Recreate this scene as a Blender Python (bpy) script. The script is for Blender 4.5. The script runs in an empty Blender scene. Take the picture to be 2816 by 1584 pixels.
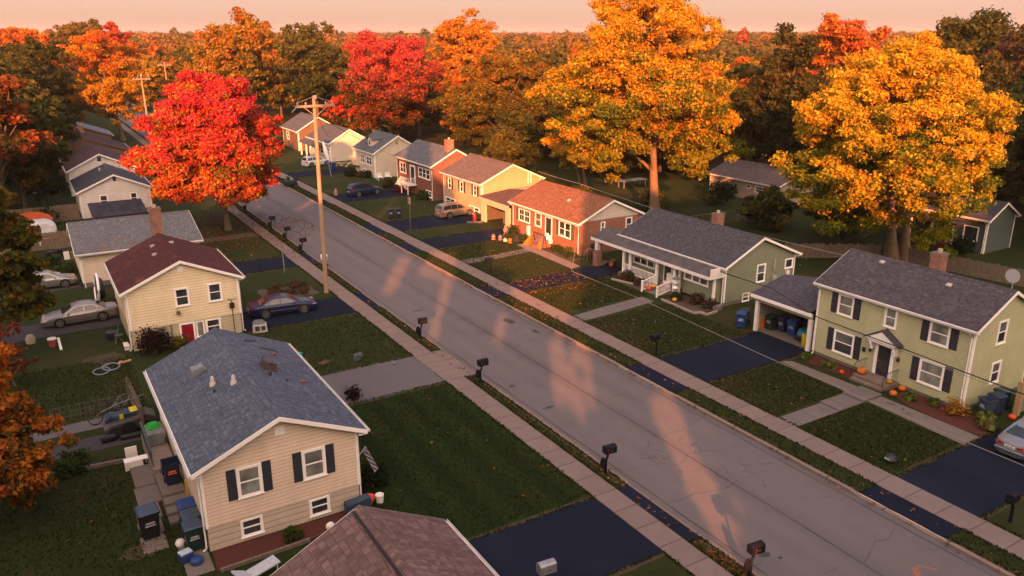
import bpy, math, random
import numpy as np
from mathutils import Vector, Matrix
R = math.radians
rnd = random.Random(7)
SC = bpy.context.scene
COL = SC.collection
OFF = {}

# ------------------------------------------------------------------ mesh builder
class MB:
    def __init__(s, T=None):
        s.v = []; s.f = []; s.m = []; s.T = T
    def add(s, vs, fs, m=0):
        o = len(s.v)
        s.v += [tuple(s.T @ Vector(p)) if s.T else tuple(p) for p in vs]
        s.f += [tuple(i + o for i in f) for f in fs]
        s.m += [m] * len(fs)
    def poly(s, pts, m=0):
        s.add(pts, [tuple(range(len(pts)))], m)
    def box(s, x0, y0, z0, x1, y1, z1, m=0):
        s.add([(x0,y0,z0),(x1,y0,z0),(x1,y1,z0),(x0,y1,z0),(x0,y0,z1),(x1,y0,z1),(x1,y1,z1),(x0,y1,z1)],
              [(0,3,2,1),(4,5,6,7),(0,1,5,4),(1,2,6,5),(2,3,7,6),(3,0,4,7)], m)
    def rbox(s, c, d, rz=0., rx=0., ry=0., m=0, tap=1.):
        M = Matrix.Translation(c) @ Matrix.Rotation(rz,4,'Z') @ Matrix.Rotation(ry,4,'Y') @ Matrix.Rotation(rx,4,'X')
        x, y, z = d[0]/2, d[1]/2, d[2]/2
        vs = [(-x,-y,-z),(x,-y,-z),(x,y,-z),(-x,y,-z),(-x*tap,-y*tap,z),(x*tap,-y*tap,z),(x*tap,y*tap,z),(-x*tap,y*tap,z)]
        s.add([M @ Vector(p) for p in vs], [(0,3,2,1),(4,5,6,7),(0,1,5,4),(1,2,6,5),(2,3,7,6),(3,0,4,7)], m)
    def beam(s, p, q, w, h, m=0):
        p = Vector(p); q = Vector(q); d = q - p; L = d.length
        M = Matrix.Translation((p+q)/2) @ d.to_track_quat('X','Z').to_matrix().to_4x4()
        x, y, z = L/2, w/2, h/2
        vs = [(-x,-y,-z),(x,-y,-z),(x,y,-z),(-x,y,-z),(-x,-y,z),(x,-y,z),(x,y,z),(-x,y,z)]
        s.add([M @ Vector(p) for p in vs], [(0,3,2,1),(4,5,6,7),(0,1,5,4),(1,2,6,5),(2,3,7,6),(3,0,4,7)], m)
    def tube(s, pts, r, n=8, m=0, cap=True):
        pts = [Vector(p) for p in pts]
        if not isinstance(r, (list, tuple)): r = [r]*len(pts)
        vs = []; fs = []
        for i, p in enumerate(pts):
            d = (pts[min(i+1,len(pts)-1)] - pts[max(i-1,0)]).normalized()
            a = d.orthogonal().normalized() if abs(d.z) < .95 else d.cross(Vector((0,1,0))).normalized()
            if abs(d.z) < .95: a = d.cross(Vector((0,0,1))).normalized()
            b = d.cross(a)
            for k in range(n):
                t = 2*math.pi*k/n
                vs.append(p + (a*math.cos(t) + b*math.sin(t))*r[i])
        for i in range(len(pts)-1):
            for k in range(n):
                k2 = (k+1) % n
                fs.append((i*n+k, i*n+k2, (i+1)*n+k2, (i+1)*n+k))
        if cap:
            fs.append(tuple(range(n-1,-1,-1))); fs.append(tuple((len(pts)-1)*n+k for k in range(n)))
        s.add(vs, fs, m)
    def lathe(s, prof, c=(0,0,0), n=16, m=0, axis='z', sx=1., sy=1., cap=True):
        vs = []; fs = []
        for (r, z) in prof:
            for k in range(n):
                t = 2*math.pi*k/n
                a, b = r*math.cos(t)*sx, r*math.sin(t)*sy
                p = (a,b,z) if axis == 'z' else ((z,a,b) if axis == 'x' else (a,z,b))
                vs.append((p[0]+c[0], p[1]+c[1], p[2]+c[2]))
        for i in range(len(prof)-1):
            for k in range(n):
                k2 = (k+1) % n
                fs.append((i*n+k, i*n+k2, (i+1)*n+k2, (i+1)*n+k))
        if cap and prof[0][0] > 1e-4: fs.append(tuple(range(n-1,-1,-1)))
        if cap and prof[-1][0] > 1e-4: fs.append(tuple((len(prof)-1)*n+k for k in range(n)))
        s.add(vs, fs, m)
    def prism(s, poly, axis, a, b, m=0):
        def P(p, t):
            return (t,p[0],p[1]) if axis == 'x' else ((p[0],t,p[1]) if axis == 'y' else (p[0],p[1],t))
        n = len(poly)
        vs = [P(p,a) for p in poly] + [P(p,b) for p in poly]
        fs = [tuple(range(n-1,-1,-1)), tuple(range(n,2*n))] + [(i,(i+1)%n,n+(i+1)%n,n+i) for i in range(n)]
        s.add(vs, fs, m)
    def build(s, name, mats, parent=None, smooth=None, bevel=0., sub=0, tagd=None, loc=None, kind=None, recalc=False):
        me = bpy.data.meshes.new(name)
        if parent is not None: off = Vector(OFF.get(parent.name, (0,0,0)))
        else: off = Vector(loc) if loc is not None else Vector((0,0,0))
        V = np.array(s.v, dtype=float)
        me.from_pydata((V - np.array(off)).tolist(), [], s.f)
        if not isinstance(mats, (list, tuple)): mats = [mats]
        for m in mats: me.materials.append(m)
        me.polygons.foreach_set('material_index', s.m)
        if recalc:
            import bmesh
            bm = bmesh.new(); bm.from_mesh(me); bmesh.ops.recalc_face_normals(bm, faces=bm.faces); bm.to_mesh(me); bm.free()
        uv = me.uv_layers.new(name='UVMap').data
        for p in me.polygons:
            n = p.normal
            if abs(n.z) > .999: t = Vector((1,0,0)); w = Vector((0,1,0))
            else:
                t = Vector((-n.y, n.x, 0)).normalized(); w = n.cross(t)
            for li in p.loop_indices:
                q = Vector(V[me.loops[li].vertex_index])
                uv[li].uv = (q.dot(t), q.dot(w))
        if smooth is not None:
            me.polygons.foreach_set('use_smooth', [True]*len(me.polygons))
            if smooth < 180: me.set_sharp_from_angle(angle=R(smooth))
        o = bpy.data.objects.new(name, me); COL.objects.link(o)
        if parent is not None: o.parent = parent; OFF[o.name] = tuple(off)
        elif loc is not None: o.location = loc; OFF[o.name] = tuple(off)
        if bevel:
            b = o.modifiers.new('bevel','BEVEL'); b.width = bevel; b.segments = 2; b.limit_method = 'ANGLE'
        if sub:
            b = o.modifiers.new('sub','SUBSURF'); b.levels = sub; b.render_levels = sub
        if tagd: tag(o, *tagd)
        if kind: o['kind'] = kind
        return o

def tag(o, label, cat, group=None):
    o['label'] = label; o['category'] = cat
    if group: o['group'] = group
    return o
def thing(name, label, cat, loc=(0,0,0), rz=0., group=None, world=True):
    o = bpy.data.objects.new(name, None); COL.objects.link(o)
    o.empty_display_size = .3
    o.location = loc; o.rotation_euler = (0,0,rz)
    OFF[o.name] = tuple(loc) if world else (0,0,0)
    return tag(o, label, cat, group)
def dup(o, loc=None, rz=None, label=None, parent=None, group=None, sc=None):
    c = o.copy(); COL.objects.link(c)
    if parent is not None: c.parent = parent
    if loc is not None: c.location = loc
    if rz is not None: c.rotation_euler = (0,0,rz)
    if sc is not None: c.scale = (sc,sc,sc) if not isinstance(sc, tuple) else sc
    if label: c['label'] = label
    if group: c['group'] = group
    for ch in list(o.children): dup(ch, parent=c)
    return c

# ------------------------------------------------------------------ materials
class NT:
    def __init__(s, name):
        s.mat = bpy.data.materials.new(name); s.mat.use_nodes = True
        s.t = s.mat.node_tree; s.b = s.t.nodes['Principled BSDF']; s.out = s.t.nodes['Material Output']
        s.tc = s.t.nodes.new('ShaderNodeTexCoord')
    def n(s, typ, ins=None, **kw):
        nd = s.t.nodes.new('ShaderNode'+typ)
        for k, v in kw.items(): setattr(nd, k, v)
        if ins:
            for k, v in ins.items():
                if isinstance(v, bpy.types.NodeSocket): s.t.links.new(v, nd.inputs[k])
                else: nd.inputs[k].default_value = v
        return nd
    def link(s, a, b): s.t.links.new(a, b)
    def noise(s, scale, detail=3., rough=.55, vec=None, dist=0.):
        return s.n('TexNoise', {'Vector': vec or s.tc.outputs['Object'], 'Scale': scale, 'Detail': detail, 'Roughness': rough, 'Distortion': dist}).outputs['Fac']
    def ramp(s, fac, stops, interp='LINEAR'):
        r = s.n('ValToRGB', {'Fac': fac}); e = r.color_ramp.elements; r.color_ramp.interpolation = interp
        while len(e) < len(stops): e.new(.5)
        for i, (p, c) in enumerate(stops):
            e[i].position = p; e[i].color = (*c, 1) if len(c) == 3 else c
        return r.outputs['Color']
    def math(s, op, a, b=0., c=None):
        d = {0: a, 1: b}
        if c is not None: d[2] = c
        return s.n('Math', d, operation=op).outputs[0]
    def mix(s, fac, a, b, blend='MIX'):
        m = s.n('Mix', data_type='RGBA', blend_type=blend)
        for i, v in ((0, fac), (6, a), (7, b)):
            if isinstance(v, bpy.types.NodeSocket): s.link(v, m.inputs[i])
            else: m.inputs[i].default_value = v if i == 0 else ((*v, 1) if len(v) == 3 else v)
        return m.outputs[2]
    def fin(s, col=None, rough=None, bump=None, bstr=.3, bdist=.02, metal=0., spec=.3, coat=0.):
        b = s.b
        if col is not None:
            if isinstance(col, bpy.types.NodeSocket): s.link(col, b.inputs['Base Color'])
            else: b.inputs['Base Color'].default_value = (*col, 1)
        if rough is not None:
            if isinstance(rough, bpy.types.NodeSocket): s.link(rough, b.inputs['Roughness'])
            else: b.inputs['Roughness'].default_value = rough
        b.inputs['Metallic'].default_value = metal; b.inputs['Specular IOR Level'].default_value = spec
        b.inputs['Coat Weight'].default_value = coat; b.inputs['Coat Roughness'].default_value = .06
        if bump is not None:
            bp = s.n('Bump', {'Height': bump, 'Strength': bstr, 'Distance': bdist}); s.link(bp.outputs[0], b.inputs['Normal'])
        return s.mat

def vary(t, col, var, sc, vec=None, detail=4.):
    f = t.noise(sc, detail, .6, vec)
    lo = tuple(max(0, c*(1-var)) for c in col); hi = tuple(min(1, c*(1+var)) for c in col)
    return t.ramp(f, [(.3, lo), (.7, hi)])
_cache = {}
def plain(name, col, rough=.6, var=.1, sc=1.5, bump=0., bs=25., metal=0., coat=0., spec=.3):
    if name in _cache: return _cache[name]
    t = NT(name); c = vary(t, col, var, sc)
    m = t.fin(c, rough, t.noise(bs, 3.) if bump else None, bump, .02, metal, spec, coat)
    _cache[name] = m; return m
def siding(name, col, row=.18, wear=.1):
    t = NT(name); uv = t.tc.outputs['UV']
    v = t.n('SeparateXYZ', {0: uv}).outputs[1]
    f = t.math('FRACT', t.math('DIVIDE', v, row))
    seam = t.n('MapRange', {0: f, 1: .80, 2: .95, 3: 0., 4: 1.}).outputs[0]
    c = vary(t, col, wear, .7)
    st = t.n('Mapping', {0: uv, 3: (1.2, .25, 1.)}).outputs[0]
    streak = t.noise(2.2, 5., .6, st)
    c = t.mix(t.math('MULTIPLY', t.n('MapRange', {0: streak, 1: .52, 2: .8, 3: 0., 4: 1.}).outputs[0], .35), c, tuple(k*.62 for k in col))
    rowid = t.math('FLOOR', t.math('DIVIDE', v, row))
    wn = t.n('TexWhiteNoise', {'W': rowid}, noise_dimensions='1D').outputs['Value']
    c = t.mix(t.math('MULTIPLY', wn, .10), c, tuple(k*.7 for k in col))
    c = t.mix(t.math('MULTIPLY', seam, .72), c, tuple(k*.36 for k in col))  # seam darkened in colour to stand for the shadow under each lap
    h = t.math('SUBTRACT', 1., f)
    return t.fin(c, .55, h, .5, .03, spec=.25)
def brick(name, c1, c2, mort, w=.24, h=.085, ms=.012):
    t = NT(name)
    b = t.n('TexBrick', {'Vector': t.tc.outputs['UV'], 'Color1': (*c1,1), 'Color2': (*c2,1), 'Mortar': (*mort,1), 'Scale': 1., 'Mortar Size': ms, 'Brick Width': w, 'Row Height': h, 'Bias': 0., 'Mortar Smooth': .2})
    f = t.noise(1.3, 5.)
    c = t.mix(t.n('MapRange', {0: f, 1: .4, 2: .75, 3: 0., 4: .5}).outputs[0], b.outputs['Color'], tuple(k*.55 for k in c1))
    return t.fin(c, .85, t.math('SUBTRACT', 1., b.outputs['Fac']), .6, .02, spec=.2)
def shingle(name, c1, c2, w=.34, h=.17, dark=.35, patch=None):
    t = NT(name); uv = t.tc.outputs['UV']
    ds = t.n('TexNoise', {'Vector': uv, 'Scale': 1.7, 'Detail': 2.}).outputs['Color']
    uvw = t.n('VectorMath', {0: uv, 1: t.n('VectorMath', {0: ds, 3: .05}, operation='SCALE').outputs[0]}, operation='ADD').outputs[0]
    b = t.n('TexBrick', {'Vector': uvw, 'Color1': (*c1,1), 'Color2': (*c2,1), 'Mortar': (*[k*dark for k in c1],1), 'Scale': 1., 'Mortar Size': .013, 'Mortar Smooth': .6, 'Brick Width': w, 'Row Height': h, 'Bias': -.1}, offset=.43, squash=1.)
    b2 = t.n('TexBrick', {'Vector': uvw, 'Color1': (.35,.35,.35,1), 'Color2': (1.7,1.7,1.7,1), 'Mortar': (1,1,1,1), 'Scale': 1., 'Mortar Size': 0., 'Brick Width': w*.5, 'Row Height': h}, offset=.5)
    c = t.mix(.6, b.outputs['Color'], b2.outputs['Color'], 'MULTIPLY')
    st = t.n('Mapping', {0: uv, 3: (1., .3, 1.)}).outputs[0]
    f = t.noise(.6, 5., .65, st)
    c = t.mix(t.n('MapRange', {0: f, 1: .42, 2: .7, 3: 0., 4: .55}).outputs[0], c, tuple(k*.6 for k in c1))
    c = t.mix(t.n('MapRange', {0: t.noise(60., 2., .8, uv), 1: .3, 2: .7, 3: 0., 4: .35}).outputs[0], c, tuple(min(1, k*1.7) for k in c2))
    if patch:
        p = t.noise(.45, 3., .5, t.n('Mapping', {0: uv, 1: patch[1], 3: (1., .45, 1.)}).outputs[0])
        c = t.mix(t.n('MapRange', {0: p, 1: .60, 2: .72, 3: 0., 4: .75}).outputs[0], c, patch[0])
    vv = t.n('SeparateXYZ', {0: uvw}).outputs[1]
    fr = t.math('FRACT', t.math('DIVIDE', vv, h))
    hgt = t.math('ADD', t.math('MULTIPLY', t.math('SUBTRACT', 1., fr), .6), t.math('MULTIPLY', t.math('SUBTRACT', 1., b.outputs['Fac']), .5))
    return t.fin(c, .9, hgt, .55, .035, spec=.15)
def wood(name, col, var=.25, sc=(6., 6., .8)):
    if name in _cache: return _cache[name]
    t = NT(name); v = t.n('Mapping', {0: t.tc.outputs['Object'], 3: sc}).outputs[0]
    f = t.noise(2., 5., .65, v, .4)
    c = t.ramp(f, [(.28, tuple(k*(1-var*1.5) for k in col)), (.72, tuple(min(1,k*(1+var)) for k in col))])
    m = t.fin(c, .8, f, .3, .02, spec=.2); _cache[name] = m; return m
def paint(name, col, metal=.5, rough=.32, coat=.5):
    t = NT(name); d = t.noise(1.2, 4.)
    c = t.mix(t.n('MapRange', {0: d, 1: .5, 2: .8, 3: 0., 4: .25}).outputs[0], col, tuple(k*.7+.02 for k in col))
    r = t.n('MapRange', {0: t.noise(3., 4.), 1: .3, 2: .8, 3: rough*.8, 4: rough*1.5}).outputs[0]
    return t.fin(c, r, None, metal=metal, spec=.4, coat=coat)
def leafmat(name, tr=.42):
    t = NT(name); a = t.n('Attribute', attribute_name='leafcol').outputs['Color']
    d = t.n('BsdfDiffuse', {'Color': a}); l = t.n('BsdfTranslucent', {'Color': a})
    mx = t.n('MixShader', {0: tr, 1: d.outputs[0], 2: l.outputs[0]})
    t.link(mx.outputs[0], t.out.inputs['Surface']); t.t.nodes.remove(t.b)
    return t.mat
def glassmat(name, col, rough=.08):
    t = NT(name); f = t.noise(1.1, 2.)
    c = t.ramp(f, [(.35, tuple(k*.6 for k in col)), (.65, tuple(min(1,k*1.4) for k in col))])
    return t.fin(c, rough, t.noise(.9, 1.), .04, .05, spec=.6, coat=.5)

WHITE = plain('white trim paint', (.86,.81,.77), .5, .08, .9)
WHITE2 = plain('chalky white vinyl', (.72,.67,.62), .55, .12, 1.4)
BLACKP = plain('black plastic', (.012,.012,.014), .42, .25, 2., spec=.4)
DARK = plain('dark rubber', (.015,.015,.015), .8, .2)
CHROME = plain('brushed alloy', (.5,.5,.5), .3, .15, 6., metal=.9)
SHUT = plain('charcoal shutter paint', (.035,.035,.045), .55, .15, 3.)
GLASS = glassmat('dark window glass', (.035,.038,.042))
BLIND = glassmat('window glass over pale shade', (.19,.19,.165), .18)
LACE = glassmat('window glass over lace curtain', (.12,.12,.115), .18)
CARGL = glassmat('car glass', (.02,.024,.026), .05)
GUTTER = plain('weathered gutter', (.55,.52,.49), .5, .15, 2.)
CONC = None
STEEL = plain('galvanised steel', (.33,.33,.34), .45, .2, 3., metal=.6)
WIRE = plain('black cable sheath', (.02,.02,.022), .6, .1)
ORANGE = plain('pumpkin skin', (.50,.13,.012), .55, .18, 4.)
STEM = plain('dry stem', (.16,.13,.05), .8, .2)
SUN_E, SUN_C, GLOW, SKY_S, NISH, EXPO = 5.0, (1.,.31,.10), (2.6,1.75,1.2), .42, .008, 1.85; HAZE = .00011
# ------------------------------------------------------------------ ground, road, walks
def grassmat(name, c0, c1, c2, stripes=False, leaves=0.):
    t = NT(name); ob = t.tc.outputs['Object']
    f1 = t.noise(.16, 5., .6, ob); f2 = t.noise(1.6, 6., .7, ob); f3 = t.noise(22., 4., .75, ob)
    f4 = t.noise(.55, 4., .6, ob)
    c = t.ramp(f2, [(.3, c0), (.7, c1)])
    c = t.mix(t.n('MapRange', {0: f1, 1: .48, 2: .72, 3: 0., 4: .75}).outputs[0], c, c2)
    c = t.mix(t.n('MapRange', {0: f4, 1: .58, 2: .76, 3: 0., 4: .6}).outputs[0], c, (.06,.045,.02))
    if stripes:
        x = t.n('SeparateXYZ', {0: ob})
        w = t.math('SINE', t.math('MULTIPLY', t.math('ADD', x.outputs[0], t.math('MULTIPLY', f4, .5)), 3.3))
        c = t.mix(t.n('MapRange', {0: w, 1: -.5, 2: .6, 3: 0., 4: .6}).outputs[0], c, tuple(k*.55 for k in c0))
    m = t.n('MapRange', {0: f3, 1: .3, 2: .75, 3: .45, 4: 1.5}).outputs[0]
    c = t.n('VectorMath', {0: c, 3: m}, operation='SCALE').outputs[0]
    h = t.math('ADD', f3, t.math('MULTIPLY', f2, .8))
    return t.fin(c, .95, h, .8, .09, spec=.12)
GRASS = grassmat('lawn grass', (.018,.029,.0065), (.030,.043,.010), (.055,.048,.015))
GRASS2 = grassmat('mown striped lawn', (.0125,.027,.0045), (.021,.041,.007), (.022,.031,.0075), True)
def asphaltmat(name, c, spk=.35, crack=True, tint=None, spec=.25, rough=.85, tracks=False):
    t = NT(name); ob = t.tc.outputs['Object']
    f = t.noise(90., 2., .8, ob); g = t.noise(.5, 6., .65, ob); s = t.noise(.12, 3., .5, t.n('Mapping', {0: ob, 3: (3., .5, 1.)}).outputs[0])
    col = t.ramp(f, [(.3, tuple(k*(1-spk) for k in c)), (.7, tuple(k*(1+spk) for k in c))])
    col = t.mix(t.n('MapRange', {0: g, 1: .4, 2: .75, 3: 0., 4: .4}).outputs[0], col, tuple(k*.72 for k in c))
    col = t.mix(t.n('MapRange', {0: s, 1: .45, 2: .7, 3: 0., 4: .45}).outputs[0], col, tint or tuple(k*1.25 for k in c))
    if tracks:
        xx = t.n('SeparateXYZ', {0: ob}).outputs[0]
        for cx in (24.7,26.3,28.3,29.9):
            dd = t.math('ABSOLUTE', t.math('SUBTRACT', t.math('ADD', xx, t.math('MULTIPLY', g, .5)), cx+.25))
            col = t.mix(t.n('MapRange', {0: dd, 1: .1, 2: .65, 3: .22, 4: 0.}).outputs[0], col, tuple(k*1.3 for k in c))
        mid = t.math('ABSOLUTE', t.math('SUBTRACT', xx, 27.25))
        col = t.mix(t.n('MapRange', {0: t.math('ADD', mid, t.math('MULTIPLY', s, 1.2)), 1: .4, 2: 1.2, 3: .35, 4: 0.}).outputs[0], col, tuple(k*.6 for k in c))
        edge = t.n('MapRange', {0: t.math('ABSOLUTE', t.math('SUBTRACT', xx, 27.15)), 1: 3.6, 2: 4.3, 3: 0., 4: .5}).outputs[0]
        col = t.mix(t.math('MULTIPLY', edge, g), col, (.10,.075,.055))
    if crack:
        dv = t.n('VectorMath', {0: ob, 1: t.n('VectorMath', {0: t.n('TexNoise', {'Vector': ob, 'Scale': .9, 'Detail': 4.}).outputs['Color'], 3: 1.3}, operation='SCALE').outputs[0]}, operation='ADD').outputs[0]
        v = t.n('TexVoronoi', {'Vector': dv, 'Scale': .22}, feature='DISTANCE_TO_EDGE').outputs['Distance']
        ck = t.n('MapRange', {0: v, 1: .0, 2: .006, 3: 1., 4: 0.}).outputs[0]
        msk = t.n('MapRange', {0: t.noise(.2, 2., .5, ob), 1: .47, 2: .6, 3: 0., 4: .6}).outputs[0]
        col = t.mix(t.math('MULTIPLY', ck, msk), col, tuple(k*.3 for k in c))
    return t.fin(col, rough, f, .35, .02, spec=spec)
ROADM = asphaltmat('worn street asphalt', (.120,.104,.106), .2, True, (.142,.121,.122), tracks=True)
DRIVE = asphaltmat('sealed blue-black driveway', (.0095,.0135,.026), .3, False, (.019,.024,.041), .05, .9)
DRIVE2 = asphaltmat('old grey driveway', (.095,.086,.092), .25, True, (.13,.115,.115))
DRIVE3 = asphaltmat('damp back drive', (.045,.04,.045), .35, False, (.03,.028,.03))
def concmat(name, c, joint=None, axis=1):
    t = NT(name); ob = t.tc.outputs['Object']
    f = t.noise(55., 3., .8, ob); g = t.noise(1.1, 6., .65, ob)
    col = t.ramp(f, [(.3, tuple(k*.8 for k in c)), (.7, tuple(k*1.18 for k in c))])
    col = t.mix(t.n('MapRange', {0: g, 1: .38, 2: .72, 3: 0., 4: .55}).outputs[0], col, tuple(k*.66 for k in c))
    h = f
    if joint:
        x = t.n('SeparateXYZ', {0: ob}).outputs[axis]
        sl = t.math('DIVIDE', t.math('ADD', x, t.math('MULTIPLY', t.noise(.8, 2., .5, ob), .06)), joint)
        wn = t.n('TexWhiteNoise', {'W': t.math('FLOOR', sl)}, noise_dimensions='1D').outputs['Value']
        col = t.mix(t.math('MULTIPLY', wn, .45), col, tuple(k*.72 for k in c))
        fr = t.math('FRACT', sl)
        j = t.n('MapRange', {0: t.math('ABSOLUTE', t.math('SUBTRACT', fr, .5)), 1: .478, 2: .492, 3: 0., 4: 1.}).outputs[0]
        col = t.mix(t.math('MULTIPLY', j, .8), col, tuple(k*.22 for k in c))
        h = t.math('SUBTRACT', f, t.math('MULTIPLY', j, 2.))
    return t.fin(col, .88, h, .3, .02, spec=.2)
CONC = concmat('pavement concrete', (.20,.15,.133), 1.55, 1)
CONCX = concmat('path concrete', (.15,.128,.12), 1.3, 0)
CONCP = concmat('plain concrete', (.155,.13,.115))
KERBM = concmat('kerb concrete', (.22,.165,.14), 3.1, 1)
MULCH = asphaltmat('red brown mulch', (.075,.022,.017), .6, False, (.05,.018,.014))
DIRT = asphaltmat('bare soil', (.075,.055,.038), .5, False, (.055,.04,.028))
SEAM = plain('tar seam', (.03,.03,.034), .6, .3, 2.)

KL, KR = 22.85, 31.45
g = MB()
far = 7000.
g.poly([(-far,-900,0),(KL-.18,-900,0),(KL-.18,far,0),(-far,far,0)])
g.poly([(KR+.22,-900,0),(far,-900,0),(far,far,0),(KR+.22,far,0)])
g.poly([(KL-.18,-900,-.2),(KR+.22,-900,-.2),(KR+.22,far,-.2),(KL-.18,far,-.2)])
g.build('ground', [GRASS], kind='structure')
YN, YF = -25., 330.
r = MB(); r.poly([(KL,YN,-.1),(KR,YN,-.1),(KR,YF,-.1),(KL,YF,-.1)])
r.build('road', ROADM, kind='structure')
def strip(name, pts, w, z, m, jit=.03, seed=1):
    q = random.Random(seed); b = MB(); P = []
    for i, (x, y) in enumerate(pts):
        a = Vector(pts[max(i-1,0)]); c = Vector(pts[min(i+1,len(pts)-1)]); d = (c-a).normalized(); nn = Vector((-d.y, d.x))
        ww = w*(.6+.8*q.random()); P.append((x+nn.x*ww/2+q.uniform(-jit,jit), y+nn.y*ww/2, x-nn.x*ww/2+q.uniform(-jit,jit)*.3, y-nn.y*ww/2))
    for i in range(len(P)-1):
        a, c = P[i], P[i+1]
        b.poly([(a[2],a[3],z),(c[2],c[3],z),(c[0],c[1],z),(a[0],a[1],z)])
    return b.build(name, m, kind='structure')
DRYT = asphaltmat('dry edge turf', (.055,.040,.019), .5, False, (.038,.034,.014))
strip('road_seam', [(27.25+.03*math.sin(y*.7), y) for y in np.arange(5,200,1.2)], .055, -.096, SEAM, .012)
strip('gutter_line', [(KR-.42+.02*math.sin(y), y) for y in np.arange(5,150,1.1)], .05, -.096, SEAM, .012, 2)
strip('gutter_line', [(KL+.40+.02*math.sin(y*1.3), y) for y in np.arange(10,150,1.1)], .05, -.096, SEAM, .012, 3)
q = random.Random(5)
for k, (y, x0, x1) in enumerate(((16.5,27.3,31.2),(24.2,23.4,29.6),(29.6,27,31),(39,23.3,27.2),(52.,26,31),(61.,23.2,28),(75.,24,31.2),(96,23.5,30))):
    pts = []; yy = y
    for i in range(12):
        yy += q.uniform(-.22,.22); pts.append((x0+(x1-x0)*i/11, yy))
    strip('road_crack', pts, .022, -.0965, SEAM, .01, 20+k)
for k in range(26):
    x, y = q.uniform(23.3,31), q.uniform(14,95); a = q.uniform(0,6.28); pts = []
    for i in range(5):
        pts.append((x,y)); a += q.uniform(-.9,.9); x += .22*math.cos(a); y += .22*math.sin(a)
    strip('road_crack', pts, .03, -.0965, SEAM, .01, 60+k)
def blot(name, x, y, rx, ry, z, m, seed, n=18, rz=0.):
    qq = random.Random(seed); b = MB()
    b.poly([(x+(rx*(.7+.5*qq.random())*math.cos(t)*math.cos(rz)-ry*math.sin(t)*math.sin(rz)), y+(rx*math.cos(t)*math.sin(rz)+ry*(.7+.5*qq.random())*math.sin(t)*math.cos(rz)), z) for t in [2*math.pi*i/n for i in range(n)]])
    return b.build(name, m, kind='structure')
for k, (x,y,rx,ry) in enumerate(((24.2,19.1,.28,.18),(24.6,18.6,.13,.1),(24.2,35.5,.4,.12),(24.9,55.3,.5,.12),(29.9,49.5,.35,.8),(30.4,46.5,.2,.5),(23.9,39.2,.2,.2))):
    blot('road_stain', x, y, rx, ry, -.097, asphaltmat('oil stain', (.05,.045,.045), .4, False) if k == 0 else bpy.data.materials['oil stain'], k)
SPRAY = plain('faded orange marking spray', (.24,.105,.07), .85, .3, 9.)
strip('road_marking', [(27.6,13.9),(28.3,14.7),(28.9,15.3)], .20, -.0955, SPRAY, .05, 9)
strip('road_marking', [(28.6,15.3),(29.1,15.2),(29.5,14.7)], .12, -.0952, SPRAY, .05, 10)
# kerbs, low where a driveway meets the street
DR = [(15.8,19.9),(33.1,37.6),(54.7,58.),(71.4,75.6),(80.2,85.4),(98.6,104.),(120.5,125.5)]
DL = [(21.4,26.2),(41.8,46.6),(57.2,61.7),(72.4,76.6)]
def kerb(name, x0, x1, drops):
    b = MB(); ys = [YN]; 
    for a, c in drops: ys += [a-.5, a, c, c+.5]
    ys.append(YF); hs = [.04]; 
    for _ in drops: hs += [.04, -.045, -.045, .04]
    hs.append(.04)
    for i in range(len(ys)-1):
        n = max(1, int((ys[i+1]-ys[i])/3))
        for k in range(n):
            ya, yb = ys[i]+(ys[i+1]-ys[i])*k/n, ys[i]+(ys[i+1]-ys[i])*(k+1)/n
            ha, hb = hs[i]+(hs[i+1]-hs[i])*k/n, hs[i]+(hs[i+1]-hs[i])*(k+1)/n
            j = q.uniform(-.006,.006)
            b.add([(x0,ya+.004,-.19),(x1,ya+.004,-.19),(x1,yb-.004,-.19),(x0,yb-.004,-.19),(x0,ya+.004,ha+j),(x1,ya+.004,ha+j),(x1,yb-.004,hb+j),(x0,yb-.004,hb+j)],
                  [(4,5,6,7),(0,1,5,4),(1,2,6,5),(2,3,7,6),(3,0,4,7)])
    b.build(name, KERBM, kind='structure', bevel=.02)
kerb('kerb', KL-.2, KL, DL); kerb('kerb', KR, KR+.24, DR)
def sheet(name, pts, z, m, kind='structure', rag=0., seed=3):
    P = []; qq = random.Random(seed)
    n = len(pts)
    for i in range(n):
        a, c = pts[i], pts[(i+1)%n]; L = math.hypot(c[0]-a[0], c[1]-a[1]); k = max(1, int(L/.5)) if rag else 1
        for j in range(k):
            P.append((a[0]+(c[0]-a[0])*j/k+(qq.uniform(-rag,rag) if j else 0), a[1]+(c[1]-a[1])*j/k+(qq.uniform(-rag,rag) if j else 0), z))
    b = MB(); b.poly(P)
    # side skirt keeps the slab solid
    for i in range(len(P)):
        a, c = P[i], P[(i+1)%len(P)]
        b.poly([(a[0],a[1],z-.03),(c[0],c[1],z-.03),c,a])
    return b.build(name, m, kind=kind)
sheet('pavement', [(20.6,YN),(21.92,YN),(21.92,250),(20.6,250)], .014, CONC)
sheet('pavement', [(33.02,YN),(34.5,YN),(34.5,250),(33.02,250)], .014, CONC)
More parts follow.
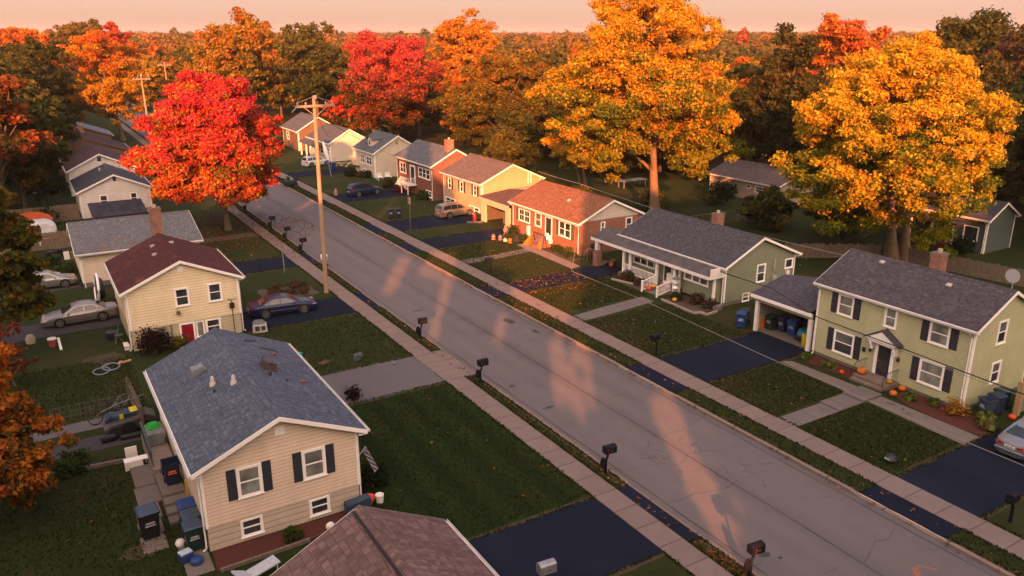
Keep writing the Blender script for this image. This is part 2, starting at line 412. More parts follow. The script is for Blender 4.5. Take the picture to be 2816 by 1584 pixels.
# right driveways and their aprons
for k, ((a,c), xe, m) in enumerate(zip(DR, (47,44.3,46.4,44.6,45.3,45.,45.), (DRIVE,)*7)):
    sheet('driveway', [(34.5,a),(xe,a+(0 if k else .3)),(xe,c),(34.5,c)], .008, m, rag=.11, seed=k)
    sheet('driveway_apron', [(31.7,a-.1),(33.02,a-.1),(33.02,c+.1),(31.7,c+.1)], .007, m, rag=.03, seed=k+30)
for k, ((a,c), xe, m) in enumerate(zip(DL, (11.5,11.3,11.9,13.1), (DRIVE,DRIVE2,DRIVE,DRIVE))):
    sheet('driveway', [(20.6,a),(20.6,c),(xe,c+.2),(xe,a)], .008, m, rag=.11, seed=k+50)
    sheet('driveway_apron', [(21.92,a-.1),(21.92,c+.1),(22.65,c+.1),(22.65,a-.1)], .007, CONC if k == 1 else m, rag=.02, seed=k+70)
for k, (a, xe) in enumerate([(v,43.5) for D_ in DR[:6] for v in (D_[0]-.1,D_[1]+.12)]):
    strip('dry_edge', [(34.55+(xe-34.55)*i/16, a) for i in range(17)], .26, .0035, DRYT, .05, 300+k)
for k, a in enumerate([v for D_ in DL for v in (D_[0]-.12,D_[1]+.12)]):
    strip('dry_edge', [(12.2+(20.5-12.2)*i/14, a) for i in range(15)], .28, .0065, DRYT, .05, 330+k)
for k, (x, D_) in enumerate(((22.52,DL),(31.84,DR))):
    ys = [12]+[v for a in D_ for v in a]+[130]
    for i in range(0,len(ys)-1,2):
        n = max(2,int((ys[i+1]-ys[i])/.8)); strip('dry_edge', [(x,ys[i]+.2+(ys[i+1]-ys[i]-.4)*j/n) for j in range(n+1)], .2, .0035, DRYT, .05, 350+10*k+i)
sheet('driveway', [(20.6,86.2),(20.6,88.4),(10,88.2),(10,86.4)], .008, DIRT, rag=.1, seed=80)
sheet('driveway', [(-6,63.6),(6,63.9),(6,67.),(-6,67.2)], .008, DRIVE3, rag=.12, seed=81)
sheet('driveway', [(-6,75.6),(2.6,75.8),(2.6,78.2),(-6,78.4)], .008, DRIVE3, rag=.12, seed=82)
sheet('driveway', [(-6,43.3),(3.7,43.6),(3.7,45.4),(-6,45.2)], .008, DRIVE3, rag=.1, seed=83)
sheet('path', [(-6,46.1),(2.,46.3),(2.,47.6),(-6,47.4)], .007, DRIVE2, rag=.05, seed=84)
# front walks on the right
sheet('path', [(34.5,26.1),(38.2,26.1),(38.2,27.4),(34.5,27.4)], .012, CONCX)
b = MB(); b.box(38.2,26.05,.0,40.3,27.45,.10); b.box(40.32,26.05,.0,42.1,27.5,.18); b.build('path', CONCX, kind='structure', bevel=.015)
sheet('path', [(40.5,20.0),(42.1,20.),(42.1,28.3),(41.9,32.6),(41.2,33.),(40.9,28.3)], .013, CONCP)
sheet('path', [(34.5,46.25),(38,46.5),(42.3,47.),(42.3,48.5),(38,48.1),(34.5,47.6)], .012, CONCX)
sheet('path', [(34.5,64.9),(38,65.),(41.,65.4),(42.4,65.4),(42.4,66.9),(38,66.3),(34.5,66.3)], .012, CONCX)
sheet('path', [(42.1,58.4),(43.3,58.6),(43.6,65.4),(43.8,68.4),(42.4,68.6),(42.2,65)], .013, concmat('pinkish path concrete', (.22,.155,.135), 1.4, 1))
sheet('lawn', [(11.3,26.6),(20.55,26.5),(20.55,41.6),(11.4,41.6)], .005, GRASS2, rag=.09, seed=90)
sheet('soil_bed', [(42.3,20.1),(44.25,20.3),(44.25,25.7),(42.9,25.9),(42.3,24.4),(42.1,21.3)], .02, MULCH, rag=.06, seed=91)
sheet('soil_bed', [(42.7,28.6),(44.25,28.6),(44.25,32.4),(42.6,32.2)], .02, MULCH, rag=.06, seed=92)
sheet('soil_bed', [(4.1,29.9),(10.,30.1),(10.4,31.3),(4.2,31.3)], .02, MULCH, rag=.08, seed=93)
sheet('soil_bed', [(43.0,43.),(45.7,43.),(45.9,47.2),(43.2,47.)], .02, DIRT, rag=.06, seed=94)
sheet('soil_bed', [(43.2,49.9),(44.8,49.9),(44.8,53.4),(43.2,53.4)], .02, DIRT, rag=.06, seed=95)
sheet('soil_bed', [(43.4,60.2),(45.1,60.6),(45.1,67),(43.9,67.5)], .02, DIRT, rag=.1, seed=96)
sheet('soil_bed', [(43.,69.4),(45.1,69),(45.1,73.4),(43.,72.8)], .02, DIRT, rag=.1, seed=97)
sheet('soil_bed', [(15.2,63.4),(19.6,63.4),(19.6,66.2),(15.2,67.)], .012, DIRT, rag=.15, seed=98)
blot('bare_patch', 2.6, 57.2, 1.3, 1.0, .006, asphaltmat('thin brown turf', (.05,.038,.018), .5, False), 4)
blot('bare_patch', 1.6, 33.0, .9, .6, .006, bpy.data.materials['thin brown turf'], 5)
blot('bare_patch', 23.9-1.4, 26.9, .25, .5, .006, bpy.data.materials['thin brown turf'], 6)
# stone slabs and steps by the beige house
b = MB()
for (x0,y0,x1,y1,z) in ((1.7,32.6,2.7,33.9,.05),(1.75,33.95,2.75,35.1,.07),(1.8,35.15,2.85,36.5,.09),(2.0,36.55,3.1,38.2,.12),(2.1,38.25,3.2,40.4,.14)):
    b.box(x0,y0,0,x1,y1,z)
b.box(3.0,30.0,0,4.05,32.4,.04)
b.build('path', CONCP, kind='structure', bevel=.03)
# ------------------------------------------------------------------ house kit
def FP(face, at):
    s = -1 if face[0] == '-' else 1
    if face[1] == 'x': return lambda a, d, z: (at + s*d, a, z)
    return lambda a, d, z: (a, at + s*d, z)
def fbox(b, P, a0, a1, d0, d1, z0, z1, m=0):
    p, q_ = P(a0,d0,z0), P(a1,d1,z1)
    b.box(min(p[0],q_[0]),min(p[1],q_[1]),min(p[2],q_[2]),max(p[0],q_[0]),max(p[1],q_[1]),max(p[2],q_[2]),m)
def fquad(b, P, a0, a1, d, z0, z1, m=0):
    pts = [P(a0,d,z0),P(a1,d,z0),P(a1,d,z1),P(a0,d,z1)]
    b.poly(pts, m)
def window(root, face, at, a0, a1, z0, z1, top=None, bot=None, n=1, c=.11, shut=0., shl=None, rail=True, trim=None, shm=None, lites=False):
    P = FP(face, at); top = top or GLASS; bot = bot or GLASS; trim = trim or WHITE
    f = MB()
    fbox(f,P,a0,a0+c,0,.055,z0,z1); fbox(f,P,a1-c,a1,0,.055,z0,z1)
    fbox(f,P,a0+c,a1-c,0,.05,z1-c,z1); fbox(f,P,a0-.03,a1+.03,.0,.085,z0-.05,z0-.002); fbox(f,P,a0+c,a1-c,0,.05,z0,z0+c*.8)
    w = (a1-a0-2*c)
    for i in range(1, n):
        x = a0+c+w*i/n; fbox(f,P,x-.05,x+.05,0,.045,z0+c*.8,z1-c)
    zm = (z0+z1)/2
    fw = f.build('window', trim, root)
    s = MB()
    for i in range(n):
        xa = a0+c+w*i/n+(.05 if i else 0); xb = a0+c+w*(i+1)/n-(.05 if i < n-1 else 0)
        fbox(s,P,xa,xa+.035,0,.03,z0+c*.8,z1-c); fbox(s,P,xb-.035,xb,0,.03,z0+c*.8,z1-c)
        if rail: fbox(s,P,xa+.035,xb-.035,0,.034,zm-.03,zm+.03)
        if lites:
            xm = (xa+xb)/2; fbox(s,P,xm-.012,xm+.012,0,.02,z0+c*.8,zm-.03); fbox(s,P,xm-.012,xm+.012,0,.02,zm+.03,z1-c)
    s.build('sash', trim, fw)
    g_ = MB()
    fquad(g_,P,a0+c,a1-c,.012,z0+c*.8,zm,1); fquad(g_,P,a0+c,a1-c,.012,zm,z1-c,0)
    g_.build('pane', [top, bot], fw, recalc=False)
    if shut:
        for (x0, x1) in (((a0-shut-.02,a0-.02),(a1+.02,a1+shut+.02)) if shl is None else shl):
            h = MB(); fbox(h,P,x0,x1,0,.035,z0-.02,z1+.02)
            for (za, zb) in ((z0+.06,zm-.04),(zm+.04,z1-.06)):
                nn = max(4, int((zb-za)/.07))
                for k in range(nn):
                    fbox(h,P,x0+.05,x1-.05,.036,.05,za+(zb-za)*k/nn,za+(zb-za)*(k+.6)/nn)
            h.build('shutter', shm or SHUT, root)
    return fw
def door(root, face, at, a0, a1, z0, z1, m, c=.12, lite=False, trim=None):
    P = FP(face, at); trim = trim or WHITE
    f = MB(); fbox(f,P,a0,a0+c,0,.07,z0,z1); fbox(f,P,a1-c,a1,0,.07,z0,z1); fbox(f,P,a0+c,a1-c,0,.07,z1-c,z1)
    fr = f.build('door_frame', trim, root)
    d = MB(); fbox(d,P,a0+c,a1-c,0,.035,z0+.02,z1-c)
    xm = (a0+a1)/2
    for (za, zb) in ((.12,.34),(.40,.62),(.68,.92)):
        for (xa, xb) in ((a0+c+.1,xm-.05),(xm+.05,a1-c-.1)):
            fbox(d,P,xa,xb,.036,.045,z0+(z1-z0)*za,z0+(z1-z0)*zb)
    dd = d.build('door', m, root)
    if lite:
        g_ = MB(); fquad(g_,P,a0+c+.09,a1-c-.09,.05,z0+(z1-z0)*.15,z1-c-.1); g_.build('pane', GLASS, dd)
    k = MB(); p = P(a1-c-.1,.07,z0+(z1-z0)*.45); k.lathe([(0,-.03),(.035,-.02),(.035,.02),(0,.03)], p, 8); k.build('handle', CHROME, dd, smooth=60)
    return dd
def house(name, label, x0, x1, y0, y1, eave, ridge, rx, wallm, roofm, ov=.36, oy=.3, lowm=None, zs=0., lowin=.03, trim=None, group='houses along the street', swap=False, ridge_cap=None, gablem=None, corners=True, gut=True, t=.11, cat='house', down=((0,0),(1,0))):
    """gable roof with the ridge along y (swap: along x); eave and ridge are heights of the roof's upper surface"""
    trim = trim or WHITE
    T = Matrix(((0,1,0,0),(1,0,0,0),(0,0,1,0),(0,0,0,1))) if swap else None
    base = (y0, x0, 0) if swap else (x0, y0, 0)
    root = thing(name, label, cat, base, group=group)
    xe0, xe1 = x0-ov, x1+ov
    sl0 = (ridge-eave)/(rx-xe0); sl1 = (ridge-eave)/(xe1-rx)
    w0 = eave+sl0*ov-t-.02; w1 = eave+sl1*ov-t-.02; wr = ridge-t-.02
    w = MB(T)
    if gablem:
        w.prism([(x0,zs),(x1,zs),(x1,w1),(x0,w0)],'y',y0,y1)
        gb = MB(T)
        gb.prism([(x0-.02,w0-.02),(x1+.02,w1-.02),(rx,wr)],'y',y0-.03,y0+.1); gb.prism([(x0,w0),(x1,w1),(rx,wr)],'y',y0+.12,y1)
        gb.build('gable', gablem, root, recalc=True)
    else:
        w.prism([(x0,zs),(x1,zs),(x1,w1),(rx,wr),(x0,w0)],'y',y0,y1)
    w.build('wall', wallm, root, recalc=True)
    if lowm:
        w = MB(T); w.prism([(x0+lowin,-.3),(x1-lowin,-.3),(x1-lowin,zs+.0),(x0+lowin,zs)],'y',y0+lowin,y1-lowin); w.build('foundation', lowm, root, recalc=True)
    r = MB(T); a, c = y0-oy, y1+oy
    q = random.Random(int(x0*31+y0*7))
    ny = max(6, int((c-a)/.9)); nx = 7
    for side in (0, 1):
        xe = xe0 if side == 0 else xe1
        G = [[None]*(nx+1) for _ in range(ny+1)]
        for i in range(ny+1):
            for j in range(nx+1):
                fx = j/nx; z = eave+(ridge-eave)*fx
                if 0 < j < nx and 0 < i < ny: z += q.uniform(-.011,.011)
                G[i][j] = (xe+(rx-xe)*fx, a+(c-a)*i/ny, z)
        for i in range(ny):
            for j in range(nx):
                r.poly([G[i][j],G[i+1][j],G[i+1][j+1],G[i][j+1]] if side == 1 else [G[i][j],G[i][j+1],G[i+1][j+1],G[i+1][j]])
        bt = [(p[0],p[1],p[2]-t) for p in (G[0][0],G[ny][0],G[ny][nx],G[0][nx])]
        r.poly(bt); r.poly([G[0][0],G[ny][0],bt[1],bt[0]])
        r.poly([G[0][0],G[0][nx],bt[3],bt[0]]); r.poly([G[ny][0],G[ny][nx],bt[2],bt[1]])
    ro = r.build('roof', roofm, root, recalc=True)
    k = MB(T); n = max(4, int((c-a)/.3))
    for i in range(n):
        ya, yb = a+(c-a)*i/n, a+(c-a)*(i+1)/n-.004; h = q.uniform(.012,.022)
        k.add([(rx-.17,ya,ridge-.17*sl0+h),(rx,ya,ridge+h+.008),(rx+.17,ya,ridge-.17*sl1+h),(rx-.17,yb,ridge-.17*sl0+h+.01),(rx,yb,ridge+h+.018),(rx+.17,yb,ridge-.17*sl1+h+.01)], [(0,1,4,3),(1,2,5,4),(0,2,1),(3,4,5)])
    k.build('ridge_cap', ridge_cap or roofm, ro)
    f = MB(T)   # rake boards and eave boards
    for ye, d in ((a,-.03),(c,.03)):
        for xe, sl in ((xe0,sl0),(xe1,-sl1)):
            f.prism([(xe,eave-.012-.2),(xe,eave-.012),(rx,ridge-.012),(rx,ridge-.212)],'y',min(ye,ye+d),max(ye,ye+d))
    for xe, s in ((xe0,-1),(xe1,1)):
        xa, xb = sorted((xe, xe+s*.025)); f.box(xa,a+.002,eave-.21,xb,c-.002,eave-.02)
        xa, xb = sorted((xe-s*.01, xe-s*(ov+.01))); f.box(xa,a+.02,eave-.235,xb,c-.02,eave-.215)
    f.build('fascia', trim, root, recalc=True)
    if gut:
        for xe, s in ((xe0,-1),(xe1,1)):
            gq = MB(T); xa = xe+s*.027; xb = xe+s*.14
            lo, hi = min(xa,xb), max(xa,xb)
            gq.box(lo,a,eave-.13,hi,c,eave-.115); e0, e1 = (lo,lo+.012) if s < 0 else (hi-.012,hi); gq.box(e0,a,eave-.113,e1,c,eave-.03)
            gq.box(lo,a-.012,eave-.13,hi,a-.001,eave-.03)
            gq.build('gutter', GUTTER, root, recalc=True)
    if corners:
        e = .012
        for (xc, sx) in ((x0,-1),(x1,1)):
            for (yc, sy) in ((y0,-1),(y1,1)):
                cb = MB(T); wz = (w0 if sx < 0 else w1)-.03; o_ = lambda a_, b_: (min(a_,b_), max(a_,b_))
                L_ = [(xc-sx*.10,yc),(xc-sx*.10,yc+sy*e),(xc+sx*e,yc+sy*e),(xc+sx*e,yc-sy*.10),(xc,yc-sy*.10),(xc,yc)]
                cb.prism(L_,'z',zs,wz); cb.build('corner_board', trim, root, recalc=True)
    for (ix, iy) in down:
        d = MB(T); xc = x0 if ix == 0 else x1; s = -1 if ix == 0 else 1; yc = y0+.16 if iy == 0 else y1-.16; xe = xc+s*(ov+.08)
        d.tube([(xe,yc,eave-.14),(xe,yc,eave-.24),(xc+s*.07,yc,eave-.5),(xc+s*.07,yc,.12),(xc+s*.22,yc,.04)], .038, 6)
        d.build('downspout', trim, root, smooth=50)
    root['_x'] = 0; del root['_x']
    return root
def vent(root, face, at, a0, a1, z0, z1, m=None):
    P = FP(face, at); b = MB()
    fbox(b,P,a0,a0+.05,0,.04,z0,z1); fbox(b,P,a1-.05,a1,0,.04,z0,z1); fbox(b,P,a0+.05,a1-.05,0,.04,z0,z0+.05); fbox(b,P,a0+.05,a1-.05,0,.04,z1-.05,z1)
    n = 5
    for i in range(n):
        z = z0+.05+(z1-z0-.1)*i/n; fbox(b,P,a0+.05,a1-.05,0,.025,z+.012,z+(z1-z0-.1)/n)
    b.build('gable_vent', m or WHITE, root)
CHIMB = brick('chimney brick', (.30,.10,.06), (.20,.07,.045), (.34,.28,.24), .22, .08)
def chimney(root, x, y, z0, z1, w=.75, d=.7, m=None):
    b = MB(); b.box(x-w/2,y-d/2,z0,x+w/2,y+d/2,z1-.14); b.box(x-w/2-.05,y-d/2-.05,z1-.138,x+w/2+.05,y+d/2+.05,z1-.06)
    c = b.build('chimney', m or CHIMB, root)
    b = MB(); b.prism([(-w/2,-d/2),(w/2,-d/2),(w/2,d/2),(-w/2,d/2)],'z',0,.05); b.v = [(p[0]+x,p[1]+y,p[2]+z1-.058) for p in b.v]; b.build('chimney_cap', CONCP, c)
    b = MB(); b.lathe([(.13,0),(.15,.22),(.12,.23),(.11,.05)], (x,y,z1-.008), 10); b.build('flue', plain('terracotta flue', (.5,.36,.27), .8, .2), c, smooth=40)
def roofvent(root, x, y, z, m=None, s=1.):
    b = MB(); b.lathe([(.10*s,0),(.09*s,.28*s),(.13*s,.3*s),(.13*s,.36*s),(0,.4*s)], (x,y,z-.06), 10); b.build('roof_vent', m or GUTTER, root, smooth=45)

# ------------------------------------------------------------------ the houses on the near (left) side
shA = shingle('blue grey shingle', (.055,.067,.096), (.090,.106,.138), .30, .20)
hA = house('house', 'large beige clapboard house with a blue grey roof and two dark shuttered windows', 4.1, 10.9, 31.35, 43.0, 4.03, 5.67, 7.45,
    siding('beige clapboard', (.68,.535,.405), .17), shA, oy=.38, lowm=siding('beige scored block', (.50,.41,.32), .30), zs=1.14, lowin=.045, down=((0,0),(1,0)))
window(hA,'-y',31.35,5.52,6.58,2.17,3.57, BLIND, BLIND, shut=.38)
window(hA,'-y',31.35,8.32,9.38,2.18,3.57, LACE, BLIND, shut=.38)
window(hA,'-y',31.395,5.46,6.42,.23,1.06, c=.09); window(hA,'-y',31.395,8.48,9.43,.24,1.06, c=.09)
vent(hA,'-y',31.35,7.29,7.70,4.64,5.02)
for k,(x,y) in enumerate(((8.55,36.5),(9.2,36.0),(8.9,39.1),(5.9,36.4))): roofvent(hA, x, y, 5.67-abs(x-7.45)*.43, plain('dark roof pipe', (.045,.04,.04), .6), .55 if k != 0 else .8)
b = MB()
zz = 5.67-1.0*.43
b.prism([(-.35,0),(.35,-.28),(.35,.18),(-.2,.42)],'y',-.35,.35); b.v = [(p[0]+8.75,p[1]+37.6,p[2]+zz-.02) for p in b.v]
b.build('roof_vent', plain('rusty vent box', (.06,.045,.045), .5, .4, 3.), hA, bevel=.03, recalc=True)
b = MB(); zz = 5.67-1.75*.43
b.prism([(-.4,-.22),(-.3,.28),(.25,.42),(.45,.2)],'y',-.28,.28); b.v = [(p[0]+5.7,p[1]+39.3,p[2]+zz+.0) for p in b.v]
b.build('roof_vent', plain('bent grey vent hood', (.16,.165,.18), .5, .3, 3.), hA, bevel=.03, recalc=True)
for (x,y) in ((6.0,37.2),(6.75,36.1)):
    b = MB(); b.lathe([(.16,-.08),(.15,.1),(.09,.16),(.1,.3),(.05,.42),(0,.44)], (x,y,5.67-abs(x-7.45)*.43), 10); b.build('roof_vent', plain('pale roof flashing', (.45,.4,.36), .6, .2), hA, smooth=50)
for pts in ([(8.6,41.8),(9.3,42.2)],[(9.2,41.0),(10.,41.0),(10.05,40.8)]):
    b = MB(); b.tube([(x,y,5.67-abs(x-7.45)*.43+.05) for x,y in pts], .025, 5); b.build('roof_cable', WIRE, hA)
for (x,y,s) in ((9.75,40.3,.10),(10.1,36.4,.1)):
    b = MB(); b.rbox((x,y,5.67-abs(x-7.45)*.43+.04), (.26,.2,.05), .4, ry=.4); b.build('roof_patch', plain('rust orange flashing', (.3,.07,.035), .7, .3), hA)

shB = shingle('brown shingle', (.10,.06,.055), (.158,.098,.092), .36, .30, .3)
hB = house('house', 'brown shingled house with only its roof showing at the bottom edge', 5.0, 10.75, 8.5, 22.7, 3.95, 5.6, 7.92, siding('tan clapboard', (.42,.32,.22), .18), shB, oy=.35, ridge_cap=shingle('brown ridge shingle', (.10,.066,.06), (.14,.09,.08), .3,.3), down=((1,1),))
b = MB(); b.beam((7.66,8.6,5.53),(7.66,22.9,5.53),.10,.02); b.build('ridge_vent', plain('black ridge strip', (.016,.014,.014), .7), hB)
b = MB(); b.lathe([(0,-.02),(.13,.02),(.15,.05)], (0,0,0), 14, axis='y'); b.v = [(p[0]+6.9,p[1]+23.1,p[2]+5.1) for p in b.v]; b.build('satellite_dish', WHITE2, hB, smooth=50)

hC = house('house', 'yellow two storey house with a maroon roof and a crimson front door', 4.4, 11.82, 57.4, 66.0, 4.32, 6.1, 8.06,
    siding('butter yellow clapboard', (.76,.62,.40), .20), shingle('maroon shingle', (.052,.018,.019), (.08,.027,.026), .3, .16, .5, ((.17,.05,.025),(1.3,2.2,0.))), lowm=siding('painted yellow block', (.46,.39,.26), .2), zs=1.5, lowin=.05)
window(hC,'-y',57.4,7.45,8.44,2.75,4.05, shut=0); window(hC,'-y',57.4,9.67,10.65,2.72,4.05)
window(hC,'-y',57.45,9.28,10.34,.30,1.42); window(hC,'-y',57.45,8.62,9.2,.25,1.40, BLIND, BLIND, c=.07, rail=False)
door(hC,'-y',57.45,7.52,8.55,-.6,1.45, plain('crimson door paint', (.22,.006,.022), .45, .12))
vent(hC,'-y',57.4,7.86,8.24,5.17,5.62)
chimney(hC, 8.1, 66.85, 0., 8.05, .8, .7)
b = MB(); b.tube([(11.2,57.25,2.6),(11.2,57.2,.1)], .03, 6); b.tube([(11.2,57.25,2.6),(10.9,57.15,2.75),(11.5,57.15,2.7)], .022, 6); b.box(11.05,57.1,2.05,11.35,57.38,2.4); b.build('service_mast', WIRE, hC)
b = MB(); b.box(7.45,57.2,2.2,7.7,57.38,2.42); b.tube([(7.55,57.34,2.42),(7.55,57.34,2.75)], .02, 5); b.build('wall_lamp', plain('tarnished lamp', (.12,.09,.07), .5), hC)
b = MB(); b.box(6.4,57.2,1.2,6.65,57.44,1.5); b.tube([(7.0,57.36,1.5),(7.0,57.36,-.1)], .05, 6); b.box(6.85,57.2,.4,7.15,57.43,.62); b.build('meter_box', plain('grey meter box', (.14,.13,.10), .6), hC)
for (x,y) in ((7.2,63.5),(7.0,61.2),(8.5,63.2)):
    b = MB(); b.rbox((x,y,6.1-abs(x-8.06)*.42+.06), (.3,.18,.16), .5); b.build('roof_vent', plain('pale roof flashing', (.45,.4,.36), .6, .2), hC)

hD = house('house', 'cream bungalow with a long grey roof between the yellow house and the white gables', 75.4, 84.0, 2.7, 12.5, 3.08, 4.72, 80.8,
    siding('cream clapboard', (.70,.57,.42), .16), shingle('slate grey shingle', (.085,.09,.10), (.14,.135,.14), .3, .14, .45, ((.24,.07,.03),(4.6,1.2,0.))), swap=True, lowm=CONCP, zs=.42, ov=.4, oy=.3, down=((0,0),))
hE = house('house', 'white gabled house with a dark slate roof behind the lean-to shed', 4.95, 12.6, 105.7, 115.0, 3.15, 5.0, 8.8,
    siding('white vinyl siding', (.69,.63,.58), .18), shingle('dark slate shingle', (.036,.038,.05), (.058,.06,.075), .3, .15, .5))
window(hE,'-y',105.7,6.97,7.9,1.25,2.6); window(hE,'-y',105.7,10.3,11.14,1.28,2.6)
vent(hE,'-y',105.7,8.70,9.06,4.15,4.62, SHUT)
roofvent(hE, 7.9, 112.0, 4.6)
hF = house('house', 'white gabled house with a plum brown roof, next behind the dark slate one', 4.9, 12.9, 121.6, 133.8, 3.4, 5.5, 8.75,
    siding('off white siding', (.68,.62,.57), .18), shingle('plum brown shingle', (.045,.026,.032), (.07,.04,.044), .3, .15, .5))
vent(hF,'-y',121.6,8.5,8.95,4.45,5.0, SHUT)
BRN = brick('brown brick', (.16,.085,.05), (.11,.06,.04), (.2,.15,.11))
hG = house('house', 'low brown brick house with a dark plum roof on the left side of the street', 4.5, 14.3, 138.6, 148.5, 3.5, 5.95, 8.2, BRN, shingle('dark plum shingle', (.036,.024,.032), (.055,.036,.042), .3, .15, .5), trim=plain('brown trim', (.10,.07,.06), .6))
hH = house('house', 'tan brick house with a slate blue roof, farthest in the left row', 4.6, 13.7, 157.5, 167.2, 3.9, 5.75, 9.2, BRN, shingle('slate blue shingle', (.10,.115,.15), (.14,.155,.19), .3, .15, .5), trim=plain('brown trim', (.10,.07,.06), .6))
chimney(hG, 8.6, 147, 5.4, 6.9)
# lean-to shed
sh = thing('shed', 'small shed with a dark lean-to roof in front of the white gabled house', 'shed', (5.6,97,0))
b = MB(); b.prism([(97,0),(101.3,0),(101.3,2.35),(97,1.75)],'x',5.7,10.7); b.build('wall', siding('shed boards', (.3,.25,.2), .2), sh, recalc=True)
b = MB(); b.prism([(96.6,1.72),(101.6,2.42),(101.6,2.52),(96.6,1.82)],'x',5.4,11.0); b.build('roof', shingle('black felt roofing', (.028,.027,.036), (.04,.038,.048), 1., .9, .7), sh, recalc=True)
# far houses of the left row, half hidden in the trees
for k,(x,y,w,l,lab,wm,rm) in enumerate(((-3.,190.,9.,9.,'tan house with a pale pinkish roof, half hidden by dark trees at far left',BRN,shingle('pinkish shingle', (.2,.13,.12), (.25,.17,.15))),
        (-12.,160.,8.,9.,'small dark roofed outbuilding beside the slate blue roof',BRN,bpy.data.materials['dark slate shingle']))):
    house('house', lab, x, x+w, y, y+l, 3.2, 4.9, x+w/2, wm, rm)
# ------------------------------------------------------------------ the houses across the street
shI = shingle('charcoal brown shingle', (.048,.043,.051), (.080,.069,.076), .34, .19, .4)
sI = siding('sage green clapboard', (.43,.425,.245), .165)
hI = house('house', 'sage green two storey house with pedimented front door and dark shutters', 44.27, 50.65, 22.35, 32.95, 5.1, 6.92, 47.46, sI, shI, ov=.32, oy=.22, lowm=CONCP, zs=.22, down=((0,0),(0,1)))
window(hI,'-x',44.27,30.2,31.38,3.38,4.76, BLIND, BLIND, shut=.48); window(hI,'-x',44.27,27.14,28.0,3.58,4.86, BLIND, BLIND)
window(hI,'-x',44.27,23.78,25.05,3.5,4.86, BLIND, BLIND, shut=.47); window(hI,'-x',44.27,29.82,31.37,.74,2.25, LACE, GLASS, shut=.47)
window(hI,'-x',44.27,23.74,25.3,.84,2.34, BLIND, BLIND, shut=.47)
window(hI,'-y',22.35,46.5,47.5,3.72,5.15, LACE); window(hI,'-y',22.35,46.6,47.6,1.2,2.55, LACE)
door(hI,'-x',44.27,26.95,28.28,.22,2.48, plain('navy door paint', (.022,.027,.05), .4, .1), c=.22, lite=True)
b = MB(); b.prism([(26.6,2.66),(28.75,2.66),(27.68,3.32)],'x',43.75,44.26); b.box(43.8,26.75,2.48,44.25,28.6,2.65)
for y in (26.82,28.42): b.box(43.95,y-.06,1.95,44.25,y+.06,2.475); b.box(43.82,y-.055,2.25,43.948,y+.055,2.475)
pd = b.build('door_canopy', WHITE, hI, recalc=True)
b = MB(); b.prism([(26.45,2.62),(27.68,3.38),(28.9,2.62),(28.9,2.70),(27.68,3.47),(26.45,2.70)],'x',43.68,44.262); b.build('canopy_roof', shI, pd, recalc=True)
b = MB(); b.box(43.0,26.4,0,44.26,28.8,.30); b.box(42.6,26.5,0,42.998,28.7,.16); b.build('stoop', plain('worn brick-red stoop', (.17,.12,.10), .85, .25, 3.), hI, bevel=.02)
for y in (26.5,28.7):
    b = MB(); b.tube([(44.2,y,1.15),(43.1,y,1.1),(42.75,y,.75)], .022, 6)
    for i in range(7): x = 43.05+i*.18; b.tube([(x,y,.3),(x,y,1.1)], .011, 5)
    b.tube([(42.75,y,.16),(42.75,y,.75)], .02, 6); b.build('stair_rail', BLACKP, hI)
for y in (28.55,26.62):
    b = MB(); b.lathe([(.04,0),(.09,.05),(.09,.22),(.03,.3),(0,.32)], (44.12,y,1.62), 8); b.box(44.18,y-.02,1.8,44.27,y+.02,1.86); b.build('wall_lantern', BLACKP, hI, smooth=40)
b = MB(); b.box(44.16,28.95,1.45,44.27,29.15,1.75); b.build('wall_mailbox', BLACKP, hI, bevel=.02)
chimney(hI, 47.95, 27.3, 6.2, 7.95, .75, .7); 
for (x,y) in ((46.9,30.4),(46.5,25.6)):
    b = MB(); b.rbox((x,y,6.92-abs(x-47.46)*.53+.08), (.3,.3,.14), 0, ry=-.3); b.build('roof_vent', plain('pale roof flashing', (.45,.4,.36), .6, .2), hI, bevel=.03)
b = MB()
b.lathe([(.05,-.02),(.25,.01),(.4,.06),(.42,.08)], (0,0,0), 18, axis='x'); b.v = [(48.2-p[0],p[1]+22.9,p[2]+7.5) for p in b.v]
b.tube([(48.3,22.9,6.45),(48.3,22.9,7.0),(48.25,22.9,7.5)], .03, 6); b.build('satellite_dish', plain('grey dish', (.36,.36,.37), .5), hI, smooth=40)
# its car port
b = MB(); b.prism([(43.9,2.86),(47.4,3.75),(51.4,2.86),(51.4,2.75),(47.4,3.64),(43.9,2.75)],'y',33.25,38.45); b.build('carport_roof', shingle('carport shingle', (.048,.047,.058), (.075,.07,.082), .3, .16, .5), hI, recalc=True)
b = MB(); b.box(43.86,33.0,2.62,43.98,38.4,2.85); b.build('carport_fascia', WHITE, hI)
b = MB(); b.box(44.2,33.2,2.3,44.34,38.3,2.6); b.box(44.34,38.1,0,51.,38.25,2.7); b.box(50.85,33.0,0,51.,38.1,2.7); b.build('carport_wall', siding('carport boarding', (.42,.37,.27), .2), hI)
for y in (33.3,38.0): b = MB(); b.box(44.15,y-.13,0,44.4,y+.13,2.29); b.build('carport_post', WHITE2, hI, bevel=.01)
b = MB(); b.box(44.4,33.0,0,50.8,38.05,.03); b.build('carport_floor', CONCP, hI)

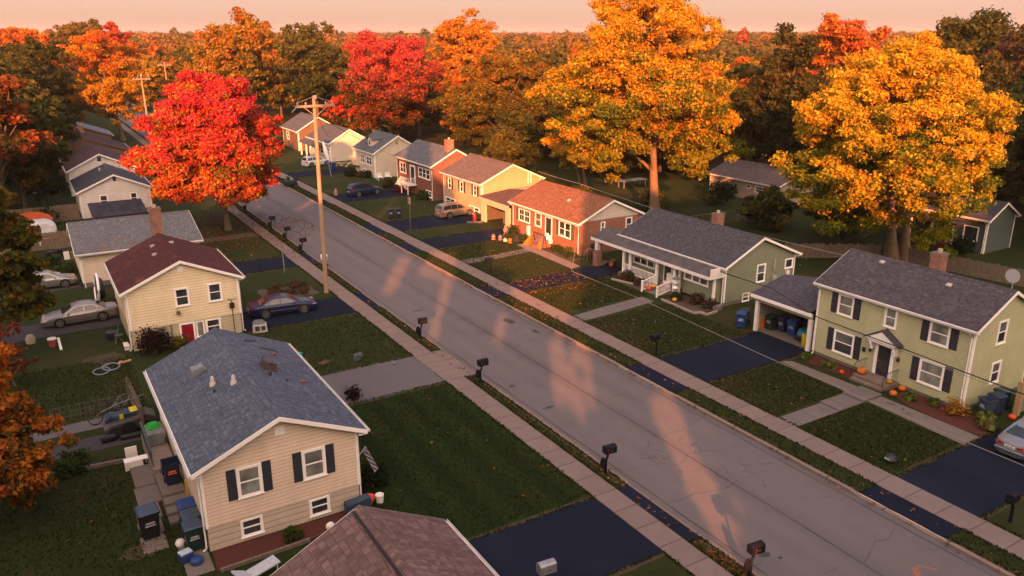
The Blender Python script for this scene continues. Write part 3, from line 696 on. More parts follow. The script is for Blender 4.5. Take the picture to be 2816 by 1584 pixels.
sK = siding('moss green clapboard', (.20,.215,.14), .14)
shK = shingle('charcoal shingle', (.045,.044,.054), (.070,.066,.076), .32, .16, .45)
hK = house('house', 'moss green ranch house with a white railed front porch and flower beds', 46.2, 54.3, 43.14, 56.0, 3.34, 5.32, 50.0, sK, shK, ov=.4, oy=.3, lowm=CONCP, zs=.3, down=((0,0),(1,0)))
window(hK,'-x',46.2,51.5,54.4,1.05,2.2, LACE, GLASS, n=3); door(hK,'-x',46.2,49.2,50.3,.3,2.25, plain('grey storm door', (.12,.13,.12), .4), lite=True)
# the bay under the same eave
b = MB(); b.box(45.45,43.55,.3,46.19,47.1,2.95); b.build('bay_wall', sK, hK)
window(hK,'-x',45.45,44.2,47.0,1.5,2.65, LACE, LACE, n=3)
for y in (47.45,43.5): b = MB(); b.box(45.3,y-.1,.1,45.449,y+.1,2.95); b.build('bay_trim', WHITE, hK)
b = MB(); b.prism([(44.5,2.62),(46.4,3.42),(46.4,3.5),(44.5,2.72)],'y',43.3,58.6); b.build('porch_roof', plain('worn porch felt', (.07,.062,.066), .8, .4, 1.5), hK, recalc=True)
b = MB(); b.box(44.45,43.25,2.45,44.62,58.65,2.7); b.box(44.62,43.4,2.5,46.15,58.4,2.56); b.box(44.62,43.2,2.45,46.2,43.29,3.3); b.build('porch_beam', WHITE2, hK)
for y in (54.2,53.3,49.75,47.55): 
    b = MB(); b.box(44.78,y-.09,.3,44.98,y+.09,2.44); b.box(44.74,y-.13,2.34,45.02,y+.13,2.445); b.build('porch_post', WHITE, hK)
b = MB(); b.box(44.5,57.7,0,45.1,58.3,1.55); pr = b.build('porch_pier', CHIMB, hK); b = MB(); b.box(44.62,57.8,1.552,44.98,58.2,2.44); b.build('pier_post', WHITE2, pr)
b = MB(); b.box(44.6,47.6,0,46.18,54.6,.3); b.build('porch_floor', CONCP, hK)
def railing(root, p, q_, h, m, n, w=.05):
    b = MB(); p = Vector(p); q_ = Vector(q_); up = Vector((0,0,h))
    b.beam(p+up,q_+up,w*1.5,w); b.beam(p+Vector((0,0,.12)),q_+Vector((0,0,.12)),w,w)
    for i in range(n):
        c = p+(q_-p)*(i+.5)/n; b.box(c.x-.02,c.y-.02,c.z+.12,c.x+.02,c.y+.02,c.z+h-.02)
    b.build('railing', m, root)
railing(hK,(44.85,53.2,.3),(44.85,49.85,.3),.85,WHITE,20); railing(hK,(44.85,54.1,.3),(44.85,53.4,.3),.85,WHITE,4)
railing(hK,(44.7,49.6,.3),(43.25,49.6,.02),.9,WHITE,9); railing(hK,(44.7,47.7,.3),(43.25,47.7,.02),.9,WHITE,9)
for y in (49.6,47.7): b = MB(); b.box(43.12,y-.06,0,43.24,y+.06,1.0); b.build('newel', WHITE, hK)
b = MB(); b.box(43.9,47.8,0,44.59,49.5,.24); b.box(43.4,47.8,0,43.898,49.5,.13); b.build('stoop', plain('grey step', (.15,.14,.13), .85, .2), hK, bevel=.015)
window(hK,'-y',43.14,49.72,50.74,1.45,2.97, LACE); window(hK,'-y',43.14,53.05,54.05,2.15,2.98, rail=False); window(hK,'-y',43.16,48.3,49.1,.06,.75, c=.07)
chimney(hK, 50.3, 48.4, 4.9, 6.25, .75, .7)
b = MB(); b.box(51.55,42.9,1.05,51.95,43.12,1.75); b.box(51.6,42.95,2.3,51.75,43.12,3.25); b.tube([(51.7,43.08,.3),(51.7,43.08,3.6)], .03, 6); b.build('meter_box', plain('grey meter enclosure', (.33,.31,.29), .6, .3, 5.), hK)
b = MB(); b.box(53.2,42.95,1.55,53.55,43.12,1.95); b.tube([(53.4,43.05,1.95),(53.45,43.05,2.15)], .025, 5); b.build('meter_box', WHITE2, hK)

RB = brick('red brick', (.34,.105,.05), (.24,.07,.038), (.33,.24,.19), .26, .12, .016)
hL = house('house', 'red brick ranch house with a rust brown roof and a white gable end', 45.13, 52.95, 61.3, 73.8, 3.42, 5.36, 49.0, RB, shingle('rust brown shingle', (.155,.062,.034), (.22,.095,.055), .4, .17, .5), ov=.42, oy=.3, gablem=siding('white gable boards', (.55,.48,.41), .16), corners=False, down=((0,0),(0,1)), lowm=CONCP, zs=.1)
SHT = plain('grey brown shutter', (.10,.082,.075), .6)
window(hL,'-x',45.13,70.3,72.55,1.58,2.9, n=2, shut=0, lites=True); window(hL,'-x',45.13,62.8,64.88,1.48,3.06, n=2, shut=.48, shm=SHT)
window(hL,'-x',45.13,68.1,69.3,1.6,3.05, LACE, LACE); door(hL,'-x',45.13,66.1,67.35,.85,3.0, plain('dark wood door', (.07,.04,.025), .5), lite=True)
h = MB(); h.box(45.07,72.6,1.56,45.128,73.05,2.9); h.build('shutter', SHT, hL)
window(hL,'-y',61.3,47.62,48.15,2.12,3.22, LACE, LACE, c=.08); window(hL,'-y',61.3,50.76,51.6,1.86,3.3)
b = MB(); b.box(44.0,65.9,0,45.12,67.5,.8); b.box(43.65,66.,0,43.998,67.4,.55); b.box(43.3,66.,0,43.648,67.4,.28); b.build('stoop', RB, hL, bevel=.01)
b = MB(); b.rbox((47.2,66.2,4.58), (.34,.3,.14), 0, ry=-.45); b.build('roof_vent', plain('pale roof flashing', (.45,.4,.36), .6, .2), hL)
# attached garage of the brick house
b = MB(); b.prism([(44.6,2.95),(48.6,3.35),(52.,2.9),(52.,2.8),(48.6,3.25),(44.6,2.85)],'y',73.95,80.5); b.build('garage_roof', shingle('garage shingle', (.09,.05,.04), (.13,.075,.06), .3, .16, .5), hL, recalc=True)
b = MB(); b.box(44.58,73.95,2.6,44.7,80.5,2.86); b.box(44.72,74.0,2.15,44.95,80.3,2.59); b.box(44.72,74.0,0,44.95,74.75,2.148); b.box(44.72,79.3,0,44.95,80.3,2.148); b.build('garage_front', siding('cream garage boards', (.55,.45,.31), .2), hL)
b = MB(); b.box(45.4,74.5,0,51.8,74.6,2.7); b.box(45.4,80.1,0,51.8,80.2,2.7); b.box(51.7,74.6,0,51.8,80.1,2.7); b.build('garage_wall', wood('dark garage boarding', (.12,.09,.07)), hL)
b = MB(); b.box(46.0,75.0,.1,46.06,77.4,2.1); b.build('garage_door', wood('weathered garage door', (.17,.125,.10)), hL)

hM = house('house', 'yellow cream two storey house with a brown roof and charcoal shutters beside the tan wagon', 45.5, 53.7, 81.35, 91.5, 4.12, 6.12, 49.6, siding('cream yellow clapboard', (.50,.335,.19), .2), shingle('grey brown shingle', (.10,.07,.06), (.145,.105,.09), .3, .15, .5), ov=.42, oy=.25, down=((0,0),))
for (a,c,z0) in ((89.25,90.15,2.28),(86.05,86.95,2.33),(82.65,83.5,2.42)): window(hM,'-x',45.5,a,c,z0,z0+1.3, shut=.42)
window(hM,'-x',45.5,88.3,90.9,.1,1.05, n=2); window(hM,'-x',45.5,82.1,84.6,.1,1.05, n=2)
b = MB(); b.tube([(51.8,81.2,3.6),(51.8,81.2,5.1)], .07, 8); b.tube([(52.2,81.2,3.6),(52.2,81.2,5.0)], .07, 8); b.build('vent_pipe', WHITE2, hM, smooth=40)
b = MB(); b.box(49.3,80.6,0,53.6,81.33,3.2); b.build('side_wing', siding('grey side boards', (.28,.26,.25), .18), hM)

hN = house('house', 'red brick split level house with a grey roof, brick chimney and white stair railing', 45.0, 51.6, 93.5, 105.0, 4.55, 6.55, 48.4, brick('dark red brick', (.26,.075,.045), (.18,.05,.035), (.26,.18,.15), .26, .12, .015), shingle('cool grey shingle', (.075,.078,.09), (.11,.11,.12), .3, .15, .5), ov=.4, oy=.2, corners=False, down=((0,0),(0,1)))
window(hN,'-x',45.,101.9,104.,2.4,3.85, n=2, shut=.45, shm=plain('dark red shutter', (.10,.03,.03), .6)); window(hN,'-x',45.,94.3,97.9,2.6,3.95, n=3)
door(hN,'-x',45.,98.9,100.6,1.5,3.9, plain('dark door', (.05,.05,.05), .5), c=.25, lite=True); window(hN,'-x',45.,94.,95.7,.3,1.2, n=2); window(hN,'-x',45.,101.5,103.5,.3,1.2, n=2)
chimney(hN, 48.0, 94.6, 5.5, 7.7, 1.0, .8)
b = MB(); b.box(43.6,98.6,1.25,44.99,100.9,1.4); 
for (x,y) in ((43.7,98.7),(43.7,100.8)): b.box(x-.06,y-.06,0,x+.06,y+.06,1.25)
for i in range(6): b.box(43.7,100.95+i*.3,1.2-i*.21,44.8,101.25+i*.3,1.28-i*.21)
b.build('stair', WHITE2, hN)
railing(hN,(43.65,98.65,1.4),(43.65,100.9,1.4),.9,WHITE,9); railing(hN,(43.68,100.9,1.4),(43.68,102.8,.05),.9,WHITE,8); railing(hN,(44.9,98.65,1.4),(43.7,98.65,1.4),.9,WHITE,5)

hO = house('house', 'cream cape house with a single roof dormer', 45.1, 52.5, 113.6, 121.8, 3.75, 6.2, 48.9, siding('cream vinyl siding', (.55,.46,.35), .2), shingle('blue slate shingle', (.066,.07,.085), (.095,.098,.11), .3, .15, .5), ov=.4, oy=.25, down=((0,0),))
window(hO,'-x',45.1,117.7,119.6,1.7,3.05, n=2); window(hO,'-x',45.1,114.8,117.,1.75,3.05, n=2); window(hO,'-x',45.1,117.4,118.6,.2,.9)
dm = MB(); dm.prism([(116.4,4.25),(118.1,4.25),(118.1,5.45),(117.25,5.95),(116.4,5.45)],'x',45.9,48.4); dmo = dm.build('dormer', bpy.data.materials['cream vinyl siding'], hO, recalc=True)
dm = MB(); dm.prism([(116.15,5.38),(117.25,6.02),(118.35,5.38),(118.35,5.48),(117.25,6.13),(116.15,5.48)],'x',45.7,48.7); dm.build('dormer_roof', bpy.data.materials['blue slate shingle'], dmo, recalc=True)
dm = MB(); dm.box(45.86,116.8,4.45,45.898,117.7,5.4); dm.build('dormer_frame', WHITE, dmo); dm = MB(); fquad(dm,FP('-x',45.855),116.9,117.6,.004,4.55,5.3); dm.build('dormer_pane', GLASS, dmo)
vent(hO,'-y',113.6,48.5,48.95,4.9,5.5, plain('tan vent', (.35,.25,.14), .6))
hP = house('house', 'cream house with a dark grey roof and a white columned porch beside the white wagon', 44.8, 51.8, 132.8, 144.5, 3.1, 5.35, 48.3, siding('pale cream siding', (.55,.47,.37), .2), shingle('worn grey shingle', (.058,.06,.07), (.09,.09,.1), .3, .15, .5), ov=.4, oy=.25)
vent(hP,'-y',132.8,48.1,48.5,4.3,4.7)
b = MB(); b.prism([(42.9,2.3),(45.1,3.0),(45.1,3.1),(42.9,2.42)],'y',135,144.5); b.build('porch_roof', bpy.data.materials['worn grey shingle'], hP, recalc=True)
for y in (136,138.5,141,144): b = MB(); b.box(43.1,y-.1,0,43.3,y+.1,2.3); b.build('porch_post', WHITE, hP)
window(hP,'-x',44.8,136.2,138.,.9,2.3); window(hP,'-x',44.8,140.,142.,.9,2.3); window(hP,'-x',44.8,133.3,134.8,.9,2.3)
hQ = house('house', 'dark brick house with a grey roof, farthest in the right-hand row', 44.2, 52., 148.5, 158.5, 3.6, 6.1, 48.1, BRN, bpy.data.materials['worn grey shingle'], ov=.4, oy=.25)
window(hQ,'-x',44.2,154.5,156.,1.5,3.0)
# houses behind the yards
hR = house('bungalow', 'pale cream bungalow behind the green lawn, under the dark trees', 81., 89., 68., 80., 2.5, 4.2, 85., siding('aged cream siding', (.42,.34,.26), .18), shingle('weathered brown roof', (.085,.065,.065), (.12,.09,.09), .4, .2, .5), ov=.35, oy=.3, group='houses behind the back yards', down=((0,0),))
hR2 = house('bungalow', 'pale house with a dark blue roof seen past the cream bungalow', 95., 103., 80., 94., 3.2, 5.4, 99., siding('pale lilac siding', (.42,.36,.36), .18), bpy.data.materials['dark slate shingle'], group='houses behind the back yards')
window(hR,'-x',81.,72.6,73.3,1.5,1.95, rail=False, c=.07); window(hR,'-x',81.,70.5,71.85,1.2,1.95, c=.08); window(hR,'-x',81.,68.2,68.95,1.1,2.15, c=.08)
hS = house('bungalow', 'dark green bungalow with a navy roof behind the picket fence', 80.2, 85., 41.3, 51., 3.45, 5.0, 82.6, siding('dark green siding', (.07,.09,.08), .16), bpy.data.materials['dark slate shingle'], group='houses behind the back yards', down=((0,0),))
window(hS,'-x',80.2,42.1,43.65,1.05,2.55, rail=False); door(hS,'-x',80.2,44.6,45.6,.3,2.4, DARK)
b = MB(); b.box(78.2,43.5,0,80.18,48.5,.7); b.build('porch', plain('red porch skirt', (.12,.025,.02), .7, .2), hS)
for y in (43.7,45.9,48.2): b = MB(); b.box(78.3,y-.08,.7,78.45,y+.08,2.7); b.build('porch_post', WHITE2, hS)
b = MB(); b.box(78.1,43.3,2.72,80.18,48.6,2.9); b.build('porch_roof', SHUT, hS)
# ------------------------------------------------------------------ vehicles
LAMP_R = plain('red lamp lens', (.35,.008,.008), .2, .1, coat=.6); LAMP_W = plain('clear lamp lens', (.5,.5,.48), .12, .1, coat=.6); LAMP_O = plain('amber lens', (.5,.16,.03), .2, .1, coat=.5)
PLATE = plain('licence plate', (.7,.68,.62), .4, .1, 20.)
def car(name, label, loc, rz, pm, kind='sedan', L=4.9, W=1.84, rims=None, roofm=None, trimm=None):
    root = thing(name, label, 'car', (0,0,0), 0, 'cars parked on the driveways', world=False)
    h = L/2; w = W/2
    if kind == 'sedan':
        st = [(-h,.62,.72),(-h+.07,.80,.88),(-h+.35,.90,.95),(-h+.9,.97,.985),(-.9,1.,.97),(0,1.,.96),(.95,1.,.95),(1.25,.99,.93),(h-.75,.96,.86),(h-.25,.88,.76),(h-.06,.76,.66),(h,.62,.58)]
        sil = [(-1.78,.95),(-1.05,1.34),(-.65,1.42),(-.1,1.45),(.25,1.41),(.52,1.31),(1.28,.93)]; zb = .93; zt = 1.30
        sw = [[(-.20,zb+.05),(-.20,1.36),(.18,1.36),(.45,1.27),(.98,zb+.05)],[(-.27,zb+.05),(-1.12,zb+.05),(-1.02,1.25),(-.72,1.34),(-.27,1.36)],[(-1.18,zb+.06),(-1.48,zb+.08),(-1.10,1.24)]]
        wx = (-1.42,1.48); wr = .34
    elif kind == 'wagon':
        st = [(-h,.80,.70),(-h+.06,.92,.95),(-h+.3,.97,1.0),(-1.2,1.,1.0),(0,1.,.99),(1.,1.,.98),(1.25,.99,.96),(h-.7,.96,.90),(h-.25,.88,.80),(h-.06,.76,.70),(h,.62,.6)]
        sil = [(-h+.06,.98),(-h+.32,1.48),(-h+.6,1.60),(-.9,1.65),(-.1,1.64),(.3,1.56),(1.2,.98)]; zb = .98
        sw = [[(-.15,zb+.05),(-.15,1.52),(.2,1.5),(.9,zb+.05)],[(-.22,zb+.05),(-1.05,zb+.05),(-1.05,1.53),(-.22,1.53)],[(-1.12,zb+.05),(-h+.30,zb+.07),(-h+.48,1.46),(-1.12,1.53)]]
        wx = (-1.42,1.42); wr = .36
    st = [(x,a*w,z) for x,a,z in st]
    def sec(x, a, z): 
        tw = .97
        return [(x,0,z+.025),(x,a*.55,z+.018),(x,a*.86,z-.01),(x,a*.965,z-.07),(x,a*.99,z-.19),(x,a*1.0,.52),(x,a*.975,.36),(x,a*.93,.22),(x,a*.6,.18),(x,0,.18)]
    b = MB(); rows = [sec(*s_) for s_ in st]; n = 10
    for i, rw in enumerate(rows): b.v += rw + [(p[0],-p[1],p[2]) for p in rw[1:-1]]
    m = n+n-2; ring = list(range(n)) + [n+k for k in range(n-3,-1,-1)]
    for i in range(len(rows)-1):
        for k in range(m):
            a, c = ring[k], ring[(k+1)%m]
            b.f.append((i*m+a,i*m+c,(i+1)*m+c,(i+1)*m+a)); b.m.append(0)
    b.f.append(tuple(ring)); b.m.append(0); b.f.append(tuple((len(rows)-1)*m+k for k in ring)); b.m.append(0)
    b.build('body', pm, root, smooth=50, recalc=True)
    hw = lambda z: w*.90-(z-zb)*w*.42
    # cabin shell
    c = MB(); P = [(x,hw(z),z) for x,z in sil]; k = len(P)
    vs = []; 
    for (x,y,z) in P: vs += [(x,y,z-.0),(x,y*.62,z+.035 if z > zb+.1 else z+.01),(x,-y*.62,z+.035 if z > zb+.1 else z+.01),(x,-y,z)]
    fs = []
    for i in range(k-1):
        for j in range(3): fs.append((i*4+j,i*4+j+1,(i+1)*4+j+1,(i+1)*4+j))
    fs.append(tuple(i*4 for i in range(k))); fs.append(tuple(i*4+3 for i in range(k-1,-1,-1)))
    c.add(vs, fs); c.build('cabin', roofm or pm, root, smooth=40, recalc=True)
    for sd in (1,-1):
        for poly in sw:
            q_ = MB(); q_.poly([(x,sd*(hw(z)+.006),z) for x,z in poly]); q_.build('side_window', CARGL, root, recalc=False)
    def scr(x0,z0,x1,z1,nm,dx,top=.86):
        q_ = MB(); q_.poly([(x0+dx,-hw(z0)*.86,z0+.03),(x0+dx,hw(z0)*.86,z0+.03),(x1+dx*1.2,hw(z1)*top,z1+.028),(x1+dx*1.2,-hw(z1)*top,z1+.028)]); q_.build(nm, CARGL, root)
    a0, a1 = sil[-1], sil[-2]; scr(a0[0]-.06,a0[1]+.03,a1[0]+.02,a1[1]-.0,'windscreen',.02,.66)
    a0, a1 = sil[0], sil[1]; scr(a0[0]+.06,a0[1]+.04,a1[0],a1[1]-.02,'rear_window',-.03,.72)
    # wheels
    for x in wx:
        for sd in (1,-1):
            y = sd*(w-.015)
            ar = MB(); ar.lathe([(0,0),(wr+.07,0),(wr+.07,.035),(0,.035)], (x,y-.0175,wr+.02), 20, axis='y'); ar.build('wheel_arch', DARK, root, smooth=40)
            t = MB(); t.lathe([(wr-.11,-.1),(wr-.02,-.11),(wr,-.07),(wr,.07),(wr-.02,.11),(wr-.11,.1)], (x,y-sd*.06,wr), 22, axis='y'); wl = t.build('wheel', DARK, root, smooth=40)
            r_ = MB(); yy = y+sd*.05
            r_.lathe([(wr-.09,-.012),(wr-.10,.0),(wr-.125,.0),(wr-.13,-.012)], (x,yy,wr), 20, axis='y', cap=False); r_.lathe([(0,-.01),(.065,0),(.05,.012 if sd > 0 else -.012)], (x,yy,wr), 10, axis='y')
            for q_ in range(5):
                an = 2*math.pi*q_/5+.3; ca, sa = math.cos(an), math.sin(an)
                p0 = (x+.05*ca,yy,wr+.05*sa); p1 = (x+(wr-.115)*ca,yy,wr+(wr-.115)*sa); r_.beam(p0,p1,.055,.06)
            r_.build('rim', rims or CHROME, wl, smooth=30)
    d = MB()
    for sd in (1,-1):
        for x in ((-.24,.92,-1.1) if kind == 'sedan' else (-.19,.95,-1.09)):
            d.box(x-.006,min(sd*w*.985,sd*(w*1.004)),.34,x+.006,max(sd*w*.985,sd*w*1.004),.90)
    d.build('door_seam', DARK, root)
    for sd in (1,-1):
        for x in (-.45,-1.25): d = MB(); d.box(x-.1,min(sd*w*.98,sd*(w+.015)),.78,x+.1,max(sd*w*.98,sd*(w+.015)),.82); d.build('door_handle', pm, root, bevel=.01)
    d = MB()
    for sd in (1,-1): d.box(-1.0,min(sd*w*.985,sd*(w+.006)),.50,1.05,max(sd*w*.985,sd*(w+.006)),.55)
    d.build('side_moulding', trimm or pm, root)
    for sd in (1,-1):
        d = MB(); d.rbox((.82,sd*(w+.08),1.0),(.12,.16,.12),sd*.2); d.build('mirror', pm, root, bevel=.03)
        d = MB()
        if kind == 'sedan': d.add([(-h-.012,sd*w*.36,.68),(-h-.012,sd*w*.6,.66),(-h+.06,sd*w*.84,.68),(-h+.30,sd*w*.945,.72),(-h+.30,sd*w*.93,.86),(-h+.05,sd*w*.82,.84),(-h-.005,sd*w*.6,.80),(-h-.008,sd*w*.36,.78)],[tuple(range(8))])
        else: d.add([(-h-.02,sd*w*.70,.70),(-h+.03,sd*w*.93,.70),(-h+.22,sd*w*.985,.72),(-h+.22,sd*w*.97,1.0),(-h+.04,sd*w*.92,1.02),(-h+.02,sd*w*.72,1.0)],[tuple(range(6))])
        d.v = [(p[0]-.012,p[1]*1.015,p[2]) for p in d.v]
        d.build('tail_light', LAMP_R, root)
        d = MB(); d.add([(h+.0,sd*w*.40,.56),(h-.02,sd*w*.62,.56),(h-.16,sd*w*.88,.58),(h-.36,sd*w*.95,.62),(h-.36,sd*w*.93,.72),(h-.16,sd*w*.85,.70),(h-.06,sd*w*.6,.67),(h-.03,sd*w*.40,.66)],[tuple(range(8))]); d.v = [(p[0]+.025,p[1]*1.012,p[2]+.01) for p in d.v]; d.build('headlight', LAMP_W, root)
    for nm, xx in (('rear_bumper',-h-.05),('front_bumper',h+.03)):
        d = MB(); d.box(xx-.03,-w*.80,.36,xx+.05,w*.80,.52); d.build(nm, pm, root, bevel=.04)
    d = MB(); d.box(-h-.055,-.26,.60,-h-.03,.26,.74); pl = d.build('licence_plate', PLATE, root)
    d = MB()
    for i in range(6): d.box(-h-.059,-.19+i*.065,.63,-h-.056,-.19+i*.065+.04,.71)
    d.build('plate_number', plain('plate ink', (.06,.06,.10), .6), pl)
    d = MB(); d.box(h-.0,-w*.34,.50,h+.035,w*.34,.62); d.build('grille', DARK, root)
    if kind == 'wagon':
        for sd in (1,-1): d = MB(); d.beam((-1.7,sd*w*.62,1.70),(-.1,sd*w*.62,1.70),.04,.04); d.build('roof_rail', DARK, root)
    root.location = loc; root.rotation_euler = (0,0,rz)
    return root
P_NAVY = paint('navy car paint', (.007,.012,.05), .1, .3, .2); P_SILV = paint('champagne silver paint', (.27,.245,.235), .6); P_SIL2 = paint('silver paint', (.33,.32,.315), .7); P_GREY = paint('grey silver paint', (.28,.285,.31), .7)
P_BLUE = paint('dark blue car paint', (.006,.018,.05), .1, .3, .2); P_TAN = paint('tan car paint', (.36,.26,.18), .5); P_WHT = paint('pearl white paint', (.60,.57,.55), .2)
P_BLK = paint('black car paint', (.012,.013,.016))
car('sedan', 'navy blue sedan on the driveway to the right of the yellow house', (15.55,60.2,.01), -.10, P_NAVY, L=5.1, trimm=CHROME)
car('sedan', 'champagne silver sedan behind the yellow house, nose away from the street', (1.85,66.25,.012), math.pi+.02, P_SILV, L=5.2)
car('coupe', 'silver coupe half hidden behind the olive tree beside the cream bungalow', (-.1,77.3,.012), .0, P_SIL2, L=4.8)
car('sedan', 'silver grey sedan with red tail lamps cut by the right edge of the picture', (43.6,18.1,.01), .02, P_GREY, L=5.1)
car('wagon', 'dark blue station wagon on the driveway in front of the brick split level house', (38.9,102.4,.01), .18, P_BLUE, 'wagon', L=4.8)
car('wagon', 'tan estate wagon parked nose-in at the cream yellow house', (43.4,84.2,.01), .10, P_TAN, 'wagon', L=5.0)
car('wagon', 'white wagon on the farthest right-hand driveway', (41.4,124.6+5.6,.01), .22, P_WHT, 'wagon', L=4.7)
car('sedan', 'black sedan in the dark yard left of the plum brown roof', (1.9,126.4,.01), .1, P_BLK)
for i,(x,y,rz,m,kd,lab) in enumerate(((112.3,103.2,.6,P_WHT,'sedan','white sedan glimpsed under the dark tree behind the yards'),(112.5,98.,.5,P_GREY,'wagon','grey wagon glimpsed under the dark tree behind the yards'),(118,113.,.9,P_SIL2,'sedan','silver sedan glimpsed between the two golden trees, furthest back'),(131,111,.4,P_WHT,'wagon','white wagon glimpsed through the gap right of the dark tree trunks'))):
    car('sedan' if kd == 'sedan' else 'wagon', lab, (x,y,.01), rz, m, kd)
# ------------------------------------------------------------------ wheelie bins
BINM = {k: plain('bin plastic '+k, c, .45, .2, 3., spec=.4) for k, c in dict(black=(.010,.010,.012), navy=(.012,.02,.05), blue=(.012,.04,.15), green=(.008,.03,.022), teal=(.02,.06,.075), slate=(.03,.05,.08)).items()}
def wbin(label, x, y, rz, col, lid=None, open_=False, s=1., tilt=0., tagm=None):
    root = thing('wheelie_bin', label, 'bin', (0,0,0), 0, 'household wheelie bins', world=False)
    m = BINM[col]; lm = BINM[lid or col]
    b = MB(); b.add([(-.24,-.25,.06),(.20,-.25,.06),(.20,.25,.06),(-.24,.25,.06),(-.31,-.31,1.02),(.31,-.31,1.02),(.31,.31,1.02),(-.31,.31,1.02)],[(0,3,2,1),(0,1,5,4),(1,2,6,5),(2,3,7,6),(3,0,4,7)]+([] if open_ else [(4,5,6,7)]))
    b.box(-.34,-.34,.97,-.312,.34,1.05); b.box(.312,-.34,.97,.34,.34,1.05); b.box(-.312,-.34,.97,.312,-.312,1.05); b.box(-.312,.312,.97,.312,.34,1.05)
    b.build('bin_body', m, root, bevel=.02)
    b = MB()
    if open_:
        b.box(-.40,-.33,.25,-.35,.33,1.02)
    else:
        b.add([(-.36,-.35,1.055),(.38,-.35,1.055),(.38,.35,1.055),(-.36,.35,1.055),(-.28,-.27,1.14),(.28,-.27,1.12),(.28,.27,1.12),(-.28,.27,1.14)],[(0,3,2,1),(4,5,6,7),(0,1,5,4),(1,2,6,5),(2,3,7,6),(3,0,4,7)])
    b.build('lid', lm, root, bevel=.03)
    b = MB(); b.tube([(-.40,-.25,1.0),(-.40,.25,1.0)], .02, 6); b.build('handle', m, root, smooth=60)
    for sd in (-1,1):
        b = MB(); b.lathe([(0,-.03),(.13,-.03),(.13,.03),(0,.03)], (-.23,sd*.28,.13), 14, axis='y'); b.build('wheel', DARK, root, smooth=40)
    b = MB(); b.box(.285,-.14,.66,.292,.14,.72); b.box(.275,-.17,.56,.284,.17,.61); st = b.build('sticker', tagm or plain('faded bin label', (.35,.35,.35), .6, .5, 14.), root)
    st.rotation_euler = (0,0,0)
    root.location = (x,y,.02); root.rotation_euler = (tilt,0,rz); root.scale = (s,s,s)
    return root
D2 = R(-95)
wbin('big black bin standing alone on the slab path by the beige house', 2.15,33.8,R(-85),'black','slate',s=1.3)
wbin('dark green bin with a blue lid, nearest the corner of the beige house', 3.62,31.9,R(-88),'green','slate',s=1.15)
wbin('navy bin with a slate lid squeezed behind the green one', 3.7,32.8,R(-88),'navy','slate',s=1.15)
wbin('blue bin, last of the three in a row along the beige wall', 3.72,33.75,R(-88),'blue',s=1.15)
o = wbin('dark open bin with an orange patch at the top of the stone steps', 3.65,37.0,R(-90),'navy',open_=True,s=1.15,tagm=plain('orange tarp patch', (.75,.16,.02), .6, .2)); o.location.z = .55
wbin('left one of two dark bins at the lawn edge by the tan wagon', 36.15,86.8,R(-110),'navy','black',s=1.05)
wbin('right one of two dark bins at the lawn edge by the tan wagon', 37.0,86.6,R(-110),'navy','black',s=1.05)
wbin('bright blue bin outside the car port at the corner of the lawn', 43.75,38.95,R(180+35),'blue',s=1.1)
wbin('teal bin standing just behind the bright blue one', 44.6,39.35,R(180+35),'teal','green',s=1.1)
wbin('dark green round-shouldered bin inside the car port, at the left', 45.3,37.5,R(180),'green',s=1.05)
wbin('navy bin between the green and the royal blue bin in the car port', 45.75,36.75,R(180),'navy',s=1.05)
wbin('royal blue bin in the middle of the car port', 45.7,35.85,R(195),'blue',s=1.1)
wbin('open dark blue bin beside the sage green house, nearest the sedan', 44.75,21.3,R(160),'slate',open_=True,s=1.1)
wbin('navy bin second from the sedan beside the sage green house', 45.65,21.25,R(165),'navy',s=1.1)
wbin('dark green bin last along the side of the sage green house', 46.6,21.45,R(170),'green',s=1.1)
wbin('black bin against the side wall of the brick ranch house', 46.3,60.2,R(200),'black',s=1.25)
wbin('blue bin beside the white wagon on the far driveway', 42.0,123.9,R(200),'blue',s=1.1)
# ------------------------------------------------------------------ mailboxes
MBX = plain('black enamel', (.007,.008,.012), .6, .3, 5., spec=.15)
def arch(w, h, n=8): return [(-w,0),(w,0)]+[(w*math.cos(t),h-w*.55+w*.55*math.sin(t)) for t in [math.pi*i/n for i in range(n+1)]]
def mailbox(label, loc, rz, news=True, z=1.12, group='black mailboxes along the kerbs', tagc=(.16,.03,.015), m=None, s=1.03):
    m = m or MBX
    root = thing('mailbox', label, 'mailbox', (0,0,0), 0, group, world=False)
    b = MB(); b.box(-.06,-.06,0,.06,.06,.55); b.tube([(0,0,.5),(.02,0,.75),(.10,0,.92),(.14,0,z)], [.075,.065,.06,.06], 8); b.build('post', m, root, bevel=.01)
    b = MB(); b.prism(arch(.17,.40),'x',-.12,.48); b.v = [(p[0],p[1],p[2]+z) for p in b.v]; b.build('box', m, root, recalc=True, bevel=.008)
    b = MB(); b.prism(arch(.18,.415),'x',.482,.50); b.v = [(p[0],p[1],p[2]+z-.008) for p in b.v]; b.build('door', m, root, recalc=True)
    b = MB(); b.box(.02,-.20,z+.05,.04,-.185,z+.27); b.box(.02,-.20,z+.22,.09,-.185,z+.27); b.build('flag', plain('mailbox flag %s' % (tagc,), tagc, .5, .2), root)
    b = MB(); b.box(.17,-.174,z+.13,.29,-.171,z+.165); b.build('number', plain('faded orange numerals', (.11,.055,.04), .7, .8, 40.), root)
    if news:
        b = MB(); b.lathe([(0,-.05),(.24,-.05),(.27,-.02),(.27,.02),(.24,.05),(0,.05)], (-.16,0,.62), 16, axis='y', sx=.55, sy=1.15); b.build('newspaper_holder', m, root, smooth=40)
    root.location = loc; root.rotation_euler = (0,0,rz); root.scale = (s,s,s)
    return root
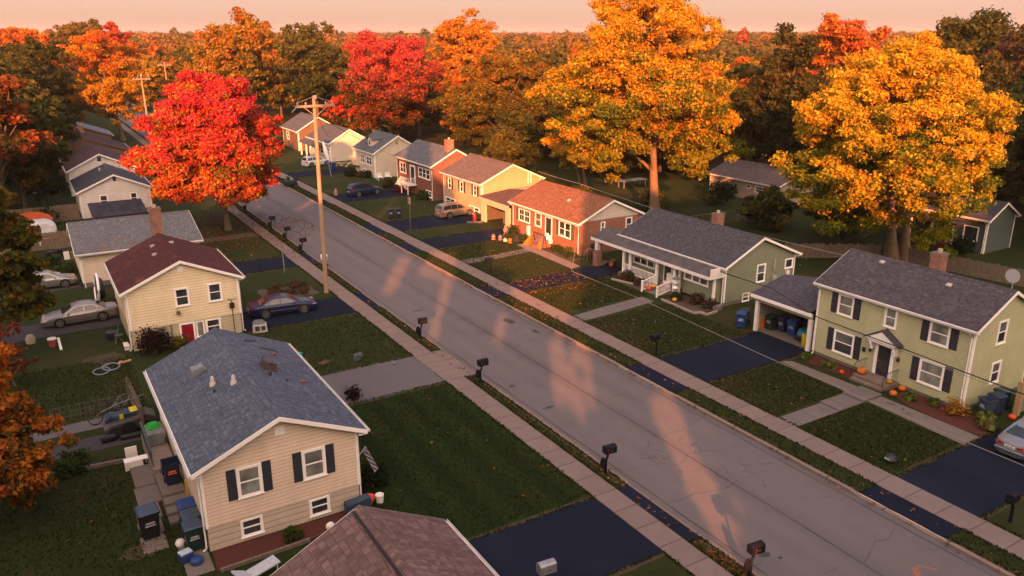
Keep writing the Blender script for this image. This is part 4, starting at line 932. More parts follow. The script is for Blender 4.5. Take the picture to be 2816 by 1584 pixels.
for (x,y,z_,lab) in ((22.35,27.7,0,'black mailbox with a paper holder on the verge past the striped lawn'),(22.35,40.5,.1,'black mailbox by the concrete apron of the grey driveway'),(22.4,49.4,-.1,'black mailbox on the verge in front of the lawn beside the navy sedan'),
      (22.3,76.9,.1,'nearest of three black mailboxes grouped beyond the utility pole'),(22.35,82.5,0,'middle one of three black mailboxes beyond the utility pole'),(22.4,88.4,-.05,'farthest of three black mailboxes beyond the utility pole'),(22.3,99.2,0,'lone black mailbox at the kerb behind the red maple'),(22.4,18.3,0,'black mailbox cut by the bottom edge of the picture')):
    mailbox(lab,(x,y,0),R(-6)+z_)
for (x,y,z_,lab) in ((34.85,38.2,.1,'black mailbox on the lawn of the moss green house'),(34.85,60.9,-.1,'black mailbox on the lawn of the red brick ranch house'),(35.35,14.9,0,'black mailbox near the right edge beside the wide driveway')):
    mailbox(lab,(x,y,0),math.pi+z_, news=False)
mailbox('grey metal mailbox with its flag up at the bottom edge of the driveway', (14.7,21.9,0), R(-5), news=False, z=.8, group='odd mailboxes', tagc=(.45,.45,.43), m=STEEL, s=1.15)
mw = thing('mailbox', 'white mailbox with blue panels behind the utility pole', 'mailbox', (22.6,70.9,0), group='odd mailboxes', world=False)
BLU = plain('blue panel paint', (.018,.04,.14), .5, .15)
b = MB(); b.tube([(0,0,0),(.02,0,.35),(0,0,.7)], [.12,.08,.12], 8); b.rbox((.05,0,.12),(.5,.25,.24),.3); b.build('post', BLACKP, mw)
b = MB(); b.lathe([(.2,.62),(.30,.75),(.33,1.1),(.27,1.35),(.15,1.45),(0,1.47)], (0,0,0), 14); b.build('box', WHITE, mw, smooth=50)
b = MB(); b.lathe([(.29,1.32),(.2,1.46),(0,1.52)], (0,0,.01), 14); b.build('cap', BLU, mw, smooth=50)
b = MB()
for y in (-.14,.14): b.rbox((.05,y-.335 if y < 0 else y-.335,1.0),(.12,.02,.26)); b.rbox((-.18,y-.25,1.0),(.1,.02,.22),-.6)
b.build('panel', BLU, mw)
# ------------------------------------------------------------------ utility poles and lines
POLEW = wood('weathered pole wood', (.34,.22,.145), .25, (8.,8.,.5))
def pole(label, x, y, h, lean=(0,0), r=.17):
    root = thing('utility_pole', label, 'utility pole', (x,y,0), group='utility poles', world=False)
    b = MB(); b.tube([(lean[0]*t,lean[1]*t,h*t) for t in (0,.25,.5,.75,1)], [r*1.15,r*1.05,r,r*.9,r*.75], 12); b.build('pole', POLEW, root, smooth=60)
    z = h-.75; lx, ly = lean
    b = MB(); b.box(lx-1.6,ly-.28,z-.09,lx+1.6,ly-.12,z+.09); b.build('crossarm', POLEW, root, bevel=.01)
    for sd in (-1,1):
        b = MB(); b.beam((lx+sd*.95,ly-.28,z-.06),(lx+sd*.08,ly-.2,z-.75),.05,.05); b.build('brace', POLEW, root)
    for dx in (-1.4,-.75,.85,1.4):
        b = MB(); b.lathe([(.03,0),(.03,.08),(.07,.09),(.05,.15),(.075,.16),(.05,.23),(0,.25)], (lx+dx,ly-.2,z+.07), 10); b.build('insulator', plain('grey porcelain', (.35,.33,.31), .3, .1), root, smooth=40)
    b = MB(); b.box(lx-.12,ly-.35,h-.2,lx+.12,ly-.2,h+.08); b.tube([(lx-1.5,ly-.2,z-.05),(lx-1.9,ly-.2,z-.42)], .03, 6); b.tube([(lx-.08,ly-.2,h-.02),(lx-.8,ly-.3,z+.5),(lx-1.4,ly-.25,z+.3)], .018, 5); b.tube([(lx+.08,ly-.2,h-.02),(lx+.7,ly-.3,z+.48),(lx+1.4,ly-.25,z+.3)], .018, 5); b.build('pole_hardware', STEEL, root)
    return root
pole('tall weathered utility pole at the pavement, nearest the camera', 20.15,63.3,16.25,(.15,0))
pole('utility pole in front of the orange maple at upper left', 21.9,172.,13.3,(-.2,0))
pole('small distant utility pole on the other side of the street', 36.,235.,13.6,(-.3,0))
def wire(label, pts, r, sag=0., cat='cable', m=None, name='power_line'):
    P = []
    for i in range(len(pts)-1):
        a, c = Vector(pts[i]), Vector(pts[i+1]); n = 10
        for k in range(n + (i == len(pts)-2)):
            t = k/n; p = a.lerp(c,t); p.z -= sag*4*t*(1-t); P.append(p)
    b = MB(); b.tube(P, r, 5); return b.build(name, m or WIRE, tagd=(label,cat,'overhead lines'), loc=P[0], smooth=60)
LT = plain('grey cable', (.26,.24,.23), .5, .1)
wire('thick black cable sagging across the front of the sage green house', [(45.4,43.0,3.1),(42.6,35.6,4.25),(42.,31.1,3.58),(42,25.2,3.47),(42,18.3,3.3),(42,6,3.6)], .035, .02)
wire('thinner grey cable just under the thick black one', [(42.,30.5,3.45),(42,25.,3.32),(42,18.3,3.16),(42,6,3.5)], .018, .05, m=LT)
wire('grey line over the front lawns, running to the right edge', [(45.0,61.2,3.25),(36,49.9,2.85),(36,41.6,2.92),(36,36.9,2.77),(36,29.8,2.57),(36,17.7,2.54),(36,4,2.7)], .016, .0, m=LT)
wire('pale line behind the ranch houses', [(53.3,81.3,4.9),(53.2,71.9,4.75),(53.2,64.,4.37),(53.3,58.8,4.2),(53.2,45.1,4.35),(53.2,33.,4.75)], .022, .05, m=LT)
wire('service line from the utility pole to the cape house', [(20.3,63.1,15.2),(42.5,124.2,5.6)], .018, 1.1)
wire('service line from the cape house to the brick split level house', [(48.9,113.4,6.0),(43,100,4.2)], .018, .5)
wire('service line from the utility pole to the cream yellow house', [(20.3,63.1,14.8),(45.3,81.4,4.3)], .014, .9)
for k,(dx,lab) in enumerate(((-1.4,'left'),(1.4,'right'))):
    wire('street line from the %s end of the cross arms, receding to the distant poles' % lab, [(20.3+dx,63.1,15.7),(21.7+dx,171.8,12.8)], .014, 1.8)
# ------------------------------------------------------------------ fences
FW = wood('grey fence board', (.15,.115,.09), .3); FW2 = wood('brown fence board', (.17,.12,.085), .3)
def fence(label, p, q_, h, m, bw=.14, gap=.02, jag=.04, rails=True, seed=1):
    p = Vector((*p,0)); q_ = Vector((*q_,0)); L = (q_-p).length; d = (q_-p).normalized(); rz = math.atan2(d.y,d.x); qq = random.Random(seed)
    root = thing('fence', label, 'fence', tuple(p))
    b = MB(); n = int(L/(bw+gap))
    for i in range(n):
        c = p+d*((i+.5)*(bw+gap)); hh = h+qq.uniform(-jag,jag); b.rbox((c.x,c.y,hh/2+.04),(bw,.025,hh),rz+qq.uniform(-.02,.02),ry=qq.uniform(-.02,.02))
    b.build('board', m, root)
    nn = Vector((-d.y,d.x,0))*.05
    for z in (h*.25,h*.8): b = MB(); b.beam(p+nn+Vector((0,0,z)),q_+nn+Vector((0,0,z)),.05,.09); b.build('rail', m, root)
    k = max(2,int(L/2.4)+1)
    for i in range(k):
        c = p+(q_-p)*i/(k-1)+nn*2; b = MB(); b.rbox((c.x,c.y,(h+.1)/2),(.1,.1,h+.1),rz); b.build('fence_post', m, root)
fence('old picket fence behind the sage green house', (70.2,45.5), (72.6,30.5), 1.5, FW, seed=2)
fence('continuation of the picket fence towards the golden tree trunks', (62.0,50.5), (70.0,45.7), 1.4, FW, jag=.12, seed=3)
fence('brown board fence beside the white gabled house', (-5.,105.2), (4.6,105.3), 1.9, FW2, seed=4)
fence('tan board fence left of the grey bungalow roof', (-5.,91.6), (3.0,91.5), 1.75, FW2, seed=5)
fence('short grey fence panel behind the beige house', (3.35,43.9), (3.2,48.3), 1.7, FW, seed=6)
fn = thing('fence', 'low wire fence with thin stakes behind the bicycles', 'fence', (-1,48.3,0))
b = MB()
for i in range(9): b.tube([(-1+i*.5,48.3,0),(-1+i*.5,48.3,.85)], .018, 5)
b.build('stake', plain('grey weathered wire',(.09,.09,.085),.6), fn)
b = MB()
for z in (.2,.5,.82): b.tube([(-1,48.3,z),(3.1,48.3,z)], .01, 4)
for i in range(28): b.tube([(-1+i*.146,48.3,.02),(-1+i*.146,48.3,.82)], .005, 3)
b.build('wire_mesh', plain('grey weathered wire',(.09,.09,.085),.6), fn)
fn = thing('fence', 'chain link fence across the lawn behind the moss green house', 'fence', (62,65,0))
b = MB()
for i in range(7): b.tube([(62+i*2.1,65-.1*i,0),(62+i*2.1,65-.1*i,1.3)], .04, 6)
b.tube([(62,65,1.28),(74.6,64.4,1.28)], .03, 5); b.build('post', plain('dull fence pipe', (.12,.12,.11), .6), fn)
b = MB()
for i in range(63):
    x = 62+i*.2; b.tube([(x,65-.0476*(x-62),.02),(x+.6 if x < 74 else x,65-.0476*(x-62),1.27)], .006, 3); b.tube([(x+.6 if x < 74 else x,65-.0476*(x-62)+.01,.02),(x,65-.0476*(x-62)+.01,1.27)], .006, 3)
b.build('wire_mesh', plain('dull fence wire', (.07,.07,.065), .6), fn)
# ------------------------------------------------------------------ pumpkins
def pumpkin(label, x, y, z, s=.24, m=None, group='pumpkins', squash=.8):
    m = m or ORANGE; root = thing('pumpkin', label, 'pumpkin', (0,0,0), group=group, world=False)
    b = MB(); n = 24; prof = [(.15,-.92),(.6,-.85),(.92,-.4),(1.,0),(.92,.45),(.6,.85),(.18,.86),(0,.78)]
    b.lathe(prof, (0,0,0), n); V = []
    for i,(px,py,pz) in enumerate(b.v):
        t = math.atan2(py,px); k = 1-.07*(1-abs(math.cos(t*4.)))**1.5; V.append((px*k*s,py*k*s,(pz*squash+.75)*s))
    b.v = V; b.build('flesh', m, root, smooth=70)
    b = MB(); b.tube([(0,0,s*(1.3)),(.02*s,0,s*1.6),(.15*s,.05*s,s*1.75)], [.12*s,.08*s,.07*s], 6); b.build('stem', STEM, root)
    root.location = (x,y,z); root.rotation_euler = (0,0,rnd.uniform(0,6)); root.scale = (.85,.85,.85); return root
PY = plain('amber gourd skin', (.55,.27,.03), .55, .2, 5.); PG = plain('dark squash skin', (.03,.045,.02), .5, .4, 6.); PR = plain('red pumpkin skin', (.60,.07,.015), .5, .2, 4.)
pumpkin('large orange pumpkin on the stoop by the pedimented door',43.4,28.45,.30,.34)
pumpkin('small red pumpkin on the ground left of that stoop',42.9,29.5,.02,.2,PR)
pumpkin('orange pumpkin in the red mulch just right of the stoop',42.75,25.75,.03,.27)
pumpkin('orange pumpkin close to the wall in the red mulch bed',43.85,25.9,.03,.27)
pumpkin('tan pumpkin behind the right stair rail of the stoop',43.6,26.62,.30,.2,PY)
pumpkin('carved orange pumpkin in front of the bins beside the sedan',44.2,20.75,.02,.26)
pumpkin('pumpkin with a white bag next to the silver grey sedan',45.7,20.3,.02,.25,PR)
pumpkin('bright orange pumpkin on the lowest step of the white railed porch',43.6,49.2,.14,.3,PR)
pumpkin('amber gourd on the middle step of the white railed porch',44.2,49.25,.25,.26,PY,squash=.6)
pumpkin('orange pumpkin at the top of the white railed porch steps',44.85,48.9,.31,.27)
pumpkin('amber gourd lying at the right of the white railed porch steps',44.15,48.1,.25,.25,PY,squash=.55)
pumpkin('dark squash in the middle of the white railed porch steps',44.1,48.7,.25,.25,PG,squash=.6)
pumpkin('yellow pumpkin in the flower bed below the bay window',43.7,46.1,.04,.24,PY)
pumpkin('small red pumpkin behind the porch pier',45.7,57.0,.02,.24,PR)
# ------------------------------------------------------------------ leafy plants
def leaves_mesh(name, C, Rr, n, size, pal, seed, flat=1., updir=.4, keep=None):
    g_ = np.random.default_rng(seed)
    C = np.asarray(C,float); Rr = np.asarray(Rr,float); k = len(C)
    idx = g_.integers(0,k,n) if np.ndim(Rr) == 0 else g_.choice(k, n, p=(Rr**2)/np.sum(Rr**2))
    d = g_.normal(size=(n,3)); d /= np.linalg.norm(d,axis=1)[:,None]
    rr = (Rr[idx] if np.ndim(Rr) else Rr)*(1.32*g_.random(n)**.5)*(1+.25*np.abs(g_.normal(size=n))*(g_.random(n) < .3))
    P = C[idx]+d*rr[:,None]*np.array([1,1,flat])
    nv = d*.7+g_.normal(size=(n,3))*.75+np.array([0,0,updir]); nv /= np.linalg.norm(nv,axis=1)[:,None]
    t = np.cross(nv,g_.normal(size=(n,3))); t /= np.linalg.norm(t,axis=1)[:,None]; w = np.cross(nv,t)
    s = size*(.45+1.25*g_.random(n)**1.6)[:,None]
    a = t*s*.62; b_ = w*s*.42
    return P, nv, a, b_, idx, g_
def card_mesh(name, P, nv, a, b_, col, mat_):
    n = len(P); V = np.empty((n,4,3)); s = np.linalg.norm(a,axis=1)[:,None]*nv*.22
    V[:,0] = P-a; V[:,1] = P+b_*1.0+a*.1+s; V[:,2] = P+a; V[:,3] = P-b_*1.0+a*.1+s
    me = bpy.data.meshes.new(name)
    me.vertices.add(n*4); me.vertices.foreach_set('co', V.reshape(-1))
    me.loops.add(n*4); me.loops.foreach_set('vertex_index', np.arange(n*4,dtype=np.int32))
    me.polygons.add(n); me.polygons.foreach_set('loop_start', np.arange(0,n*4,4,dtype=np.int32))
    me.materials.append(mat_)
    at = me.attributes.new('leafcol','FLOAT_COLOR','FACE')
    at.data.foreach_set('color', np.concatenate([col,np.ones((n,1))],1).astype(np.float32).reshape(-1))
    me.update(); me.validate(); return me
LEAF = leafmat('foliage'); BARK = wood('bark', (.115,.085,.062), .35, (5.,5.,1.2)); BARK2 = wood('warm bark', (.20,.13,.085), .3, (5.,5.,1.2))
def jitter(g_, base, idx, pal, hv=.15, vv=.3):
    pal = np.asarray(pal,float); n = len(idx)
    c = pal[base]
    return np.clip(c*(1+g_.normal(size=(n,1))*vv*.6)*(1+g_.normal(size=(n,3))*hv*.5),.002,.9)
def shrub(name, label, x, y, z, w, h, pal, n=700, size=.12, cat='shrub', group=None, seed=1, stems=True, lumps=9, mound=.5):
    g_ = np.random.default_rng(seed)
    root = thing(name, label, cat, (0,0,0), group=group, world=False)
    C = []; 
    for i in range(lumps):
        t = g_.random()*6.283; r_ = w*.5*math.sqrt(g_.random())*.75; C.append((r_*math.cos(t),r_*math.sin(t),h*(.35+.45*g_.random()*(1-r_/(w*.6)))))
    Rr = np.full(lumps,min(w,h)*.30)
    P,nv,a,b_,idx,g2 = leaves_mesh('f',C,Rr,n,size,pal,seed,1.,.5)
    P[:,2] = np.maximum(P[:,2],.03)
    base = g2.integers(0,len(pal),lumps)[idx]; mx = g2.random(n) < .4; base = np.where(mx,g2.integers(0,len(pal),n),base)
    me = card_mesh('foliage',P,nv,a,b_,jitter(g2,base,idx,pal),LEAF)
    o = bpy.data.objects.new('foliage',me); COL.objects.link(o); o.parent = root
    if stems:
        b = MB()
        for c in C: b.tube([(c[0]*.1,c[1]*.1,0),(c[0]*.5,c[1]*.5,c[2]*.5),(c[0],c[1],c[2])], [.022,.016,.008], 5)
        b.build('stem', BARK, root)
    root.location = (x,y,z); return root
GRN = [(.03,.055,.015),(.045,.075,.02),(.06,.07,.018)]; DKG = [(.012,.025,.008),(.02,.035,.012)]; PLUM = [(.03,.016,.018),(.045,.02,.022),(.02,.016,.012)]; LIME = [(.12,.16,.03),(.16,.18,.04),(.08,.12,.03)]; MUM = [(.35,.17,.02),(.25,.12,.02),(.4,.2,.04)]; DRY = [(.10,.055,.03),(.07,.045,.03),(.14,.07,.035)]
shrub('shrub','round plum coloured bush against the yellow house wall',5.6,56.2,0,1.75,2.0,PLUM,2600,.13,seed=1,lumps=16)
shrub('shrub','small yellow green bush right of the plum bush',7.4,56.6,0,1.4,.9,[(.16,.13,.02),(.1,.1,.02)],500,.13,seed=2)
shrub('shrub','small dark red bush at the edge of the grey driveway',14.6,42.3,0,.95,.9,PLUM,500,.12,seed=3)
shrub('shrub','lime green leafy plant at the left corner of the sage green house',43.0,32.3,0,.75,.5,LIME,160,.2,seed=4,cat='plant')
shrub('shrub','yellow green rosette plant in the bed under the lower left window',43.1,30.7,0,.8,.55,LIME,170,.2,seed=5,cat='plant')
shrub('shrub','pale green hosta between the two pumpkins in the red mulch',43.1,24.9,0,.75,.45,LIME,120,.24,seed=6,cat='plant')
shrub('shrub','green hosta in the middle of the red mulch bed',43.75,23.75,0,.8,.4,LIME,110,.24,seed=7,cat='plant')
shrub('shrub','orange chrysanthemum bush in the red mulch bed',43.6,22.35,0,1.1,1.0,MUM,420,.15,seed=8,cat='plant')
shrub('shrub','lime cabbage-like plant at the house corner by the downspout',44.0,20.9,0,.85,.7,LIME,130,.26,seed=9,cat='plant')
shrub('shrub','variegated leafy plant at the tip of the red mulch bed',43.3,20.55,0,.9,.65,[(.16,.19,.05),(.08,.12,.03),(.22,.16,.05)],130,.26,seed=10,cat='plant')
shrub('shrub','dark shrub in the planter left of the white railed porch',44.0,52.6,0,1.6,.95,GRN+DRY,900,.13,seed=11)
shrub('shrub','rust tinged shrub in the planter nearest the porch steps',44.1,50.9,0,1.3,.7,DRY+GRN,600,.12,seed=12)
shrub('shrub','green shrub beside the porch steps under the bay window',44.1,46.4,0,1.1,.7,GRN,500,.12,seed=13)
shrub('shrub','dark shrub in the middle of the bed under the bay window',44.8,44.9,0,1.2,1.1,DKG+DRY,700,.12,seed=14)
shrub('shrub','pinkish flowering plant at the right end of the bay window bed',45.0,43.6,0,1.2,.9,[(.16,.05,.08),(.06,.05,.03),(.05,.06,.02)],600,.11,seed=15)
shrub('shrub','dry brown hedge-like weeds on the verge lot beside the pole',17.4,65.,0,4.6,.8,DRY+[(.05,.06,.02)],2600,.11,seed=16,lumps=40)
for k,(x,y,w,h,pal,lab) in enumerate(((42.6,70.6,1.5,.9,GRN,'round green bush among the garden ornaments'),(43.6,69.1,1.4,.9,GRN,'green bush with a yellow bloom in front of the brick wall'),(44.4,72.6,1.3,1.1,DKG+GRN,'taller dark bush at the garage end of the brick wall'),(44.4,64.3,1.2,.8,GRN,'low green bush under the double window of the brick ranch'),(44.5,62.7,1.1,.9,LIME+GRN,'yellow green clump under the right shutter of the brick ranch'),(44.3,61.4,1.5,.6,GRN,'spreading ground plant at the corner of the brick ranch'))):
    shrub('shrub',lab,x,y,0,w,h,pal,620,.13,seed=30+k)
for k,(x,y,w,h,pal,lab) in enumerate(((43.9,115.2,2.6,1.1,DRY+DKG,'dark brown bush in front of the cape house'),(42.6,117.5,1.8,1.3,DKG,'dark bush at the left corner of the cape house'),(43.6,105.6,2.,1.4,GRN+DRY,'bush at the far corner of the brick split level house'),(44.2,95.6,2.0,1.2,GRN,'green bush under the picture window of the split level house'),(39.5,147.,3.4,3.2,DKG,'dark rounded conifer beside the farthest brick house'),(43.6,101.6,1.3,1.0,[(.03,.01,.03),(.04,.02,.02)],'dark plum bush below the white stair'),(75.,73.,4.6,3.2,DKG,'large dark yew left of the cream bungalow'),(79.3,75.6,3.,2.2,DKG,'smaller dark yew against the cream bungalow'),(62.,84.,3.0,2.2,[(.14,.13,.02),(.05,.06,.02)],'yellow green shrub behind the brick ranch'),(65.5,74.,3.4,3.,[(.10,.11,.02),(.04,.05,.02)],'tall yellow green shrub left of the thick trunk'),(78.5,42.5,2.2,1.8,DKG,'dark bush at the corner of the dark green bungalow'))):
    shrub('shrub',lab,x,y,0,w,h,pal,1500,.2,seed=50+k,lumps=14)
for k,(x,y,w,h,pal,lab) in enumerate(((-.3,41.9,2.4,1.0,GRN,'spreading rhubarb-like plant behind the log edging'),(1.3,103.5,2.6,2.6,DKG+[(.10,.07,.02)],'dark bush in front of the brown board fence'),(3.6,99.5,1.6,1.2,GRN+DRY,'ragged bush left of the shed'),(1.6,80.8,3.0,1.1,GRN,'rank weeds beyond the silver coupe'),(.5,85.,2.5,1.,GRN,'overgrown weeds behind the motorcycle'),(11.9,32.6,1.7,1.1,DKG,'dark bush under the flag at the corner of the beige house'),(7.4,30.5,.9,.45,GRN,'small green plant in the mulch below the basement window'),(11.1,104.,1.4,1.6,DKG,'dark bush at the right corner of the white gabled house'))):
    shrub('shrub',lab,x,y,0,w,h,pal,900,.16,seed=80+k,lumps=12)
# ------------------------------------------------------------------ yard things
def one(name, label, cat, b, m, loc, **kw):
    return b.build(name, m, tagd=(label,cat,None), loc=loc, **kw)
b = MB(); b.beam((43.06,53.6,.1),(43.72,51.4,.1),.14,.2)
one('garden_edging','pale stone edging of the planter left of the porch steps','edging',b,concmat('edging stone',(.33,.25,.21)),(43.4,52.5,0),bevel=.03)
b = MB()   # stone edging
for (p,q_) in (((43.0,46.9),(42.85,43.0)),((42.85,43.0),(43.4,42.85)),((43.5,42.2),(44.8,42.4)),((43.45,42.9),(43.5,42.2))): b.beam((*p,.1),(*q_,.1),.14,.2)
one('garden_edging','pale stone edging of the bed under the bay window','edging',b,bpy.data.materials['edging stone'],(43,48,0),bevel=.03)
b = MB(); b.rbox((45.2,42.6,.25),(.5,.4,.5),.2); b.rbox((45.1,43.0,.15),(.6,.25,.3),.6)
one('boulder','pale boulders at the corner of the moss green house','stone',b,CONCP,(45.2,42.7,0),bevel=.1)
b = MB(); b.beam((-4.5,42.1,.12),(2.5,41.35,.12),.16,.2); one('log_edging','old timber edging across the near left lawn','timber',b,FW,(-1,41.7,0))
b = MB(); b.beam((4.2,29.75,.09),(8,29.9,.09),.12,.16); one('log_edging','timber edge of the mulch bed below the beige wall','timber',b,FW,(6,29.8,0))
st = thing('steps','concrete steps climbing along the side of the beige house','steps',(3.2,33.5,0))
b = MB()
for i in range(4): b.box(3.02,34.25+i*.62,0,4.05,34.25+(i+1)*.62-.004,.14*(i+1))
b.box(3.02,36.73,0,4.05,38.3,.56); b.build('tread', CONCP, st, bevel=.02)
b = MB(); b.box(3.99,35.6,.3,4.07,35.7,1.3); b.build('handrail', plain('mustard paint', (.5,.32,.03), .5), st)
dk = thing('deck','small grey timber deck beside the beige house','deck',(3.5,40,0)); DW = wood('grey deck board',(.24,.2,.17))
b = MB()
for i in range(9): b.box(3.0,38.35+i*.45,.72,4.05,38.35+i*.45+.43,.77)
b.build('deck_board', DW, dk)
b = MB()
for i in range(10): b.box(3.0,38.36+i*.44,0,3.04,38.36+i*.44+.4,.715)
for i in range(4): b.box(3.06+i*.25,38.32,0,3.06+i*.25+.2,38.345,.715)
b.build('skirt', wood('tan deck skirt',(.27,.19,.14)), dk)
railing(dk,(3.03,42.2,.77),(3.03,38.5,.77),.9,plain('blue grey rail paint',(.06,.075,.09),.6,.3),14)
tb = thing('tub','grey plastic tub holding a bright green bag on the deck','tub',(3.55,41.5,.78))
b = MB(); b.rbox((3.55,41.4,1.15),(.75,1.2,.74),tap=1.12); b.build('tub_body', plain('grey tub plastic',(.18,.19,.19),.5,.3), tb, bevel=.04)
b = MB(); b.rbox((3.55,41.6,1.62),(.7,.7,.24),.1,tap=.6); b.build('bag', plain('bright green bag',(.01,.30,.035),.5,.25,4.), tb, bevel=.06)
tb = thing('bench','white garden bench by the slab path','bench',(2.5,40.7,0))
b = MB(); b.box(1.9,40.4,.42,3.0,40.85,.47); b.build('seat', WHITE, tb)
b = MB(); b.box(1.9,40.38,0,2.75,40.42,.41); b.build('apron', WHITE2, tb)
for x in (1.92,2.9): b = MB(); b.box(x,40.8,0,x+.06,40.86,.41); b.build('leg', WHITE2, tb)
b = MB(); b.box(2.05,41.1,0,2.6,41.2,.9); one('garden_chair','white chair frame behind the garden bench','chair',b,WHITE2,(2.3,41.15,0))
cl = thing('cooler','blue and white cooler at the foot of the green bin','cooler',(3.3,31.0,0))
b = MB(); b.rbox((3.15,31.25,.24),(.55,.45,.4),.3); b.build('cooler_body', BLU, cl, bevel=.06)
b = MB(); b.rbox((3.15,31.25,.46),(.5,.38,.06),.3); b.build('lid', plain('cooler lid',(.35,.42,.5),.4,.3,6.), cl, bevel=.02)
b = MB(); b.lathe([(.0,0),(.26,.03),(.27,.22),(.2,.28),(0,.3)],(3.5,30.85,.02),12); b.build('bag', plain('blue sack',(.018,.045,.14),.5,.4,6.), cl, smooth=60)
b = MB(); b.lathe([(.18,0),(.22,.12),(.15,.25),(0,.28)],(3.15,32.55,0),10); one('bag','small white bag at the foot of the bin row','bag',b,WHITE2,(3.15,32.55,0),smooth=60)
# bicycle, cart with tarp
def bicycle(label, x, y, rz, m, lay=0.):
    root = thing('bicycle', label, 'bicycle', (0,0,0), group='bicycles', world=False)
    for cx in (-.55,.55):
        b = MB(); b.lathe([(.325,-.028),(.365,-.02),(.365,.02),(.325,.028),(.325,-.028)],(cx,0,.365),24,axis='y',cap=False); wl = b.build('wheel', DARK, root, smooth=50)
        b = MB()
        for i in range(10): a = math.pi*2*i/10; b.tube([(cx,0,.365),(cx+.33*math.cos(a),0,.365+.33*math.sin(a))],.004,3)
        b.lathe([(.03,-.04),(.03,.04)],(cx,0,.365),8,axis='y'); b.build('spokes', CHROME, wl)
    b = MB(); 
    for p,q_ in (((-.55,0,.365),(-.15,0,.85)),((-.15,0,.85),(.42,0,.85)),((-.15,0,.85),(-.02,0,.32)),((-.02,0,.32),(.44,0,.78)),((-.55,0,.365),(-.02,0,.32)),((.55,0,.365),(.40,0,.98))): b.tube([p,q_],.022,6)
    b.build('frame', m, root)
    b = MB(); b.tube([(.40,-.28,1.0),(.38,0,1.0),(.40,.28,1.0)],.016,5); b.build('handlebar', DARK, root)
    b = MB(); b.rbox((-.18,0,.93),(.26,.14,.06)); b.build('saddle', DARK, root, bevel=.02)
    root.location = (x,y,.02); root.rotation_euler = (lay,0,rz); root.scale = (1.1,1.15,1.15); return root
bicycle('black bicycle with its front wheel standing on the grey path',1.75,46.75,math.pi+.1,BLACKP,.2)
bicycle('silver bicycle leaning behind the tarp covered cart',2.8,47.7,.2,plain('dull silver frame',(.14,.14,.15),.4,.2,4.,metal=.4),-.35)
ct = thing('cart','dark utility cart piled with a blue tarp and two yellow tags','cart',(2.7,45.1,0))
b = MB(); b.prism([(1.45,.25),(4.0,.3),(4.05,.75),(3.6,1.0),(2.9,.85),(1.7,.75),(1.4,.5)],'y',44.5,45.6); b.build('cart_body', plain('dull dark cart paint',(.06,.05,.045),.5,.4,2.), ct, bevel=.06, recalc=True)
for (x,y) in ((1.9,44.45),(3.5,44.45),(1.9,45.6),(3.5,45.6)):
    b = MB(); b.lathe([(.14,-.1),(.33,-.1),(.35,0),(.33,.1),(.14,.1)],(x,y,.35),18,axis='y'); b.build('wheel', DARK, ct, smooth=40)
b = MB(); b.lathe([(.36,-.12),(.42,-.12),(.42,.12),(.36,.12)],(2.6,44.42,.42),18,axis='y'); b.build('fender', BLACKP, ct, smooth=40)
b = MB(); 
for i in range(7):
    for j in range(4):
        pass
b.prism([(1.55,.7),(3.1,.75),(3.15,.98),(2.6,1.12),(2.2,1.0),(1.8,1.1),(1.5,.9)],'y',44.95,45.7); tp = b.build('tarp', plain('blue tarp',(.018,.035,.06),.45,.5,3.,bump=.4,bs=6.), ct, bevel=.05, recalc=True)
TG = plain('yellow tag',(.55,.42,.02),.5,.3,14.)
b = MB(); b.rbox((3.0,45.3,1.12),(.4,.36,.03),.2,rx=.5); b.build('tag_card', TG, ct); b = MB(); b.rbox((2.35,44.93,.98),(.2,.03,.28),.1); b.build('tag_card', TG, ct)
b = MB(); b.tube([(1.4,45.8,1.1),(2.4,45.95,1.35),(3.4,45.9,1.55),(3.7,45.9,1.6)],.025,6); b.build('grab_bar', plain('dull silver frame',(.14,.14,.15),.4,.2,4.,metal=.4), ct)
b = MB(); b.rbox((1.55,44.25,.2),(.8,.35,.4),.1); b.rbox((2.7,44.05,.15),(1.3,.25,.3)); one('junk_pile','black bags lying along the cart on the drive','bags',b,BLACKP,(2,44.2,0),bevel=.12)
# hose
b = MB(); P = []
for i in range(70):
    t = i/69*2*math.pi*2.5; cx = 2.15 if i < 35 else 2.75; P.append((cx+.52*math.cos(t)*(1-.1*(i%9)/9),54.7+.30*(i>=35)+.62*math.sin(t),.05+.0018*i))
b.tube(P,.045,6); one('hose','pale blue grey hose coiled on the lawn','hose',b,plain('hose rubber',(.16,.18,.21),.45,.2),(2.4,54.7,0),smooth=60)
b = MB(); b.rbox((3.6,55.6,.08),(.9,.16,.1),.3); b.lathe([(0,0),(.14,.03),(.12,.18),(0,.2)],(3.4,55.6,.0),8); one('hose_reel','tan nozzle and reel handle beside the coiled hose','hose reel',b,plain('tan reel',(.35,.22,.12),.6,.4,6.),(3.6,55.6,0))
# bucket and leaning board near the silver sedan
bk = thing('bucket','red and white bucket beside the back drive','bucket',(-.3,61.3,0),group='yard clutter')
b = MB(); b.lathe([(.22,0),(.28,.55),(.26,.55),(.2,.05)],(-.3,61.4,.02),14); b.build('bucket_body', plain('red bucket plastic',(.28,.06,.05),.5,.3), bk, smooth=40)
b = MB(); b.lathe([(.3,.55),(.28,.62),(0,.64)],(-.3,61.4,.02),14); b.build('lid', WHITE2, bk, smooth=40)
b = MB(); b.beam((.1,61.6,.5),(.15,60.3,.05),.16,.06); one('board','white plank leaning by the red bucket','board',b,WHITE2,(.1,61,0))
b = MB(); b.lathe([(0,-.1),(.3,0),(.33,.35),(.2,.6),(0,.66)],(-1.6,63.0,.0),12); one('stone','pale round stone at the edge of the olive tree','stone',b,plain('pale stone',(.4,.31,.24),.8,.25),(-1.6,63,0),smooth=60)
